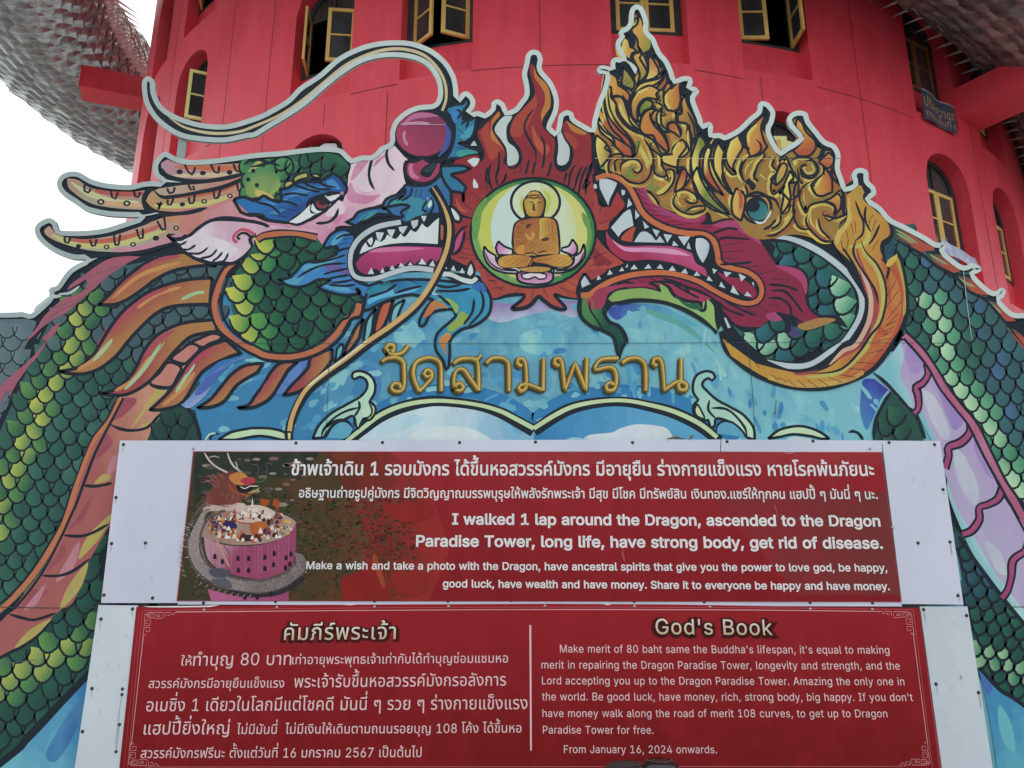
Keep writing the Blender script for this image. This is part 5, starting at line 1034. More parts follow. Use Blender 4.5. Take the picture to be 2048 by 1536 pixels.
ls("G 980,220 1050,270|G 1010,280 1090,330|G 1040,340 1160,385|G 1080,400 1200,420|G 1110,440 1280,460|G 1190,510 1320,490|G 1230,530 1440,510|G 1330,560 1460,545|G 1500,540 1600,540|G 1590,600 1720,550 1810,560|G 1640,660 1700,625 1900,640|G 1660,690 1840,660|G 1670,740 1840,730|G 1650,790 1780,790|G 1660,840 1820,830 1920,820|G 1880,860 1980,850|G 1960,920 2048,900|H 0,890 60,895|H 20,950 160,965|H 0,1000 130,1010 240,1050|H 20,1050 120,1050 190,1110 280,1230|H 0,1110 90,1110 170,1170 190,1250 280,1310|H 0,1165 90,1165", 5)
ls("G 830,1010 900,980 1000,1000|G 980,950 1080,1000|G 1100,950 1250,1010|G 1200,950 1340,990 1420,1060|G 1280,990 1400,1060 1500,1110|G 700,1080 660,1180|G 640,1110 620,1160|G 760,1030 850,1040 940,1010|G 1640,1130 1720,1200 1860,1250|G 1700,1130 1830,1200 1950,1250|G 1870,1180 2000,1270|G 1960,1160 2048,1220|G 1540,1060 1620,1140", 4.6)
f('9a4058', "G 700,1030 900,1000 1050,990 1100,1000 900,1020 780,1060 750,1120 730,1180 640,1210 620,1130 640,1090", '8a3550', None, .4)
# green jaw crest and curled chin
f('7f9f5c', "G 770,1110* 820,1060 900,1040 1050,1030 1190,1060* 1180,990* 1230,1010 1280,1080 1380,1140 1500,1160* 1560,1120* 1610,1170 1620,1280 1640,1370* 1500,1250 1350,1170 1200,1130 1000,1110 860,1130 780,1140*", '8fb06a', "G 900,1050 1600,1300", .35)
l("G 1090,985 1150,1010 1190,1060", 6); l("G 1180,985 1250,1020 1300,1090 1400,1130 1510,1150 1500,1200 1540,1200 1550,1110", 7); f('2f5f48', "G 1300,1090 1400,1150 1490,1150 1510,1200 1400,1180"); 
l("G 770,1125 820,1150 1000,1125 1200,1140 1350,1190 1500,1270 1640,1380", 8)
f('4a7f50', "G 560,1110* 640,1110 660,1200 740,1170* 760,1260 850,1350 900,1450 K 900,160 860,240 850,290* 840,220 830,130 720,70 600,20 G 560,1230", '224f42', "G 560,1200 760,1250", .35)
f('9a4a4a', "G 590,1120 640,1110 640,1210 610,1180"); f('254d42', "K 720,20 850,90 890,160 860,240 850,180 780,100"); l("G 740,1160 730,1220 780,1300 850,1330 900,1390 920,1460 K 905,180 870,250 860,320", 7); l("G 540,1080 535,1200 570,1280 660,1350 K 700,80 800,130 830,200 850,310", 7); l("G 620,1130 625,1200 690,1300 740,1380", 4); l("G 750,1125 770,1130 760,1180 740,1170", 8)
f(INK, "H 60,1225 110,1225 170,1290 180,1370 130,1390 130,1300")
# ------------------------------------------------------------------ right dragon: golden crest
motif('painted_gold_crest', 'painted_naga')
GB = "C 660,1080* 680,980 700,890* 730,800 750,600* 800,590 850,640 880,600* 900,540 940,600 980,640* 1000,560 960,500 890,440 880,380 900,330* 960,360 980,300 960,250* 1000,200 1010,130* 1040,180 1030,240 1090,300 1110,370 1090,430* 1160,500 1180,560* 1230,580 1250,660 1270,720* 1290,680 1340,660 1340,760* 1370,780 1400,900 1460,1000 1490,1080* 1520,1080 1560,1150 1600,1200* 1640,1150 1700,1210* 1740,1130 1820,1100 1860,1180* 1880,1060 1940,960 2030,900* D 0,960 -20,1040 40,1140 90,1260* 200,1190* 260,1110 220,1030 200,970 250,940 290,1010 360,1100 390,1180 500,1220* 520,1310 500,1400 560,1480 H 600,300* 590,450 510,650 400,640 200,600 -40,640 G 1880,600 1760,470 1600,500* 1560,420 1400,440 1200,380 1080,240 940,190 860,120 700,60 660,-60"
f('bb9049', GB, '947440', "C 700,400 1500,1400", .6)
def cs(s, w, c, c2=None, a=.45):
    for t_ in s.split('|'): l(t_, w, c, 'b', c2, a)
cs("C 770,600 760,750 800,900 840,1000|C 700,940 760,1060 860,1130|C 670,1100 670,1200 700,1300|C 900,360 900,420 950,470|C 1100,680 1010,740 960,830|C 850,860 900,960 990,1040|C 1230,740 1220,800 1260,880|C 1180,980 1200,1040 1260,1050|C 1340,1130 1290,1180 1300,1240|C 1320,940 1320,980 1340,1000|C 1500,1080 1450,1160 1440,1300 1500,1450|C 1540,1170 1520,1280 1560,1420|C 1640,1170 1600,1260 1620,1400|C 1000,1150 1060,1260 1100,1380 1060,1440|C 1150,1340 1170,1420 1240,1420|G 890,60 940,20 1000,10 1030,70 980,110|G 1340,260 1310,330 1350,400|G 1250,100 1290,150 1220,240 1140,290|G 1420,280 1470,330 1430,350|C 1790,1130 1740,1220 1780,1320|C 1900,1060 1870,1130 1930,1200|C 1940,1260 1860,1340 1850,1430|C 1980,1400 2030,1440|G 1800,240 1780,320 1800,440|H 320,400 330,500 400,600|H 270,230 270,330 310,400|H 380,160 380,240|H 60,500 150,480 190,400|H 220,180 240,240 200,330|D 230,1290 180,1340 200,1400|G 1700,300 1760,330|C 800,1230 770,1330 800,1360", 9, 'c2ba68', 'b5a455')
cs("C 790,640 830,700 870,800|C 1110,470 1160,560 1150,640|C 1230,600 1230,680 1180,720|C 820,760 850,880 960,1000 1060,1080|C 740,960 780,1060 900,1150 980,1230|C 1320,700 1310,800 1280,860|C 1380,830 1440,960 1460,1060|C 1100,1000 1180,1100 1230,1200|C 1270,1000 1330,1040 1330,1090|C 1130,1180 1180,1270 1200,1330|C 1660,1250 1650,1330 1680,1500|G 1580,60 1640,200 1720,340|G 1830,260 1840,330 1830,400|H 130,50 100,120 60,180|H 460,60 520,160 540,240|H 430,420 500,450 470,490|H 370,500 420,580 500,640|H 210,480 260,540 330,590|G 1350,80 1400,140 1370,220|C 2000,1000 1980,1080 2020,1140|D 260,1080 260,1150 230,1240|D 320,1070 340,1130", 10, 'a3553c', 'b06a40')
cs("C 800,960 820,1030 870,1060|C 1060,1080 1100,1080|C 1010,1130 1000,1190 970,1230|C 1050,880 1040,930 1010,920|C 1120,910 1140,960|C 1490,1130 1470,1260 1500,1370|C 700,1320 740,1350 760,1300|G 960,50 920,130 1000,140|G 1120,130 1110,240 1180,220|G 1540,100 1600,230 1700,360|C 1900,1260 1900,1350|C 1640,1350 1650,1480|H 110,90 60,200|H 420,250 380,280|H 360,350 340,300|C 1100,330 1080,400|C 1040,590 1030,640|C 1190,760 1200,840|D 30,1480 80,1420|H 840,440 800,500", 9, '5f7a3f', '7f8f4a')
cs("C 1000,440 990,560 1060,620|C 900,660 940,720|C 980,800 940,900 980,1000|C 1430,960 1450,1050|G 1040,60 1080,120 1020,170|G 1200,60 1220,130|G 1470,60 1560,250 1690,400|G 1380,400 1500,380|G 1230,370 1330,420|C 1720,1260 1760,1370|H 220,330 260,480|H 180,520 230,560 300,580|H 420,470 480,510|C 1340,1280 1300,1400", 10, '7a5a3c', '8f6f45')
# heavy outline shapes
f(INK, "C 985,65 1010,90 1040,170 1060,200 1040,240 1130,330 1120,420 1150,420 1160,440 1120,450 1090,480* 1060,470 1070,430 1110,390 1090,310 1010,250 1020,200 1000,150 940,210* 950,180 980,130")
f(INK, "C 900,235 940,240 980,290 990,350 970,390 945,385 950,320 930,280 885,300* 885,270*"); f(INK, "C 1150,460 1220,500 1250,580 1260,660* 1220,560 1180,620* 1190,560 1170,500 1120,470")
f(INK, "C 860,120 830,480".replace('860,120 830,480', "820,485 880,495 960,580 1000,700 960,640 900,560 870,640* 870,540")); f(INK, "C 710,560 760,550 830,590 870,640 870,700* 830,640 770,590 720,580")
f(INK, "C 1290,660 1340,635 1400,640 1370,670 1340,720* 1350,680 1300,670"); f(INK, "C 1360,750 1400,720 1450,730 1420,780 1440,860 1380,790")
f(INK, "C 720,730 700,880 760,930 730,830"); f(INK, "C 1560,1010 1530,1050 1540,1120 1590,1170* 1500,1080"); f(INK, "C 1810,1055 1830,1120 1920,1200* 1880,1210 1800,1130"); f(INK, "D 250,915 280,940 260,990* 220,930")
f(INK, "D 370,1090 420,1180 400,1250 360,1290* 430,1270 470,1200 530,1240 520,1180 440,1150"); f(INK, "G 1860,170 1890,150 1950,210 1920,250 1880,210")
LINES_ = []
for t_ in ("C 945,210 990,150 1010,190|C 880,280 880,330 860,400 880,450 950,490 1000,580 990,600", "C 960,450 970,430 1020,410 1005,375 1040,430 1020,470 1060,540 1080,600 1050,660 1000,690", "C 1080,480 1060,430", "C 1040,650 1120,640 1220,560", "C 990,710 1030,670 1160,640",
           "C 760,560 740,700 740,800 770,930 850,1040 940,1130 980,1250 940,1260 990,1240 1020,1130", "C 800,700 790,780 830,830 840,920 920,1020 1050,1090", "C 800,770 880,790 920,900 950,990 1030,1050", "C 860,700 850,660 900,700 960,740 950,790 920,820 880,760",
           "C 690,990 740,1060 800,1100 820,1160 780,1170", "C 670,1080 760,1160 740,1190 790,1230 760,1290 780,1310", "C 1000,740 950,830 960,940 1010,1010", "C 1010,950 1010,860 1070,800 1130,830 1110,870 1200,900 1230,920", "C 1150,880 1100,870 1040,940 1020,1040 1060,1090 1130,1130 1200,1240 1280,1240",
           "C 1100,900 1110,960 1180,1020 1230,1100 1260,1220", "C 1150,740 1180,780 1150,820 1200,850 1190,930 1240,920", "C 1230,700 1210,740 1220,860 1260,900", "C 1350,780 1350,860 1310,880 1330,910 1360,920 1310,930 1320,980 1400,1000 1390,1080", "C 1240,1040 1240,1000 1300,980 1340,1060 1340,1090",
           "C 1170,990 1200,1050 1260,1060", "C 1400,900 1450,1000 1460,1100", "C 1420,1000 1430,1200 1430,1400 1490,1540", "C 1500,1060 1450,1120 1430,1200", "C 1550,1160 1500,1250 1520,1400 1640,1560", "C 1640,1110 1590,1200 1600,1330 1680,1480", "C 1700,1220 1700,1330 1760,1400 1790,1400 1770,1380",
           "C 1690,1360 1680,1440 1740,1540", "C 1950,1120 1990,1170 1970,1230 1870,1280 1830,1370 1860,1460", "C 1990,1200 2020,1250 1960,1330 1930,1450", "G 1430,70 1450,200 1540,330 1740,460", "G 1500,60 1560,200 1640,320 1740,420",
           "C 1390,1130 1410,1220 1330,1290 1320,1400 1340,1360 1400,1360", "C 1280,1240 1200,1240 1200,1330 1240,1380", "C 1130,1140 1100,1180 1190,1260 1190,1340", "C 1050,1100 1100,1190 1130,1290 1080,1440 980,1480", "C 900,1300 870,1240 800,1250 770,1340 790,1400|C 890,1300 870,1270 820,1300 830,1380",
           "G 870,100 870,40 940,0 1010,10 1040,70 1000,110 960,80 980,65", "G 870,120 940,180 1040,190 1100,130 1110,40", "G 1140,40 1140,110 1200,140 1240,120 1230,85|G 1200,140 1250,170 1230,90 1290,90 1290,180 1220,270 1150,290", "G 1320,300 1310,260 1380,240 1460,280 1480,340 1420,350 1380,320 1400,300",
           "G 1310,280 1290,350 1340,410 1440,440 1540,400 1530,360", "G 1380,420 1450,380 1550,370", "G 1390,90 1420,150 1370,230", "G 1310,100 1330,60 1390,70", "G 1090,250 1120,280 1180,360", "G 1840,0 1820,100 1860,180", "G 1960,60 1930,130 1970,180", "G 1860,260 1790,260 1760,340 1800,470", "G 1860,200 1880,280 1840,380",
           "H 250,60 270,130 350,150 400,90 370,20 290,10", "H 250,60 290,40 310,50", "H 430,40 440,110 360,180 340,210 380,280 420,290", "H 350,170 270,230 250,320 300,430 330,370 430,340 520,360 540,440 490,490 440,450 430,420 460,410", "H 510,300 580,250 600,350 590,430",
           "H 310,440 310,530 420,640 510,650", "H 400,470 420,560 500,640", "H 210,300 200,430 240,540 340,560", "H 240,200 240,280 190,320 160,300", "H 230,70 240,170 160,190 200,160 190,90 150,30", "H 100,0 60,120 20,200 40,280 130,210 110,260 170,340 160,420 100,440", "H 180,360 210,420 160,520 60,600 -20,610", "H 100,440 90,510 20,560", "H 440,440 540,470 620,430", "H 50,300 20,300", "D 100,1230 90,1300 130,1250 180,1340 210,1390", "D 60,1260 30,1330 70,1380 20,1440 60,1490", "D 0,1260 60,1300", "D 180,1300 230,1260 330,1270 390,1350 370,1400 300,1410 260,1350 300,1330", "D 210,1380 220,1420 280,1480", "D 200,1200 260,1110 240,1060",
           "C 870,680 920,640|C 890,700 940,660|C 920,720 950,700"):
    LINES_ += t_.split('|')
shade_lines(LINES_)

def cell(p, c, c2, g, hl=None):
    fo(c, p, c2, g, .30, 4.6)
    if hl: l(hl, 5.5, 'c9c070', 'b', 'b8a855', .4)
G_, Y_, R_, O_, B_ = 'c0934a', 'cdc069', 'a3553b', '75803f', '8c663c'
for a_ in (("C 985,75* 1015,120 1045,180* 1055,225 1100,300 1118,360 1100,410 1060,430 1030,465* 1020,420 1005,375* 1000,320 960,270* 955,240 1000,200 1010,150 995,110", G_, O_, "C 980,300 1120,330", None),
  ("C 900,300* 930,325 945,385* 970,392 1000,420* 960,430 950,470 960,500* 900,470 868,410 872,350", Y_, G_, "C 870,380 940,400", None),
  ("C 1040,430 1080,520 1075,600 1030,655 1000,685* 1020,620 1010,560 980,500 965,450 1012,425*", G_, O_, "C 1020,470 1020,660", None),
  ("C 1085,480* 1110,450* 1150,520 1172,565 1160,620 1080,648 1040,660* 1080,600 1090,540", R_, Y_, "C 1150,480 1080,640", None),
  ("C 1225,570* 1245,640 1200,720 1120,750* 1170,690 1215,630", R_, B_, "C 1230,600 1150,740", None),
  ("C 1215,575* 1170,635 1100,650 1020,680 975,740 950,810* 1010,765 1060,705 1130,690 1195,640", Y_, G_, "C 960,780 1180,620", None),
  ("C 885,540* 940,600 982,680 960,722* 900,700 868,690* 882,620", '9a8448', O_, "C 890,640 980,640", None),
  ("C 760,580* 830,620 850,690* 900,720 942,765 930,825* 860,775 800,775* 790,705* 765,690 762,760 790,900 850,1000 920,1080 980,1180 965,1255* 880,1120 800,1040 745,900 738,750", G_, R_, "C 750,800 900,900", "C 765,640 750,760 765,880 810,980"),
  ("C 800,785* 860,780 910,820 930,900 980,980 1050,1050 1100,1092* 1000,1045 920,1000 850,900 830,840", R_, Y_, "C 850,950 960,900", "C 860,830 890,930 970,1010"),
  ("C 940,830 1000,740 1100,690 1180,730* 1150,760 1170,805* 1080,790 1020,830 1000,900 1010,985* 960,940 930,880", G_, B_, "C 1000,740 980,960", "C 960,820 1010,750 1090,715"),
  ("C 1015,870 1070,805 1125,830 1110,870 1060,890 1025,945*", '5d7a3c', '8f8a48', "C 1020,900 1100,830", None),
  ("C 1040,930 1100,880 1155,880* 1110,930 1130,1000 1200,1080 1250,1180 1240,1225* 1150,1140 1130,1090 1060,1082 1020,1030", 'bd8240', R_, "C 1040,960 1240,1150", None),
  ("C 1195,870* 1188,930 1200,1010 1265,1058* 1200,1062 1160,1000 1158,920", Y_, '8f9a50', "C 1170,900 1200,1050", None),
  ("C 1290,690* 1345,650* 1340,720 1348,800 1330,885* 1280,895 1240,860 1210,780 1240,730", G_, R_, "C 1230,780 1345,780", "C 1240,760 1225,810 1265,880"),
  ("C 1380,765* 1410,860 1460,960 1482,1080 1450,1150* 1420,1050 1400,1000 1330,980 1325,930* 1360,900 1350,830", B_, G_, "C 1440,1000 1340,850", None),
  ("C 1245,1000* 1300,985 1350,1050 1340,1105* 1300,1070 1250,1045", R_, G_, "C 1250,1000 1340,1080", None),
  ("C 1360,1120* 1392,1180 1330,1270 1322,1345* 1260,1330 1200,1300 1200,1250 1280,1240* 1290,1180", G_, Y_, "C 1390,1200 1200,1280", "C 1340,1140 1300,1200 1290,1240"),
  ("C 675,1085* 740,1140 772,1185* 792,1230 740,1310 700,1345* 672,1250 662,1150", Y_, B_, "C 670,1200 780,1220", None),
  ("C 692,945* 730,1020 800,1090 880,1140 950,1190 962,1255* 900,1250 822,1172* 780,1120 700,1050", R_, G_, "C 900,1180 720,1040", "C 700,980 740,1060 810,1120"),
  ("C 1480,1115* 1512,1075 1552,1170* 1500,1280 1510,1400 1610,1545* 1520,1480 1450,1400 1430,1280", Y_, O_, "C 1440,1300 1530,1280", None),
  ("C 1560,1180* 1602,1200* 1570,1300 1600,1420 1690,1570* 1600,1500 1530,1400 1530,1260", Y_, R_, "C 1530,1300 1590,1330", None),
  ("C 1645,1145* 1695,1220* 1680,1320 1700,1440 1770,1570* 1690,1500 1620,1380 1610,1250", Y_, G_, "C 1610,1300 1690,1300", None),
  ("C 1740,1130* 1805,1085* 1842,1180 1800,1260 1765,1340 1795,1395* 1730,1330 1708,1240", Y_, G_, "C 1710,1200 1800,1240", None),
  ("C 1870,1160* 1870,1070 1950,980 2035,905* 1990,1020 2010,1120 2040,1180* 1980,1240 1900,1255*", G_, R_, "C 1880,1080 2020,1120", "C 1890,1150 1895,1070 1960,1000"),
  ("D 230,950* 270,990 300,1060 370,1130 380,1190* 330,1250 240,1252 198,1210* 258,1150 258,1090 218,1020", G_, R_, "D 230,1000 260,1200", None),
  ("D 480,1225* 520,1260 515,1320 470,1352 400,1300*", 'b5824a', R_, "D 500,1240 460,1340", None),
  ("H 450,70 505,150 510,260* 440,292* 385,285 350,225* 400,170 440,120", G_, R_, "H 380,200 510,180", "H 440,110 400,180 370,230"),
  ("H 545,275* 580,300 572,400 520,440* 530,380 480,350 440,335* 500,310", G_, R_, "H 560,290 540,420", None),
  ("G 1480,60* 1520,180 1620,330 1740,440* 1600,400 1490,300 1440,160", Y_, O_, "G 1460,200 1560,220", None),
  ("G 1360,80 1400,110 1370,220 1300,260* 1320,180", R_, G_, "G 1390,120 1310,220", None),
  ("H 110,30 150,60 120,150 60,210* 60,130", G_, '8f9a50', "H 130,60 70,190", None), ("H 175,90* 200,150 165,190 180,300* 150,380 100,430 120,300 110,240", Y_, G_, "H 170,200 120,400", None),
  ("H 215,200* 240,190 235,290 200,300", B_, R_, None, None)):
    cell(*a_)
for u_ in LINES_: l(u_, 4.4)
l("C 1500,1090 1560,1150 1600,1180 1660,1110 1700,1200 1740,1120 1810,1060 1830,1130 1900,1200", 8); l("C 1860,1190 1850,1060 1920,970 2020,890 2048,880", 8); l("D 0,870 -10,950 -40,1020 30,1120 80,1250", 9); l("D 95,1260 200,1190 265,1110 220,1040 180,980 200,930 255,930 300,1010 370,1090 430,1170 530,1220 540,1330 500,1400 580,1500", 9); l("H 520,60 590,200 600,300 600,450", 8)
l("C 650,1080 680,900 730,740 760,560", 9); l("C 655,1080 650,1200 670,1400", 8); l("C 1260,720 1340,640 1390,645", 8); l("C 1390,740 1420,820 1470,950 1500,1090 1530,1020", 9); l("C 1250,680 1240,560 1160,470", 10)
# eye
motif('painted_naga_eye', 'painted_naga')
ell('b08a50', 1955, 385, 115, 120, '9a7a45', None, .4, 6, sh='G'); ell(INK, 1955, 395, 92, 98, sh='G'); ell('2f6468', 1965, 410, 78, 76, '3f8080', "G 1900,350 2030,470", .3, sh='G')
ell(INK, 1925, 370, 55, 52, sh='G'); f('c3ced0', "G 1930,490 2000,500 2048,440 H 20,400 20,440 G 2010,510 1960,515"); l("G 1860,300 1950,290 2048,300 H 60,330 90,400", 5); l("H 60,480 20,530 -40,560", 5)
f('c0a258', "G 1790,240* 1850,290 1850,400 1830,480* 1770,430 1765,330", 'b07a42', "G 1780,350 1850,350", .35); o("G 1790,230* 1860,290 1855,400 1830,490* 1765,440 1755,330", 5); l("G 1810,230 1830,320 1820,400", 6, 'a8553f')
f('b08a48', "G 1860,60 1990,60 2048,140 1960,160 1950,240 1880,190 1850,240|".replace('|', ''), 'a8623f', None, .5) if False else None

# ------------------------------------------------------------------ border of the cut-out
motif('painted_border')
nextlay()
area = sum(sil_pts[i - 1][0] * sil_pts[i][1] - sil_pts[i][0] * sil_pts[i - 1][1] for i in range(len(sil_pts)))
SP = [p for p in sil_pts]
strip(SP, lambda t: 10, 'b6c4c0', '97a6a6', .12, None, side=(1 if area > 0 else -1), tg=(1000, 0, 150, 0))
for t_ in ("E 690,805* 790,785* 640,870 560,900", "E 1130,462* 1280,432* 1250,425 1180,440 1000,455", "E 1310,182* 1460,185* 1330,160 1290,150|E 390,1100 430,1080 500,1090 460,1110 420,1115 330,1180 280,1225 290,1180"):
    for u_ in t_.split('|'): f('a9b6b4', u_)
for t_ in ("C 400,1010 380,1040".replace('400,1010 380,1040', "870,480* 920,500 960,560 985,600* 1000,560 970,520 920,490"),): f('b6c4c0', t_)
motif('board_seam')
for (x0, y0, x1, y1) in ((150, 250, 1580, 250),): pass
for s_, w_, c_ in (("X 800,250 890,251", 1.1, 'b5a0b0'), ("X 1190,318 1560,319", .9, 'c9b48a'), ("X 1560,318 1680,318", 1.3, '3a3f45'), ("X 455,687 1030,688 1500,686 1900,687", .9, '2f4a5c'), ("X 660,688 657,770 653,850 650,880", 1.0, '32434f'), ("X 1495,690 1503,770 1510,878", 1.0, '2f4654'), ("X 0,1214 120,1216 196,1215", 1.6, '3a4a48'), ("X 1935,1212 2048,1214 2500,1216", 1.6, '33423f'), ("X 1924,530 1934,620 1942,680", 1.0, 'a9bcc0'), ("X 400,420 1480,420", 0, '3f4f5c')):
    if w_: l(s_, w_, c_, 'n', step=60)
for s_ in ("X 1553,815 1549,830 1551,800|X 1553,800 1549,825", "X 1937,650 1939,668"): ls(s_, 1.2, '4a5f6c')
rng_ = random.Random(5)
motif('paint_scratch')
for i in range(26):
    x_, y_ = rng_.uniform(0, 2040), rng_.uniform(560, 870); L_ = rng_.uniform(3, 14)
    l([(x_, y_, False), (x_ + rng_.uniform(-2, 2), y_ + L_, False)], .8, rng_.choice(['b9c6c8', '8a9aa0', '3a4650']), 'b')
# ------------------------------------------------------------------ lettering: glyph outlines from the built-in font
GC = {}
import os
try: SANS = bpy.data.fonts.load(os.path.join(bpy.utils.resource_path('LOCAL'), 'datafiles', 'fonts', 'Inter.woff2'))
except Exception: SANS = None
def raw_glyph(s, off):
    c = bpy.data.curves.new('t', 'FONT'); c.body = s
    if SANS and ord(s[0]) < 128: c.font = SANS
    c.resolution_u = 2; c.fill_mode = 'NONE'
    ob = bpy.data.objects.new('t', c); SC.collection.objects.link(ob); bpy.context.view_layer.update()
    me = bpy.data.meshes.new_from_object(ob.evaluated_get(bpy.context.evaluated_depsgraph_get()))
    V = [(q.co.x, q.co.y) for q in me.vertices]; nx = {}
    for e in me.edges: nx.setdefault(e.vertices[0], []).append(e.vertices[1]); nx.setdefault(e.vertices[1], []).append(e.vertices[0])
    bpy.data.objects.remove(ob); bpy.data.curves.remove(c); bpy.data.meshes.remove(me)
    seen_, loops = set(), []
    for i in range(len(V)):
        if i in seen_ or i not in nx: continue
        lp = [i]; seen_.add(i); cur = i
        nxt = i + 1 if i + 1 in nx[i] else nx[i][0]
        while nxt not in seen_:
            lp.append(nxt); seen_.add(nxt); k = [q for q in nx[nxt] if q not in seen_]
            if not k: break
            nxt = k[0]
        q = []
        for j in lp:
            if not q or math.hypot(V[j][0] - q[-1][0], V[j][1] - q[-1][1]) > 1e-4: q.append(V[j])
        if math.hypot(q[0][0] - q[-1][0], q[0][1] - q[-1][1]) < 1e-4: q.pop()
        if len(q) > 2: loops.append(q)
    P = [p for lp in loops for p in lp]; E = []; n = 0
    for lp in loops: E += [(n + i, n + (i + 1) % len(lp)) for i in range(len(lp))]; n += len(lp)
    if not P: return [], []
    r = delaunay_2d_cdt([Vector(p) for p in P], E, [], 0, 1e-6)
    v = [(p.x, p.y) for p in r[0]]; fc = []
    for t in r[2]:
        cx, cy = sum(v[i][0] for i in t) / 3, sum(v[i][1] for i in t) / 3; wn = 0
        for lp in loops:
            for i in range(len(lp)):
                (x1, y1), (x2, y2) = lp[i], lp[(i + 1) % len(lp)]
                if (y1 <= cy) != (y2 <= cy):
                    if x1 + (cy - y1) / (y2 - y1) * (x2 - x1) > cx: wn += 1 if y2 > y1 else -1
        if wn: fc.append(tuple(t))
    if off > 0:                                  # heavier weight: a band along every outline
        ov, of = [], []
        tot = sum(lp[i - 1][0] * lp[i][1] - lp[i][0] * lp[i - 1][1] for lp in loops for i in range(len(lp))); sgn = -1 if tot > 0 else 1
        for lp in loops:
            m = len(lp); b0 = len(ov)
            for i in range(m):
                a, b, c_ = lp[i - 1], lp[i], lp[(i + 1) % m]
                d1 = (b[0] - a[0], b[1] - a[1]); d2 = (c_[0] - b[0], c_[1] - b[1]); l1 = math.hypot(*d1) or 1; l2 = math.hypot(*d2) or 1
                nx_, ny_ = -d1[1] / l1 - d2[1] / l2, d1[0] / l1 + d2[0] / l2; ln = math.hypot(nx_, ny_) or 1; k = min(2.2, 2 / max(.4, ln)) * off / ln
                ov += [(b[0] + nx_ * k * sgn, b[1] + ny_ * k * sgn), (b[0] - nx_ * k * sgn * .15, b[1] - ny_ * k * sgn * .15)]
            of += [(b0 + 2 * i, b0 + 2 * ((i + 1) % m), b0 + 2 * ((i + 1) % m) + 1, b0 + 2 * i + 1) for i in range(m)]
        BAND[(s, off)] = (ov, of)
    return v, fc
BAND = {}
REF = {}
def glyph(ch, off):
    k = (ch, off)
    if k not in GC:
        v, fc = raw_glyph(ch, off)
        E_ = 'I' if ord(ch) < 128 else 'ก'
        both, _ = raw_glyph(ch + E_, off); iv, _ = raw_glyph(E_, off)
        adv = max(p[0] for p in both) - max(p[0] for p in iv)
        if SANS and ord(ch) < 128: q_ = .686 / .5087; v = [(a * q_, b * q_) for a, b in v]; adv *= q_
        bd = BAND.get((ch, off), ([], [])); bv_ = [(a * (.686 / .5087), b * (.686 / .5087)) for a, b in bd[0]] if SANS and ord(ch) < 128 else bd[0]
        GC[k] = (v, fc, adv, bv_, bd[1])
    return GC[k]
UPV, TONE, ASC = "ิีึืั็ํ", "่้๊๋์", "ปฝฟ"
def layout(s, off, track=0):
    x = 0; out = []; prev = ''; base = ''
    for ch in s:
        if ch == ' ': x += .30 + track; prev = base = ' '; continue
        v, fc, adv, bv_, bf_ = glyph(ch, off); dx = dy = 0
        if ch in TONE and prev in UPV: dy = .21
        if ch in TONE and prev not in UPV: dx = .0
        if (ch in UPV or ch in TONE) and base in ASC: dx = -.10
        out.append(([(a + x + dx, b + dy) for a, b in v], fc, [(a + x + dx, b + dy) for a, b in bv_], bf_))
        mk = ch in UPV or ch in TONE or ch in "ุู"
        x += 0 if mk else adv + track
        if not mk: base = ch
        prev = ch
    return out, x
def text(s, x0, y0, x1, y1, h, col, off=.0, cap=.686, track=.0, c2=None, lift=0, slant=0):
    """s on the current plane: baseline from board pixel (x0,y0) to (x1,y1), letter height h pixels"""
    out, _ = layout(s, off, track)
    xs = [p[0] for q_ in out for p in q_[0]]; a, b = min(xs), max(xs)
    A = Vector(wall_pt(x0, y0, PLANE[0])); B = Vector(wall_pt(x1, y1, PLANE[0]))
    my = (y0 + y1) / 2; up = (Vector(wall_pt(x0, my - h, PLANE[0])) - Vector(wall_pt(x0, my, PLANE[0]))).z / cap
    nextlay(); y = PLANE[0] - .0015 - (Z[0] + lift) * STEP; m = CUR[0]
    ca, cb = seen(col), seen(c2 or col)
    nextlay()
    for v, fc, bv_, bf_ in [(q_[0], q_[1], 0, 0) for q_ in out] + [(q_[2], q_[3], 1, 0) for q_ in out if q_[2]]:
        n = len(m.v); y_ = y if bv_ == 0 else y - STEP
        for px, py in v:
            t = (px - a) / (b - a)
            m.v.append((A.x + (B.x - A.x) * t + slant * py * up, y_, A.z + (B.z - A.z) * t + py * up)); m.a.append((*ca, max(0, min(1, py / cap)) if c2 else 0)); m.b.append((*cb, 0))
        m.f += [tuple(n + i for i in t) for t in fc]
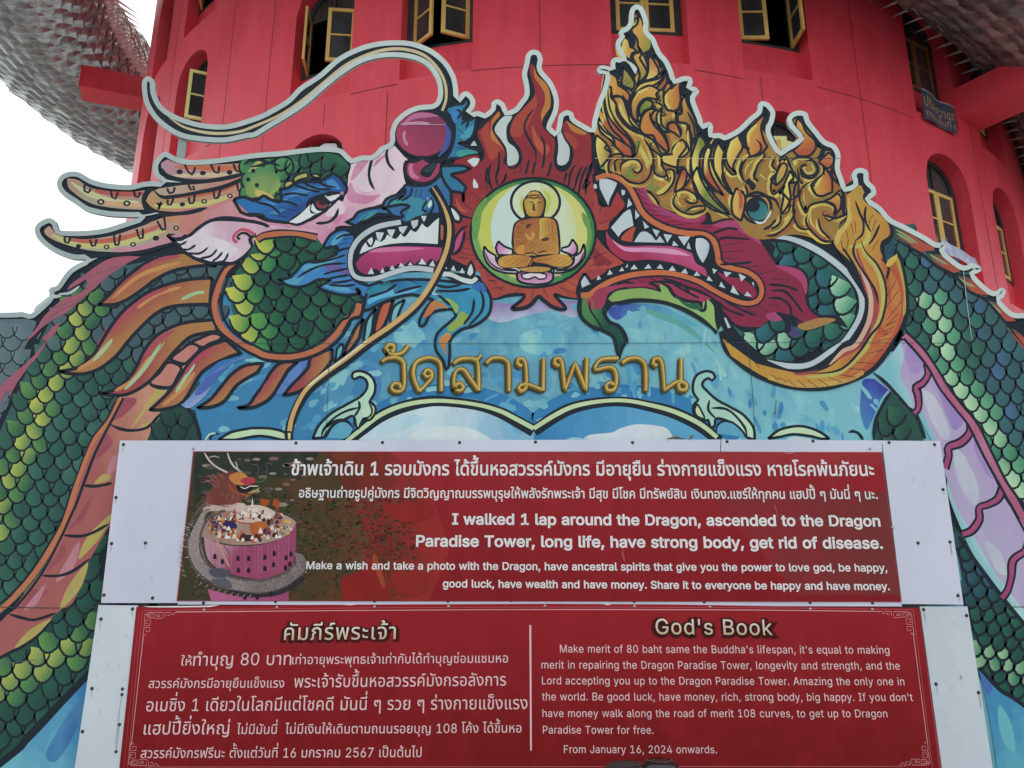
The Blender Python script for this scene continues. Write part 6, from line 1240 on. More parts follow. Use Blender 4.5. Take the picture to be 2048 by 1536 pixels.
# the temple name in gold on the sky
STROKES = (("J 1010,335 1050,310 1130,303 1180,335 1188,400 1188,520 1165,568 1110,572 1085,540 1110,508 1150,515 1165,545", "J 1110,255 1065,255 1040,225 1065,198 1105,208 1108,240 1060,262 1110,278 1175,262 1222,205"),
           ("J 1310,572 1270,480 1262,400 1290,335 1380,303 1455,325 1482,385 1484,572", "J 1310,570 1370,510 1408,460 1402,412 1362,402 1345,432 1368,458 1400,448"),
           ("J 1582,350 1640,313 1740,313 1778,360 1784,568", "J 1735,315 1775,315 1800,285", "J 1600,560 1595,525 1640,508 1662,540 1630,570 1590,540 1588,450 1615,398 1665,400 1715,470 1780,562"),
           ("J 1845,350 1880,312 1960,305 2012,335 2024,400 2025,572",), ("K 80,372 45,350 48,315 85,308 106,340 114,400 114,510 75,520 52,545 72,572 108,552 120,515 245,562*", "K 250,568 254,308"),
           ("K 378,370 342,350 342,315 380,306 400,340 410,420 425,562* 505,345* 592,562* 600,306",), ("K 850,308 740,312 690,335 668,398 780,378 828,415 835,500 812,560 762,562 750,525 790,502 825,530",),
           ("K 880,345 930,312 1010,308 1058,350 1070,420 1070,570",), ("K 1160,370 1126,348 1135,315 1170,306 1196,340 1208,420 1218,562* 1300,505 1350,495 1396,520 1386,560 1340,556 1328,520 1345,500", "K 1350,500 1352,306"))
def sh_(s, dx, dy):
    return [(x + dx, y + dy, c) for x, y, c in parse(s)]
for st_ in STROKES:
    motif('painted_letter', None, 'letter' + str(len(ORDER)))
    for dx, dy, w_, c_, c2_ in ((-4.2, 4.6, 9.5, '2e352f', '38402f'), (-2.2, 2.6, 9.5, '43402a', '4c4628'), (-.3, .4, 10, '5f4d22', '6b5624'), (0, 0, 6.2, '97793a', 'a5883c'), (.7, -.8, 2.8, 'b9a25a', 'c2b070')):
        nextlay()
        for s_ in st_: l(sh_(s_, dx, dy), w_, c_, 'n', c2_, .5)
flush(board)

# ------------------------------------------------------------------ the two signs screwed on in front
WHITE = worn('white_sheet', seen('bfc3d2'), seen('adb2c2'), .8, .35, .3, 1.6, (1, 1, .5))
WHITE2 = worn('white_sheet_low', seen('c0c8d0'), seen('a9b3bb'), .9, .35, .3, 1.6, (1, 1, .5))
REDS = worn('red_vinyl', seen('8c2229', 1.35), seen('7a1c22', 1.35), .7, .3, .5, 1.2, (2.2, 1, .6), .3, .7, 4, seen('8f2b31', 1.35))
SCREW = mat('screw_grey', (.05, .05, .05), .4, .6)
SCREWL = mat('screw_light', (.4, .42, .42), .35, .7)
def sheet(name, pts, Y, th, m, parent):
    p = [wall_pt(x, y, Y) for x, y in pts]; n = len(p)
    v = p + [(a, b + th, c) for a, b, c in p]
    fs_ = [tuple(range(n)), tuple(reversed(range(n, 2 * n)))] + [((i + 1) % n, i, n + i, n + (i + 1) % n) for i in range(n)]
    return mesh(name, v, fs_, m, parent)
def screws(pts, Y, parent, m=None, r=.012, hole=True):
    for x, y in pts:
        c = wall_pt(x, y, Y); v = [(c[0], Y - .007, c[2])]; k = 10
        for R_, yy in ((r * .55, Y - .006), (r, Y - .0005)):
            v += [(c[0] + R_ * math.cos(i * math.tau / k), yy, c[2] + R_ * math.sin(i * math.tau / k)) for i in range(k)]
        fs_ = [(0, 1 + i, 1 + (i + 1) % k) for i in range(k)] + [(1 + i, 1 + k + i, 1 + k + (i + 1) % k, 1 + (i + 1) % k) for i in range(k)]
        mesh('screw', v, fs_, m or SCREW, parent, True)
up = empty('upper_sign', (0, 5.33, 1.6)); tag(up, 'upper white sign with red banner and aerial picture of the pink tower', 'sign')
lo = empty('lower_sign', (0, 5.33, .3)); tag(lo, "lower red sign headed God's Book in white frame below the aerial picture banner", 'sign')
YS = 5.325
for p in ([(240, 881), (388, 881), (356, 1206), (202, 1206)], [(388, 881), (1441, 879), (1440, 903), (386, 903)], [(1443, 879), (1764, 881), (1764, 905), (1442, 903)], [(1764, 881), (1880, 882), (1927, 1209), (1804, 1208)], [(357, 1199), (1803, 1203), (1804, 1213), (355, 1209)]):
    sheet('white_panel', p, YS, .02, WHITE, up)
sheet('banner', [(387, 902.5), (1763, 904), (1802.5, 1204), (353, 1202)], YS - .006, .010, REDS, up)
for p in ([(197, 1210), (275, 1211), (238, 1545), (148, 1545)], [(1840, 1213), (1935, 1213), (1987, 1545), (1885, 1545)]):
    sheet('white_panel', p, YS + .004, .02, WHITE2, lo)
p_low = [(273, 1214), (420, 1212), (640, 1209.5), (1100, 1207.5), (1350, 1209), (1600, 1213), (1838, 1216), (1886, 1560), (236, 1560)]
sheet('banner', p_low, YS - .002, .010, REDS, lo)
sheet('backing_board', [(260, 1204), (1850, 1206), (1900, 1640), (190, 1640)], YS + .03, .015, mat('dark_backing', (.05, .055, .055), .7), lo)
for x in (-2.4, -.8, .8, 2.4):
    p = MB(); p.box(x - .03, YS + .046, 0, x + .03, YB - .045, 2.5); p.build('sign_post', STEEL, lo)
screws([(247, 889), (592, 886), (765, 885), (919, 885), (1071, 884), (1265, 885), (1454, 883), (1626, 882), (1778, 885), (1869, 889), (232, 995), (223, 1087), (291, 1086), (1836, 1086), (1900, 1084), (1886, 979), (208, 1190), (305, 1196), (1916, 1191)], YS, up)
screws([(407, 1206), (551, 1203), (749, 1202), (896, 1202), (1022, 1201), (1268, 1202.5), (1408, 1203.5), (1620, 1205), (1745, 1206)], YS, up, SCREW, .011)
screws([(265, 1218), (202, 1238), (184, 1377), (165, 1463), (1847, 1219), (1933, 1231), (1872, 1368), (1957, 1385)], YS + .004, lo)
screws([(244, 1389), (239, 1449), (232, 1503), (245, 1378)], YS + .004, lo, SCREW, .011)
screws([(408, 1220), (554, 1215), (749, 1214), (897, 1213), (1090, 1212), (1269, 1213), (1420, 1214), (1621, 1218), (1745, 1219)], YS - .002, lo, SCREWL, .010)
screws([(386, 897), (1740, 897), (1785, 1055)], YS - .006, up, SCREWL, .009)

# --- print on the upper banner
PLANE[0] = YS - .006; Z[0] = 0; STEP = 4e-6
motif('printed_picture', None, 'pic')
f('8c252b', "X 388,904* 1762,905* 1801,1203* 355,1201*", '7a1b20', "X 1000,904 1000,1203", .35, 60)
f('943438', "X 388,904* 1762,905* 1766,930* 387,925*", '8a2a2f', None, .5, 60); f('6e3030', "X 1400,980* 1772,985* 1800,1190* 1600,1190* 1480,1060*", '85252b', "X 1800,1000 1400,1100", .4, 60)
f('3a3a28', "X 389,904* 700,904* 760,960* 800,1060* 830,1140* 800,1201* 356,1201*", '5a3a26', "X 450,1000 800,1000", .8, 60)
f('5c2c20', "X 650,904* 780,904* 860,980* 900,1100* 860,1201* 690,1201* 740,1080*", '8c2a2a', "X 680,1000 860,1000", .6, 60)
f('242a26', "X 389,904* 640,904* 600,960* 520,950* 390,1000*", '333a30', None, .9, 60)
pr = random.Random(11)
nextlay()
for i in range(2600):
    x_ = pr.uniform(378, 830); y_ = pr.uniform(985, 1196)
    if x_ < 388 - (y_ - 904) * .107 + 6: continue
    r_ = pr.uniform(1.2, 4.2) * (1.3 if y_ < 1100 else 1); k_ = (x_ - 560) / 270
    c_ = pr.choice(['2b2f20', '3d3d27', '4a4630', '33351f', '22251c', '3a3826', '504a30']) if pr.random() > k_ else pr.choice(['5c3222', '4a2420', '643a22', '582620', '4c2020', '6a3c26'])
    if i % 40 == 0: nextlay()
    P_ = [(x_ + r_ * (.6 + pr.random() * .6) * math.cos(a * 1.047), y_ + r_ * .7 * (.6 + pr.random() * .6) * math.sin(a * 1.047)) for a in range(6)]
    put(P_, [(0, 1, 2), (0, 2, 3), (0, 3, 4), (0, 4, 5)], seen(c_), seen(c_), [0] * 6, 0)
for i in range(60):
    x_ = pr.uniform(390, 620); y_ = pr.uniform(915, 1010); r_ = pr.uniform(2, 8)
    if i % 12 == 0: nextlay()
    c_ = pr.choice(['8a7a74', '6a605a', '4a4a44', '7a5a54', '33402f'])
    P_ = [(x_ + r_ * 1.6 * math.cos(a * 1.047), y_ + r_ * .6 * math.sin(a * 1.047)) for a in range(6)]
    put(P_, [(0, 1, 2), (0, 2, 3), (0, 3, 4), (0, 4, 5)], seen(c_), seen(c_), [0] * 6, 0)
# grey dragon coil and the pink tower
f('8f8583', "P 330,460 280,500 200,640 150,760 140,880 200,1000 290,1090 480,1150 700,1180 900,1140 1050,1040 1090,940 1060,880 1000,860* 1000,960 900,1040 700,1080 500,1060 350,990 280,900 250,760 270,640 300,540 500,470", '6e6664', "P 200,700 1000,1000", .5)
f('8c4462', "P 270,730* 400,790 560,810 760,790 930,720 1010,620* 1005,840 985,960* 900,1020 740,1070 560,1050 400,1000 300,900", 'a97f8c', "P 500,950 350,850", .55)
f('a85a80', "P 450,1190* 600,1210 780,1190 950,1130* 950,1245* 330,1245* 300,1150*", '8f4468', "P 400,1200 900,1200", .4)
f('a08a80', "P 250,730* 290,620 420,540 600,510 800,520 960,580 1010,620* 950,710 780,780 560,800 400,780", '8f7468', None, .6)
f('cdbcb0', "P 480,560 560,500 700,480 820,520 850,580 760,620 600,620 500,600", 'a98a7c', None, .4); l("P 500,600 600,625 740,620 840,570", 2.2, '8a3a3a'); f('cfc6bc', "P 570,565* 585,530* 620,525* 630,495* 650,490* 660,420* 670,490* 690,495* 700,525* 730,530* 745,565* 660,580"); ls("P 585,530 660,540 735,530|P 625,497 660,504 695,497", 1.2, '8a6a60'); f('cdbcb0', "P 270,500 420,460 600,470 560,520 300,530", 'a99488', None, .5)
for i in range(26):
    x_ = 300 + i * 27; l([(340 + x_ / 4, 890 + (800 - 70 * (i > 20)) / 4, False), (340 + (x_ + 4) / 4, 890 + (960 + 70 * math.sin(i / 8)) / 4, False)], pr.uniform(.8, 2), pr.choice(['b98098', '8a4060', 'a86a84', '7c3a54']), 'b')
for i in range(40):
    a_ = pr.uniform(0, 6.28); q_ = pr.uniform(.3, 1)
    l([(340 + (640 + 340 * q_ * math.cos(a_)) / 4, 890 + (650 + 110 * q_ * math.sin(a_)) / 4, False), (340 + (650 + 340 * q_ * math.cos(a_ + .1)) / 4, 890 + (640 + 110 * q_ * math.sin(a_ + .1)) / 4, False)], pr.uniform(1, 3), pr.choice(['7a4a3a', 'cbb8a8', '8f6a58', '5f3a34', 'b5483a', 'd0c0b0']), 'b')
for i in range(30):
    a_ = 2.2 + i * .16; l([(340 + (640 + 400 * math.cos(a_)) / 4, 890 + (880 + 200 * math.sin(a_) + (120 if math.sin(a_) > 0 else -180)) / 4, False), (340 + (640 + 450 * math.cos(a_ + .03)) / 4, 890 + (880 + 250 * math.sin(a_ + .03) + (120 if math.sin(a_) > 0 else -180)) / 4, False)], .8, pr.choice(['5f5856', 'aaa09a']), 'b')
f('2c2a58', "P 420,620* 500,600* 540,650 500,710* 440,690*|".replace('|', '')); o("P 410,615* 505,598* 545,655 495,720* 430,690*", 1.4, 'b9a070'); f('3a3470', "P 340,610* 400,600* 380,680* 330,690*"); f('9a4a28', "P 720,430* 800,440* 780,490* 730,480*"); f('9a4a28', "P 830,430* 880,450* 870,520* 820,480*"); f('b06a34', "P 640,640 720,610 780,640 800,690 740,720 660,720", '8a3a28', None, .6); f('3a2c2c', "P 540,730 660,720 680,760 580,770"); l("P 370,760 420,860 480,980", 3.5, 'b98a72'); l("P 400,750 450,830 490,900", 2, '7a4a50')
rp = random.Random(3)
for i in range(170):
    a_ = rp.uniform(0, 6.28); q_ = rp.uniform(.25, .97) ** .6; cx_ = 340 + (640 + 350 * q_ * math.cos(a_)) / 4; cy_ = 890 + (650 + 125 * q_ * math.sin(a_)) / 4
    if 1.2 < a_ < 1.9 and q_ < .6: continue
    r_ = rp.uniform(1.4, 4.6) * (1.5 if i < 30 else 1); c_ = rp.choice(['e0d8d0', 'c9b8ac', '8a3a2c', 'b0602f', '2f2c58', '3a2426', '6a4a44', 'b99a50', 'a8483c', 'd8c8bc', '5a2c2a'])
    nextlay(); P_ = [(cx_ - r_, cy_ + r_ * .7), (cx_ + r_, cy_ + r_ * .7), (cx_ + r_ * .8, cy_ - r_ * .5), (cx_, cy_ - r_ * rp.uniform(1, 2.2)), (cx_ - r_ * .8, cy_ - r_ * .5)]
    put(P_, [(0, 1, 2), (0, 2, 3), (0, 3, 4)], seen(c_), seen(c_), [0] * 5, 0)
CL = smooth(parse("P 430,475 300,520 215,640 190,760 200,880 260,985 380,1070 560,1125 740,1135 900,1095 1020,1010 1065,930"), False, 1.6); CN = len(CL)
for side_, col_ in ((1, '3a3634'), (-1, '4a4442')):
    nextlay(); Q_ = []
    for i in range(0, CN, 3):
        a_, b_ = CL[max(0, i - 3)], CL[min(CN - 1, i + 3)]; L_ = math.hypot(b_[0] - a_[0], b_[1] - a_[1]) or 1
        Q_.append((CL[i][0] - (b_[1] - a_[1]) / L_ * 13 * side_, CL[i][1] + (b_[0] - a_[0]) / L_ * 13 * side_))
    strip(Q_, lambda t: 5, col_, '5f5856', .5, None)
for i in range(1, CN - 1):
    a_, b_ = CL[i - 1], CL[i + 1]; L_ = math.hypot(b_[0] - a_[0], b_[1] - a_[1]) or 1; nx_, ny_ = -(b_[1] - a_[1]) / L_, (b_[0] - a_[0]) / L_
    if i % 8 == 0: nextlay()
    for k_ in range(-4, 5):
        o1, o2 = k_ * 3.1 - 1.1 + (i % 2) * 1.5, k_ * 3.1 + 1.2 + (i % 2) * 1.5
        if abs(o2) > 14: continue
        x_, y_ = CL[i]
        l([(x_ + nx_ * o1, y_ + ny_ * o1, False), (x_ + nx_ * o2 + .3, y_ + ny_ * o2, False)], .75, pr.choice(['b9aeaa', 'a0948f', '5a5250', '463f3e', '8a807c']), 'n', new=False)
    if i % 4 == 0: l([(x_ - nx_ * -13, y_ - ny_ * -13, False), (x_ + nx_ * 20 - 2, y_ + ny_ * 20, False)], 1.4, pr.choice(['b8aea8', '2c2826', '6a605c']), 'e')
f('4a4c54', "P 310,1000 400,985 490,1010 440,1060 340,1050"); f('55565c', "P 330,1080 450,1070 500,1140 400,1130"); f('2f2c30', "P 480,1160 700,1190 900,1150 1050,1050 1060,1090 900,1190 700,1220 500,1200")
nextlay()
for x_, y_ in ((545, 905), (630, 905), (760, 895), (835, 865), (548, 1000), (630, 1000), (760, 985), (830, 955), (930, 900), (968, 870), (925, 980), (960, 950), (360, 890), (420, 930), (600, 1215), (700, 1215), (810, 1190)):
    P_ = [(340 + (x_ + a * 16) / 4, 890 + (y_ + b * 24) / 4) for a, b in ((-.8, .9), (-.8, -.3), (0, -1), (.8, -.3), (.8, .9))]
    put(P_, [(0, 1, 2), (0, 2, 3), (0, 3, 4)], seen('2a1c24'), seen('2a1c24'), [0] * 5, 0)
for i in range(26):
    t_ = i / 25; a_ = math.pi * (.62 + .75 * t_); x_ = 560 + 470 * math.cos(a_ + .55); 
for i in range(22):
    a_ = i / 21; x_ = 190 - 90 * math.sin(a_ * 2.4); y_ = 620 + a_ * 430
    l([(340 + x_ / 4, 890 + y_ / 4, False), (340 + (x_ - 38) / 4, 890 + (y_ - 14) / 4, False)], 1.3, 'b0a49c' if i % 2 else '6a605a', 'e', new=(i == 0))
for i in range(18):
    a_ = i / 17; x_ = 230 + a_ * 420; y_ = 1090 + 110 * math.sin(a_ * 1.5)
    l([(340 + x_ / 4, 890 + y_ / 4, False), (340 + (x_ - 24) / 4, 890 + (y_ + 26) / 4, False)], 1.5, 'a0958e' if i % 2 else '3a3432', 'e', new=(i == 0))
# little dragon head
for i in range(60):
    x_, y_ = pr.uniform(300, 600), pr.uniform(240, 560); dx_ = -pr.uniform(20, 70)
    l([(340 + x_ / 4, 890 + y_ / 4, False), (340 + (x_ + dx_) / 4, 890 + (y_ - 10 + abs(dx_) * pr.uniform(-.3, .7)) / 4, False)], pr.uniform(1, 2.4), pr.choice(['6a3238', '8a4a3c', '4a2830', 'a86a58', '9a7a70']), 'e')
f('4e2c34', "P 330,250 400,230 480,210 560,225 620,280 610,360 600,420 520,470 400,480 310,470 290,400 340,340", '7a4238', None, .9); f('a8603a', "P 470,250 560,215 620,250 640,300 560,320 500,300", 'b98a4a', None, .7); f('a33a48', "P 560,290 600,260 680,265 685,300 620,320"); f('23201f', "P 530,320 600,330 680,310 640,370 560,380"); l("P 470,300 500,360 560,390 640,400 700,350", 2.2, '9a5a30'); l("P 560,330 600,350 640,330 710,330", 2, 'cdc6b8'); l("P 620,385 680,370 720,340", 2.2, 'b59a5a')
l("P 275,60 320,130 380,180 460,220", 3.4, 'b9b0a8', 's'); l("P 350,160 340,130|P 370,100".split('|')[0], 2, 'b9b0a8'); l("P 460,60 480,120 510,170 560,210", 3.4, 'b9b0a8', 's'); l("P 530,130 540,180 560,210", 2, 'b9b0a8'); l("P 310,100 360,90 400,105", 2.4, '9a948c')
for t_ in ("P 340,230 400,300|P 320,260 400,330|P 330,310 390,350|P 430,380 410,410|P 470,390 450,430|P 510,395 500,430|P 550,400 540,440|P 380,220 440,270".split('|')): l(t_, 1.6, 'a8948c')
l("P 690,300 760,280 780,200 770,150 800,140 815,165", 1.1, '5f6a66', 'n'); l("P 660,160 690,155 710,190 700,240", 1, '5f6a66', 'n')
f('7c1c20', "P 1380,1240* 1370,1080 1430,1040* 1520,1010 1600,920 1640,860 1690,1000 1750,1200 1760,1240*", '842822', None, .6); f('8a3c28', "P 1620,920 1650,880 1720,1100 1700,1140", 'a04a30'); l("P 1430,1040 1460,1240", 1.4, '5f1c1c'); l("P 1520,1010 1580,1180", 1.2, '5f1c1c'); f('842a26', "P 1760,1040 1850,1010 2000,1020 2080,1080 2060,1160 1950,1210 1840,1180 1770,1110", '7f2422', None, .5); ls("P 1800,1080 2000,1120|P 1830,1130 2000,1160|P 1600,1200 1740,1190|P 1650,1170 1720,1165", 1.2, '5c1a1c')
f('7f2624', "P 1700,480* 2048,460 2100,560 1900,620 1750,560", '8a2426', None, .5); f('703824', "P 1300,65 1500,60 1440,125 1330,118", '6a3024', None, .5)
motif('text_line', None, 'u0')
TW = 'ddd8d4'
def txt(key, *a, **k):
    motif('text_line', None, key); text(*a, **k)
txt('u1', "ข้าพเจ้าเดิน 1 รอบมังกร ได้ขึ้นหอสวรรค์มังกร มีอายุยืน ร่างกายแข็งแรง หายโรคพ้นภัยนะ", 583, 950, 1748, 951.5, 21, TW, .018, .558)
txt('u2', "อธิษฐานถ่ายรูปคู่มังกร มีจิตวิญญาณบรรพบุรุษให้พลังรักพระเจ้า มีสุข มีโชค มีทรัพย์สิน เงินทอง.แชร์ให้ทุกคน แฮปปี้ ๆ มันนี่ ๆ นะ.", 598, 995, 1755, 998, 15, TW, .014, .558)
txt('u3', "I walked 1 lap around the Dragon, ascended to the Dragon", 905, 1048.5, 1760, 1052.5, 21, TW, .022)
txt('u4', "Paradise Tower, long life, have strong body, get rid of disease.", 833, 1092.5, 1765, 1097, 21.5, TW, .022)
txt('u5', "Make a wish and take a photo with the Dragon, have ancestral spirits that give you the power to love god, be happy,", 613, 1138, 1774, 1143, 15, TW, .016)
txt('u6', "good luck, have wealth and have money. Share it to everyone be happy and have money.", 886, 1174.5, 1779, 1180, 15, TW, .018)
motif('scuff_mark', None, 'sc1')
for s_, w_, c_ in (("X 1548,1008 1552,1020 1556,1036", 2, 'a8605f'), ("X 1244,1098 1246,1112 1250,1124", 4, 'a05050'), ("X 1568,905 1578,907 1590,904", 2, 'b98a8a'), ("X 1744,920 1752,928", 2, 'a86a6a'), ("X 1386,905 1392,907", 2, 'b0a0a0')): l(s_, w_, c_, 'b', '8c3035', .6)
def dirt(key, root, Y, spots):
    PLANE[0] = Y; motif('dirt_streak', None, key)
    for x_, y_, L_, w_, c_ in spots: l([(x_, y_, False), (x_ + (x_ - 974) / 11600 * L_, y_ + L_ / 2, False), (x_ + (x_ - 974) / 5800 * L_, y_ + L_, False)], w_, c_, 'b')
    flush(root)
dr = random.Random(9)
flush(up)
dirt('dirt1', up, YS, [(x, y + 2, dr.uniform(6, 26), dr.uniform(.8, 1.6), dr.choice(['a3a6b0', '9a958f', 'adb0bc'])) for x, y in ((247, 889), (232, 995), (223, 1087), (291, 1086), (1836, 1086), (1900, 1084), (1886, 979), (305, 1150), (1869, 889), (1916, 1180))] + [(dr.uniform(245, 380), dr.uniform(890, 1180), dr.uniform(2, 8), .9, 'a0a4b2') for i in range(16)] + [(dr.uniform(1790, 1870), dr.uniform(890, 1180), dr.uniform(2, 8), .9, 'a0a4b2') for i in range(12)])
dirt('dirt2', lo, YS + .004, [(243, 1391, 100, 1.1, '9ba08f'), (239, 1450, 50, 1.2, '8a8f80'), (265, 1220, 14, 1.2, '9a9c9a'), (202, 1240, 20, 1, 'a3a8aa'), (1921, 1350, 10, 4, 'a39f9c'), (1957, 1387, 30, 1.2, '8f8478'), (1847, 1221, 24, 1.2, '9a958c'), (1872, 1370, 20, 1, 'a3a8aa'), (184, 1379, 18, 1, 'a3a8aa')] + [(dr.uniform(190, 255), dr.uniform(1220, 1500), dr.uniform(2, 9), .9, 'a0a8ac') for i in range(14)] + [(dr.uniform(1880, 1925), dr.uniform(1220, 1500), dr.uniform(2, 9), .9, 'a0a8ac') for i in range(14)])
# --- print on the lower banner
PLANE[0] = YS - .002; Z[0] = 0
motif('banner_print', None, 'lowprint')
f('8a2027', [(x, y, True) for x, y in p_low[:7]] + [(1879, 1545, True), (238, 1545, True)], '711719', "X 1000,1220 1000,1536", .42, 60)

f('d8d6d4', "X 285,1212.5* 400,1211.5* 440,1210* 420,1214* 340,1215* 300,1214.5*"); f('c3c6c6', "X 670,1208.6* 720,1208.2* 700,1210.5*"); f('c3c6c6', "X 1205,1208* 1225,1208* 1215,1210.5*")
motif('painted_rule', None, 'rules')
LC = 'b98084'
l("X 1060.5,1250 1062,1501", 3.6, 'd8b0b2', 'n', step=100)
for s_, w_, c_ in (("X 352,1224 700,1221 1100,1219 1500,1220 1762,1223", 1.3, 'd0a2a4'), ("X 287,1221 640,1216.5 1100,1214 1500,1215.5 1826,1219", .8, 'b06064'), ("X 287,1270 263,1490", 1.2, 'c8989a'), ("X 285,1222 254,1545", .8, 'ae6064'), ("X 279,1222 247,1545", .7, 'a04a50'),
                   ("X 1826,1265 1855,1488", 1.2, 'c8989a'), ("X 1826,1218 1866,1545", .8, 'ae6064'), ("X 290,1534 640,1533.5 1200,1533 1810,1532.5", 1, 'b0686a')): l(s_, w_, c_, 'n', step=100)
def fret(x, y, sx, sy, lean):
    def q_(a, b): return (x + sx * a + lean * b, y + sy * b, True)
    for pts in (((0, 14), (0, 3), (6, 3), (6, 0), (36, 0), (36, 12), (20, 12), (20, 5), (30, 5), (30, 8), (24, 8)), ((6, 3), (17, 3), (17, 11), (6, 11), (6, 3)), ((3, 0), (3, 7), (12, 7), (12, 11)),
                ((0, 14), (0, 26), (12, 26), (12, 15), (3, 15), (3, 22), (8, 22)), ((40, 8), (40, 0), (52, 0), (52, 4), (57, 4), (57, 0), (62, 0)), ((44, 6), (48, 6), (48, 3)), ((0, 30), (12, 30), (12, 38), (5, 38), (5, 34)), ((0, 30), (0, 46), (5, 46), (5, 42))):
        l([q_(*p) for p in pts], 1.25, LC, 'n', step=500)
fret(291, 1225, 1, 1, -.1); fret(1822, 1223, -1, 1, .12); fret(257, 1531, 1, -1, .1); fret(1860, 1530, -1, -1, -.12)
TP = 'd9bcbc'
for k_, a_ in enumerate(("คัมภีร์พระเจ้า|568,1280,791,1278,25,.558", "God's Book|1312,1268,1545,1270,31,.70")):
    s_, n_ = a_.split('|'); x0, y0, x1, y1, h_, cp = [float(v) for v in n_.split(',')]
    motif('heading', None, 'head%d' % k_)
    for off_, col_ in ((.10, '5c1418'), (.075, '43141a'), (.05, '3a1412')):
        text(s_, x0 - off_ * 36, y0 + 2.0, x1 + off_ * 36, y1 + 2.0, h_, col_, off_, cp, .04)
    text(s_, x0, y0, x1, y1, h_, 'b8aa8c', .004, cp, .04, 'd6cfc0')
TH = .558
for k_, (s_, x0, y0, x1, y1, h_) in enumerate((("ให้", 361, 1331, 383, 1331, 14), ("ทำบุญ 80 บาท", 386, 1331.5, 582, 1329.5, 20), ("เท่าอายุพระพุทธเจ้าเท่ากับได้ทำบุญซ่อมแซมหอ", 584, 1328.5, 1016, 1325, 14.5),
        ("สวรรค์มังกรมีอายุยืนแข็งแรง", 297, 1376, 568, 1375, 14.5), ("พระเจ้ารับขึ้นหอสวรรค์มังกรอลังการ", 588, 1375, 1012, 1371, 19), ("อเมซิ่ง 1 เดียวในโลกมีแต่โชคดี มันนี่ ๆ รวย ๆ ร่างกายแข็งแรง", 292, 1422.5, 1055, 1418, 20),
        ("แฮปปี้ยิ่งใหญ่", 287, 1469, 458, 1468, 20), ("ไม่มีมันนี่  ไม่มีเงินให้เดินตามถนนรอยบุญ 108 โค้ง ได้ขึ้นหอ", 473, 1468, 1043, 1465, 15), ("สวรรค์มังกรฟรีนะ ตั้งแต่วันที่ 16 มกราคม 2567 เป็นต้นไป", 281, 1516, 843, 1514, 15.5))):
    txt('l%d' % k_, s_, x0, y0, x1, y1, h_, TP, 0, TH, .01)
for k_, (s_, x0, y0, x1, y1) in enumerate((("Make merit of 80 baht same the Buddha's lifespan, it's equal to making", 1120, 1305, 1779, 1307.5), ("merit in repairing the Dragon Paradise Tower, longevity and strength, and the", 1083, 1337, 1800, 1339),
        ("Lord accepting you up to the Dragon Paradise Tower. Amazing the only one in", 1084, 1368.5, 1809, 1370.5), ("the world. Be good luck, have money, rich, strong body, big happy. If you don't", 1084, 1400.5, 1826, 1402),
        ("have money walk along the road of merit 108 curves, to get up to Dragon", 1085, 1434, 1775, 1434.5), ("Paradise Tower for free.", 1086, 1467, 1307, 1467.5), ("From January 16, 2024 onwards.", 1128, 1506, 1434, 1506.5))):
    txt('e%d' % k_, s_, x0, y0, x1, y1, 15.5, TP, 0, .686, .02)
flush(lo)

# ------------------------------------------------------------------ small things
# blue cloth notice under the window on the right
def tw_at(x, y, rr):
    d = ray(x, y); a = d.x ** 2 + d.y ** 2; b = -2 * (d.x * TCX + d.y * TCY); c = TCX ** 2 + TCY ** 2 - rr * rr
    t = (-b - math.sqrt(max(0, b * b - 4 * a * c))) / 2 / a
    return Vector((d.x * t, d.y * t, EYE + d.z * t))
NAVY = worn('navy_cloth', seen('323848'), seen('3e4458'), 3, .7, .2, 12)
NAVY2 = mat('pale_hem', seen('8a8f98'), .7); GOLD = mat('tan_print', seen('a88a68'), .7)
cr_ = [tw_at(1838, 178, RT + .02), tw_at(1903, 220, RT + .02), tw_at(1911, 273, RT + .02), tw_at(1845, 240, RT + .02)]
nb = empty('cloth_notice', cr_[3]); tag(nb, 'navy blue cloth notice with tan lettering hanging below the brown window at right', 'notice')
NX = 12
def nbp(u, v_, d=0):
    a = cr_[3].lerp(cr_[2], u); b = cr_[0].lerp(cr_[1], u); p = a.lerp(b, v_); p.z += -.12 * math.sin(math.pi * u) * v_ + (.10 * math.sin(math.pi * u * .9) if v_ > .9 else 0)
    n_ = (p - Vector((TCX, TCY, p.z))).normalized()
    return p + n_ * (.03 * math.sin(u * 9) + .05 + d)
vv = [nbp(i / NX, j / 4) for j in range(5) for i in range(NX + 1)]
mesh('cloth', vv, [(j * (NX + 1) + i, j * (NX + 1) + i + 1, (j + 1) * (NX + 1) + i + 1, (j + 1) * (NX + 1) + i) for j in range(4) for i in range(NX)], NAVY, nb, True)
vv = [nbp(i / NX, q_, .006) for q_ in (.95, 1.0) for i in range(NX + 1)]
mesh('hem', vv, [(i, i + 1, NX + 2 + i, NX + 1 + i) for i in range(NX)], NAVY2, nb)
for s_, v0, hgt, u0, u1 in (("ปริคควาแท", .46, .36, .03, .93), ("กรรมชั้นที่ ๘", .12, .24, .05, .95)):
    out_, _ = layout(s_, .0); xs_ = [p[0] for q_ in out_ for p in q_[0]]; a_, b_ = min(xs_), max(xs_); V_, F_ = [], []
    for q_, fc, _a, _b in out_:
        n_ = len(V_); V_ += [nbp(u0 + (u1 - u0) * (x - a_) / (b_ - a_), v0 + y / .558 * hgt * .8, .014) for x, y in q_]; F_ += [tuple(n_ + i for i in t) for t in fc]
    mesh('text_line', V_, F_, GOLD, nb)
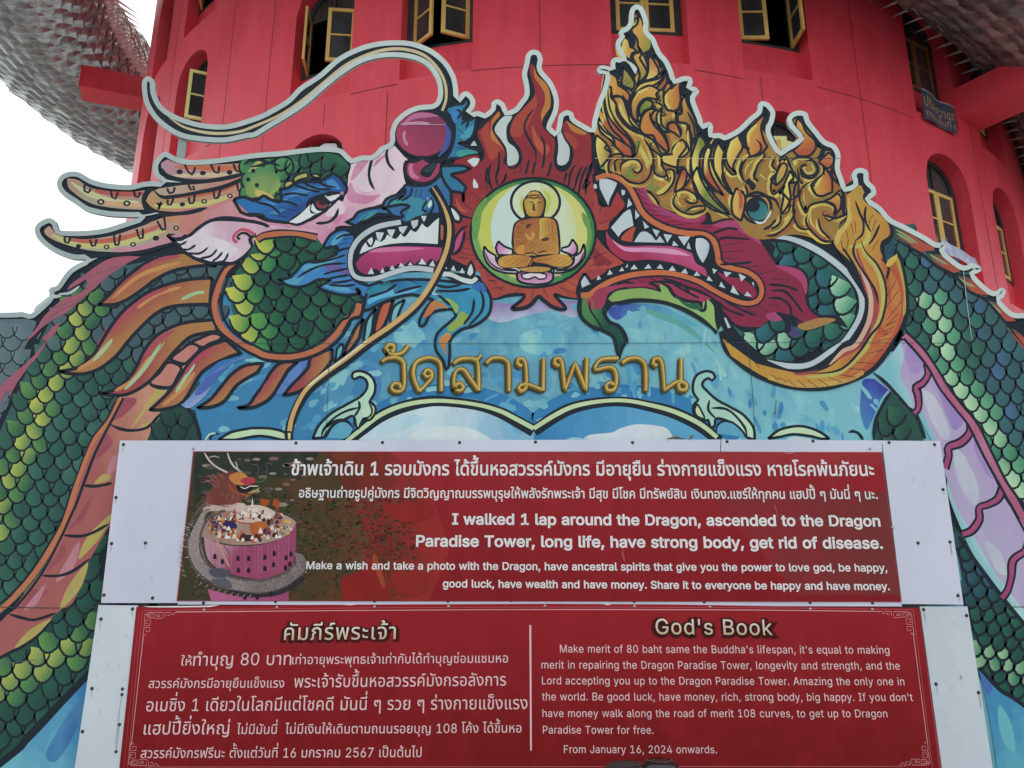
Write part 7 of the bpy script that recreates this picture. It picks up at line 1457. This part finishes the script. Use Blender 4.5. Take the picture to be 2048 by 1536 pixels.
# pale blue plastic sheet tucked under the closed yellow window on the right
BL = worn('blue_white_plastic', seen('8f9dc4'), seen('c4cde4'), 5, .3, .3, 15)
c4 = [tw_at(1884, 478, RT - .1), tw_at(1950, 516, RT - .1), tw_at(1962, 540, RT - .05), tw_at(1880, 500, RT - .05)]
ob = mesh('plastic_sheet', [c + Vector((.01 * math.sin(i * 7), 0, .02 * math.sin(i * 5))) for i, c in enumerate(
    [c4[3].lerp(c4[2], i / 8) for i in range(9)] + [c4[0].lerp(c4[1], i / 8) for i in range(9)])], [(i, i + 1, 10 + i, 9 + i) for i in range(8)], BL)
tag(ob, 'pale blue plastic sheet hanging under the closed yellow window', 'plastic sheet')
# things seen in the two lower arches
def slab(name, px, Y_or_r, th, m, label, cat):
    p = [tw_at(x, y, Y_or_r) for x, y in px]; n_ = (Vector((TCX, TCY, 0)) - Vector((p[0].x, p[0].y, 0))).normalized() * th
    k = len(p); v = p + [a + n_ for a in p]
    o_ = mesh(name, v, [tuple(range(k)), tuple(reversed(range(k, 2 * k)))] + [((i + 1) % k, i, k + i, k + (i + 1) % k) for i in range(k)], m)
    tag(o_, label, cat); return o_
slab('cardboard_piece', [(1547, 272), (1573, 272), (1574, 281), (1592, 286), (1566, 297), (1562, 302), (1545, 290)], RT - .2, .03, mat('yellow_card', seen('d2ca7c', 1.6), .8), 'pale yellow torn cardboard in the arch above the golden crest', 'cardboard')
slab('paper_sheet', [(640, 292), (650, 287), (672, 287), (676, 300), (640, 300)], RT - .2, .02, mat('white_paper', seen('b8b8cc', 1.5), .8), 'white paper sheet in the dark arch above the green crest', 'paper')
# dry leaves on the top edge of the sign
LEAF = worn('dry_leaf', (.10, .09, .05), (.22, .20, .12), 30, .8)
for (x0, y0, s_, r_, lb) in ((1352, 876, .05, .05, 'longer dry curled leaf lying on the top edge of the upper sign'), (1384, 873, .03, 1.1, 'small upright dry leaf on the top edge of the upper sign')):
    c = wall_pt(x0, y0, YS); v = []
    for i in range(7):
        t = i / 6 * 2 - 1; wd = (1 - t * t) * .30
        for sd in (-1, 0, 1):
            a = t * math.cos(r_) - sd * wd * math.sin(r_); b = t * math.sin(r_) + sd * wd * math.cos(r_)
            v.append((c[0] + a * s_ * 1.4, YS - .004 + .012 * abs(sd) + .01 * t, c[2] + b * s_ * .7 + .006 * math.cos(t * 3)))
    ob = mesh('dry_leaf', v, [(3 * i + k, 3 * i + k + 1, 3 * i + k + 4, 3 * i + k + 3) for i in range(6) for k in (0, 1)], LEAF, None, True)
    tag(ob, lb, 'leaf')
# two dark round-topped vessels whose rims just reach into the frame
DK = mat('black_glaze', (.012, .011, .012), .18, 0, .6); RIM = worn('worn_rim', (.10, .09, .08), (.03, .03, .03), 25, .4)
def vessel(px, py, rad, Y, label, m):
    c = wall_pt(px, py, Y); root = empty('lidded_urn', (c[0], Y, 0)); tag(root, label, 'urn', 'dark urns in front of the lower sign')
    H = c[2]
    prof = [(.55, 0), (.62, .03), (.5, .10), (.42, .35), (.75, .52), (1.0, .70), (1.04, .82), (.98, .90)]
    k = 28
    def lathe(pf, name, mm):
        v = [(c[0] + rad * a * math.cos(i * math.tau / k), Y + rad * a * math.sin(i * math.tau / k), H * b) for a, b in pf for i in range(k)]
        fs_ = [(j * k + i, j * k + (i + 1) % k, (j + 1) * k + (i + 1) % k, (j + 1) * k + i) for j in range(len(pf) - 1) for i in range(k)]
        return mesh(name, v, fs_, mm, root, True)
    lathe(prof, 'bowl', m)
    lathe([(1.0, .90), (1.06, .915), (1.06, .93), (.98, .945)], 'rim', RIM)
    lathe([(.97, .945), (.95, .965), (.85, .982), (.6, .994), (.02, 1.0)], 'lid', m)
    lathe([(.62, .9945), (.66, .9955), (.66, .9975), (.60, .9985)], 'lid_ring', RIM)
vessel(1319, 1518.5, .105, 4.6, 'black glazed round urn, right and taller of the two before the lower sign', DK)
vessel(1253, 1525.5, .125, 4.75, 'dull black round urn, left and wider of the two before the lower sign', mat('dull_black', (.03, .03, .032), .5))
